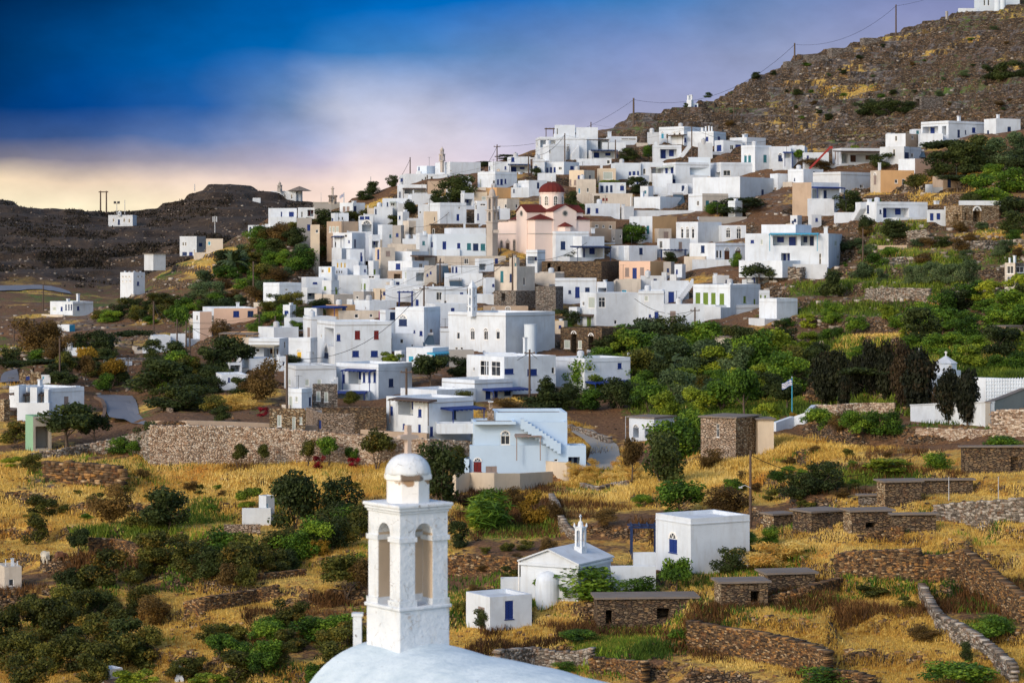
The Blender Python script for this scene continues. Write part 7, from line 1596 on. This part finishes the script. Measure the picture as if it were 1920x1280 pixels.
lamp_arm()
tw=empty('power_pylon',ground(194,400),'twin wooden pylon with a long crossarm on the far saddle','pylon')
def twin():
    k=tw.location.y/F; mb=MB(); 
    for s in (-1,1):
        mb=MB(); mb.tube((s*5.5*k,0,-1),(s*5.5*k,0,42*k),.28,.22,7); mb.build('leg',M['wood'],tw)
    mb=MB(); mb.obox((-9*k,-.2,39*k),(18*k,0,0),(0,.3,0),(0,0,.35)); mb.build('crossarm',M['wood'],tw)
twin()
def mast(px,yt,yb,label,r=.08,D=None):
    D=depth(px,yb) if D is None else D; k=D/F; c=pt(px,yb,D); root=empty('mast',c,label,'mast'); mb=MB(); mb.tube((0,0,-.5),(0,0,(yb-yt)*k),r,r*.7,6); mb.build('shaft',M['steel'],root); return root
mast(234,375,402,'thin mast right of the saddle chapel',.14); ms=mast(219,381,403,'mast with two floodlights behind the saddle chapel',.14)
def floods():
    k=ms.location.y/F
    for s in (-1,1): m=MB(); m.obox((s*.6-.4,-.4,21*k),(.8,0,0),(0,.5,0),(0,0,.8)); m.build('floodlight',M['darkmetal'],ms)
floods()
an=mast(403,405,440,'phone antenna mast behind the square pale house',.16)
def ant():
    k=an.location.y/F
    for s in (-1,0,1): m=MB(); m.obox((s*.5-.12,-.3,24*k),(.24,0,0),(0,.2,0),(0,0,10*k)); m.build('antenna_panel',M['white2'],an)
ant()
mast(365,345,356,'little post on the far hill top',.18); mast(602,361,380,'flag mast left of the column monument',.08); mast(695,331,358,'mast on the dark skyline rocks',.1)
def wire(a,b,sag,label,r=.034):
    a,b=Vector(a),Vector(b); n=14; mb=MB(); p=a
    for i in range(1,n+1):
        t=i/n; q=a.lerp(b,t)-Vector((0,0,4*sag*t*(1-t))); mb.tube(p,q,r,r,4,caps=False); p=q
    o=mb.build('power_line',M['black']); return tag(o,label,'cable','cables strung over the village')
T=lambda k:PO[k]['_top']
for a,b,s,l in [(T('k2'),T('k3'),2.5,'cable sagging from the church side pole to the summit pole'),(T('k3'),T('k4'),5,'long cable climbing from the summit pole over the rocky hill'),(T('k4'),T('k5'),3,'cable between the two upper skyline poles'),(T('k5'),pt(1830,-40,660),1,'cable leaving the highest skyline pole'),(T('k1'),ground(728,352),1,'cable slanting down from the first skyline pole'),(T('k2'),ground(880,330),1.5,'cable dropping left from the crossarm skyline pole'),(T('j'),T('l'),1.2,'cable from the thick leaning pole to the roof panel pole'),(T('j'),T('m'),2.0,'long cable crossing in front of the slim church tower'),(T('m'),T('s'),3.0,'long cable slanting across the red shutter house'),(T('q'),pt(874,697,332),.8,'cable from the thick stayed pole to the glass window house'),(T('q'),pt(1062,690,340),.6,'cable from the thick stayed pole towards the blank cube house'),(T('h'),pt(775,425,400),1.2,'cable from the pole at the large plain house down left'),(T('r'),pt(1236,606,352),.5,'cable from the twin wire pole to the blue door'),(T('r'),pt(1190,560,360),1.2,'cable from the twin wire pole over the outdoor stair'),(T('n'),T('m'),1.2,'cable between the purple cloth pole and the tall church pole'),(T('o'),pt(620,545,375),.4,'cable from the yard pole'),(T('y'),T('z'),1.6,'yellowish cable looping to the three close poles'),(T('u'),T('A'),2.5,'yellowish cable over the ochre slate roofed house'),(T('j'),pt(1100,455,395),1.5,'cable from the thick leaning pole to the square'),(tuple(lamp['_top']),pt(1720,850,235),2.0,'cable from the street lamp pole over the dry slope'),(T('g'),T('e'),3,'cable over the upper right roofs'),(T('c'),T('a'),1.5,'cable along the summit houses')]: wire(a,b,s,l)
def front(px,py,d0=1.0): return pt(px,py,depth(px,py)-d0)
def solar(px,py,w,label,flip=1,D=None,up=1):
    """roof water heater: tilted collector on a frame, tank on top; px, py = foot of the collector"""
    D=depth(px,py)-1 if D is None else D; k=D/F; c=pt(px,py,D); s=w*k; root=empty('solar_water_heater',c,label,'solar heater','solar water heaters on the roofs')
    e=Vector((1,.25*flip,0)).normalized(); n=Vector((-.25*flip,1,0)).normalized(); mb=MB(); a=-e*s/2; u=n*s*.75+Vector((0,0,s*.95)); mb.obox(a,e*s,u,n*.06-Vector((0,0,.06))); mb.build('panel',M['panelglass'],root)
    mb=MB(); q=n*s*.8+Vector((0,0,s*1.06)); mb.tube(a+q,a+q+e*s,.22,n=12); mb.build('tank',M['steel'],root)
    mb=MB()
    for t in (.08,.92):
        b=a+e*s*t; mb.tube(b+n*s*.8,b+q-Vector((0,0,.1)),.03,n=5); mb.tube(b,b+n*s*.8,.03,n=5)
    mb.build('frame',M['steel'],root)
t=NT('panelglass'); t.b.inputs['Roughness'].default_value=.18; t.b.inputs['Specular IOR Level'].default_value=.7; t.base((.05,.08,.11)); M['panelglass']=t.mat
for a in [(805,650,22,'solar heater left of the big white church foot'),(1112,676,16,'solar heater on the blank white cube house'),(718,563,16,'solar heater beside the purple cloth'),(1352,533,14,'solar heater above the lime green shutters'),(1276,384,20,'solar heater in the roofs right of the red dome'),(1675,268,16,'solar heater at the foot of the white and tan house'),(1730,295,12,'solar heater near the ochre side wall house'),(833,520,22,'tall solar heater in the village centre'),(858,550,24,'solar heater behind the slim church tower'),(665,492,16,'solar heater above the three ochre trimmed windows'),(1135,400,16,'solar heater leaning over the blue doors')]: solar(*a)
def dish(px,py,r,label,D=None):
    D=depth(px,py)-1.5 if D is None else D; c=pt(px,py,D); root=empty('satellite_dish',c,label,'satellite dish'); k=D/F; R_=r*k; mb=MB(); n=Vector((.35,-.8,.45)).normalized(); x=n.orthogonal().normalized(); y=n.cross(x)
    for j in range(4):
        for i in range(14):
            P=lambda q,t:n*(q*q*R_*.35)+x*q*R_*math.cos(t)+y*q*R_*math.sin(t); q0,q1=j/4+.001,(j+1)/4; t0,t1=6.283*i/14,6.283*(i+1)/14; mb.quad(P(q0,t0),P(q1,t0),P(q1,t1),P(q0,t1))
    mb.build('reflector',M['white2'],root); mb=MB(); mb.tube((0,0,0),-n*.2-Vector((0,0,R_*1.6)),.03); mb.tube((0,0,0),n*R_*.9,.015); mb.build('bracket',M['steel'],root)
dish(908,661,4,'satellite dish on the big glass windows house'); dish(607,505,5,'dish on the big blank grey wall house'); dish(888,507,5,'large dish in the village centre'); dish(1310,410,4,'dish on the long grey flat house')
def aircon(px,py,label):
    D=depth(px,py)-2.2; c=pt(px,py,D); root=empty('air_conditioner',c,label,'air conditioner'); mb=MB(); mb.obox((-.42,0,0),(.84,0,0),(0,.35,0),(0,0,.6)); mb.build('casing',M['white2'],root); mb=MB(); mb.lathe((0,0,0),[(.22,0),(.22,.02)],14); o=mb.build('fan',M['darkmetal'],root); o.rotation_euler=(math.pi/2,0,0); o.location=(-.1,-.003,.3)
aircon(764,700,'air conditioner on the side of the navy shutters house'); aircon(835,568,'air conditioner by the tall solar heater')
def pot(px,py,r):
    D=depth(px,790)+1.2; k=D/F; mb=MB(); R_=r*k; mb.lathe((0,0,0),[(R_*.55,0),(R_*.95,R_*.5),(R_,R_*1.0),(R_*.8,R_*1.6),(R_*.5,R_*1.9),(R_*.6,R_*2.1)],18); o=mb.build('clay_pot',M['potblue'],smooth=True); o.location=pt(px,py,D); return o
R(380,620)
for x,y,l in ((1190,737,'blue round pot on the stone terrace, leftmost of four'),(1292,746,'second blue pot from the left on the stone terrace'),(1400,749,'third blue pot from the left on the stone terrace'),(1523,752,'rightmost of the four blue pots on the stone terrace')): 
    d=depth(ux(1070),uy(912))-.35; o=pot(ux(x),uy(y),4.4); o.location=pt(ux(x),uy(y),d); tag(o,l,'pot','four blue pots')
# pergolas
def pergola(xl,xr,yt,yb,dp,mat,label,name='pergola'):
    D=depth(xl,yb); k=D/F; c=pt(xl,yb,D); root=empty(name,c,label,'pergola'); W=(xr-xl)*k; h=(yb-yt)*k
    for x in (0,W):
        for y in (0,dp): m=MB(); m.obox((x-.07,y-.07,-1),(.14,0,0),(0,.14,0),(0,0,h+1)); m.build('post',M[mat],root)
    m=MB()
    for y in (0,dp): m.obox((-.3,y-.06,h),(W+.6,0,0),(0,.12,0),(0,0,.16))
    n=int(W/.5)
    for i in range(n+1): m.obox((W*i/n-.04,-.35,h+.162),(.08,0,0),(0,dp+.7,0),(0,0,.1))
    m.build('roof',M[mat],root)
pergola(748,772,549,576,2.5,'blue','blue timber pergola on a white roof terrace'); pergola(1241,1286,470,488,2.5,'navy','dark timber arbour below the three arched windows'); pergola(1185,1230,990,1048,2.0,'navy','navy pergola on the porch of the white cube house'); pergola(1024,1038,242,255,2,'wood','small pergola on the summit verandah roof'); pergola(230,325,677,708,5,'slatecap','cane roofed taverna porch behind the golden tree')
# blue gate
def gate():
    a,b=pt(1274,1081,depth(1274,1081)),pt(1305,1078,depth(1274,1081)); root=empty('picket_gate',a,'blue picket gate beside the white cube house','gate'); e=b-a; k=a.y/F; m=MB(); n=11
    for i in range(n+1): p=e*(i/n); m.obox(p-Vector((.04,0,.1)),(.08,0,0),(0,.03,0),(0,0,17*k+(.12 if i%2 else 0)))
    m.build('pickets',M['blue'],root); m=MB()
    for z in (4,13): m.obox(Vector((0,.031,z*k)),e,(0,.03,0),(0,0,.09))
    m.build('rail',M['blue'],root)
gate()
# flags
def flag(px,yt,yb,fw,label,D=None,mat='cyan'):
    D=depth(px,yb) if D is None else D; k=D/F; c=pt(px,yb,D); root=empty('flagpole',c,label[0],'flagpole'); h=(yb-yt)*k; m=MB(); m.tube((0,0,-.5),(0,0,h),.06,.045,8); m.build('shaft',M[mat],root); m=MB(); m.lathe((0,0,h),[(.02,0),(.09,.05),(.02,.16)],8); m.build('finial',M['steel'],root)
    W=fw*k; H=W*.62; m=MB(); nx=18; ny=9
    def P(u,v): return Vector((-u*W*.94,-.05+.12*math.sin(u*7+v*2)*u,h-.15-v*H-u*W*.35+.07*math.sin(u*6)))
    for i in range(nx):
        for j in range(ny):
            u=(i+.5)/nx; can=u<10/27*1.05 and j<5; white=(j%2==1) if not can else (j==2 or .15<u<.235)
            m.quad(P(i/nx,j/ny),P(i/nx,(j+1)/ny),P((i+1)/nx,(j+1)/ny),P((i+1)/nx,j/ny),1 if white else 0)
    o=m.build('flag',[M['flagblue'],M['paint']]); o.location=c; tag(o,label[1],'flag')
plain('flagblue',(.02,.07,.30))
flag(1485,708,797,20,('pale blue flagpole at the cemetery approach','blue and white striped flag with a white cross by the cemetery'))
flag(645,362,384,9,('thin flagpole right of the column monument','small blue and white flag beside the column monument'))
mast(1173,780,832,'tall turquoise post beside the white shelter',.05); mast(1723,652,690,'thin pale post above the cemetery chapel',.06)
for x,y in ((1779,893),(1872,893)): mast(x,y,y+45,'thin fence stake in the straw field above the rock slabs' if x<1800 else 'second thin fence stake in the straw field near the right edge',.04)
# laundry, red beam, cloths
def cloth(px,py,w,h,mat,label,D=None,name='hanging_cloth'):
    D=depth(px,py)-1.2 if D is None else D; k=D/F; W,H=w*k,h*k; m=MB(); n=8
    P=lambda u,v:Vector(((u-.5)*W,.10*math.sin(u*9)*v,-v*H))
    for i in range(n):
        for j in range(4): m.quad(P(i/n,j/4),P(i/n,(j+1)/4),P((i+1)/n,(j+1)/4),P((i+1)/n,j/4))
    o=m.build(name,M[mat]); o.location=pt(px,py,D); return tag(o,label,'cloth')
cloth(718,584,16,15,'magenta','purple cloth hanging over a roof edge',depth(718,600)-2); cloth(1748,243,6,9,'red','red towel hung on the porch of the highest right house',depth(1727,262)-1.0)
for i,(x,c,n) in enumerate(((1524,'magenta','magenta'),(1531,'orange','orange'),(1539,'rose','red'),(1547,'teal','teal'))): cloth(x,295+i%2,6,7,c,f'{n} washing on the line beside the leaning red beam',depth(1520,312)-.5,'laundry')
rb=empty('steel_beam',pt(1519,316,depth(1519,316)-9),'long red steel beam leaning up over the upper right houses','beam')
def beam():
    k=rb.location.y/F; m=MB(); a,b=Vector((0,0,0)),Vector((39*k,0,40*k)); m.obox(a-Vector((.25,0,-.05)),b-a,(0,.28,0),(.26,0,-.2)); m.build('boom',M['redpaint'],rb); m=MB(); m.obox(b-Vector((.3,.1,.3)),(.6,0,0),(0,.4,0),(0,0,.45)); m.build('boom_head',M['redpaint'],rb)
plain('redpaint',(.30,.03,.025)); beam()
# animals in the orange field
def animal(px,py,label,mat,head,s=1.0,rot=0,fat=1.0):
    me=bpy.data.meshes.new('animal'); D=depth(px,py)
    v=[(0,0,.62),(-.28,0,.64),(.30,0,.66),(.48,0,.62),(.62,0,.38),(.74,0,.24),(-.30,.12,.42),(-.34,.12,.22),(-.32,.12,0),(-.30,-.12,.42),(-.34,-.12,.22),(-.32,-.12,0),(.28,.12,.42),(.28,.12,.22),(.28,.12,0),(.28,-.12,.42),(.28,-.12,.22),(.28,-.12,0),(-.42,0,.60),(-.48,0,.42)]
    e=[(0,1),(0,2),(2,3),(3,4),(4,5),(1,6),(6,7),(7,8),(1,9),(9,10),(10,11),(2,12),(12,13),(13,14),(2,15),(15,16),(16,17),(1,18),(18,19)]
    me.from_pydata([(a*s,b*s,c*s) for a,b,c in v],e,[]); o=link('goat' if 'goat' in label else 'sheep',me,None,[M[mat]])
    md=o.modifiers.new('skin','SKIN'); rad=[.24*fat,.23*fat,.21*fat,.12,.09,.055,.09,.05,.04,.09,.05,.04,.08,.045,.04,.08,.045,.04,.06,.03]
    for i,r in enumerate(rad): me.skin_vertices[0].data[i].radius=(r*s,r*s)
    me.skin_vertices[0].data[0].use_root=True; sb=o.modifiers.new('smooth','SUBSURF'); sb.levels=1; sb.render_levels=2
    c=pt(px,py,D); c.z=zat(c.x,c.y); o.location=c; o.rotation_euler=(0,0,rot); tag(o,label,'animal')
    m=MB()
    for sg in (-1,1): m.tube(Vector((.60,.04*sg,.42))*s,Vector((.50,.12*sg,.46))*s,.03*s,.012*s,5)
    m.build('ears',M[head],o)
animal(84,1056,'round white sheep seen from behind, grazing in the orange field','wool','wool',1.15,1.9,1.35); animal(113,1053,'dark brown goat grazing right of the white sheep','goatbrown','goatbrown',1.1,.2)
# bell arch at the bottom edge
def arch_bell():
    c=pt(336,1284,depth(336,1278)); root=empty('bell_arch',c,'small white bell arch with a cross rising from the bottom edge','bell arch'); k=c.y/F; m=MB(); P=lambda t,z,n:Vector((t,n,z)); w=8.5*k
    for s in (-1,1): m.obox((s*w-(.0 if s<0 else .28),0,-1.5),(.28,0,0),(0,.3,0),(0,0,1.5+10*k))
    n=12; r0,r1=w-.28,w
    for i in range(n):
        a0,a1=math.pi*i/n,math.pi*(i+1)/n; q=lambda r,a,y:Vector((r*math.cos(a),y,10*k+r*math.sin(a)))
        m.quad(q(r0,a0,0),q(r1,a0,0),q(r1,a1,0),q(r0,a1,0)); m.quad(q(r1,a0,0),q(r1,a0,.3),q(r1,a1,.3),q(r1,a1,0)); m.quad(q(r0,a0,.3),q(r0,a0,0),q(r0,a1,0),q(r0,a1,.3)); m.quad(q(r1,a0,.3),q(r0,a0,.3),q(r0,a1,.3),q(r1,a1,.3))
    m.build('arch',M['white'],root); m=MB(); z=10*k+w
    m.poly([Vector((-.25,.05,z-.05)),Vector((.25,.05,z-.05)),Vector((.07,.1,z+.35)),Vector((-.07,.1,z+.35))]); m.obox((-.2,.06,z-.06),(.4,0,0),(0,.2,0),(0,0,.2)); m.obox((-.1,.1,z+.14),(.2,0,0),(0,.12,0),(0,0,.2)); cross(m,(0,.15,z+.3),.42,.06,(1,0,0)); m.build('cross',M['white2'],root)
arch_bell()
# parked car behind the parapet of the road
def car():
    c=pt(664,812,depth(690,818)+3.5); c.z=zat(c.x,c.y)+.05; root=empty('parked_car',c,'grey car parked at the road wall before the blue loggia house','car'); root.rotation_euler=(0,0,-.15); m=MB()
    prof=[(-2.0,.35),(-2.0,.8),(-1.9,.88),(-1.1,.95),(-.55,1.42),(.75,1.45),(1.45,.95),(1.95,.88),(2.05,.6),(2.0,.35)]
    def side(y,sc): return [Vector((x,y*(1 if z<1 else sc),z)) for x,z in prof]
    a,b=side(-.82,.82),side(.82,.82); m.poly(a); m.poly(b[::-1])
    for i in range(len(prof)): j=(i+1)%len(prof); m.quad(a[i],b[i],b[j],a[j])
    m.build('body',M['steel'],root); m=MB()
    for s in (-1,1): m.quad(Vector((-.95,s*.80,1.0)),Vector((1.2,s*.80,1.0)),Vector((.72,s*.70,1.38)),Vector((-.52,s*.70,1.38)))
    m.build('window',M['glass'],root)
    for x in (-1.3,1.3):
        for s in (-1,1): m=MB(); m.tube((x,s*.84,.32),(x,s*.64,.32),.32,n=16); m.build('wheel',M['black'],root)
car()
# white pots of the pale house chimney: a pierced stone chimney with dark lattice stands on its roof
ch=empty('tall_chimney',pt(920,790,depth(880,886)+1.2),'tall mottled stone chimney on the pale blue house roof','chimney')
m=MB(); k=ch.location.y/F; m.obox((-.35,0,-.8),(.7,0,0),(0,.6,0),(0,0,.8+20*k)); m.obox((-.2,.1,20*k+.002),(.4,0,0),(0,.4,0),(0,0,16*k)); m.build('stack',M['stonepale'],ch); m=MB(); m.obox((-.28,.03,36*k+.004),(.56,0,0),(0,.54,0),(0,0,.1)); m.build('cap',M['white2'],ch)

def more_wires():
    ks=[k for k in 'abcdehijlmnoqrstuvzyABC']; done=0; pairs=[]
    for i,k in enumerate(ks):
        for q in ks[i+1:]:
            d=(Vector(T(k))-Vector(T(q))).length
            if 8<d<48: pairs.append((d,k,q))
    short=lambda k:trim(PO[k]['label'],8)
    use={}
    for d,k,q in sorted(pairs):
        if use.get(k,0)>1 or use.get(q,0)>1 or done>=16: continue
        use[k]=use.get(k,0)+1; use[q]=use.get(q,0)+1; done+=1; wire(T(k),T(q),d*.03,f'thin cable from the {short(k)} to the next pole' if done%2 else f'slack cable ending at the {short(q)}',.018)
more_wires()
# ------------------------------------------------------------------ lay the roads and the ground
roads()
build_terrain()
ground_cover()
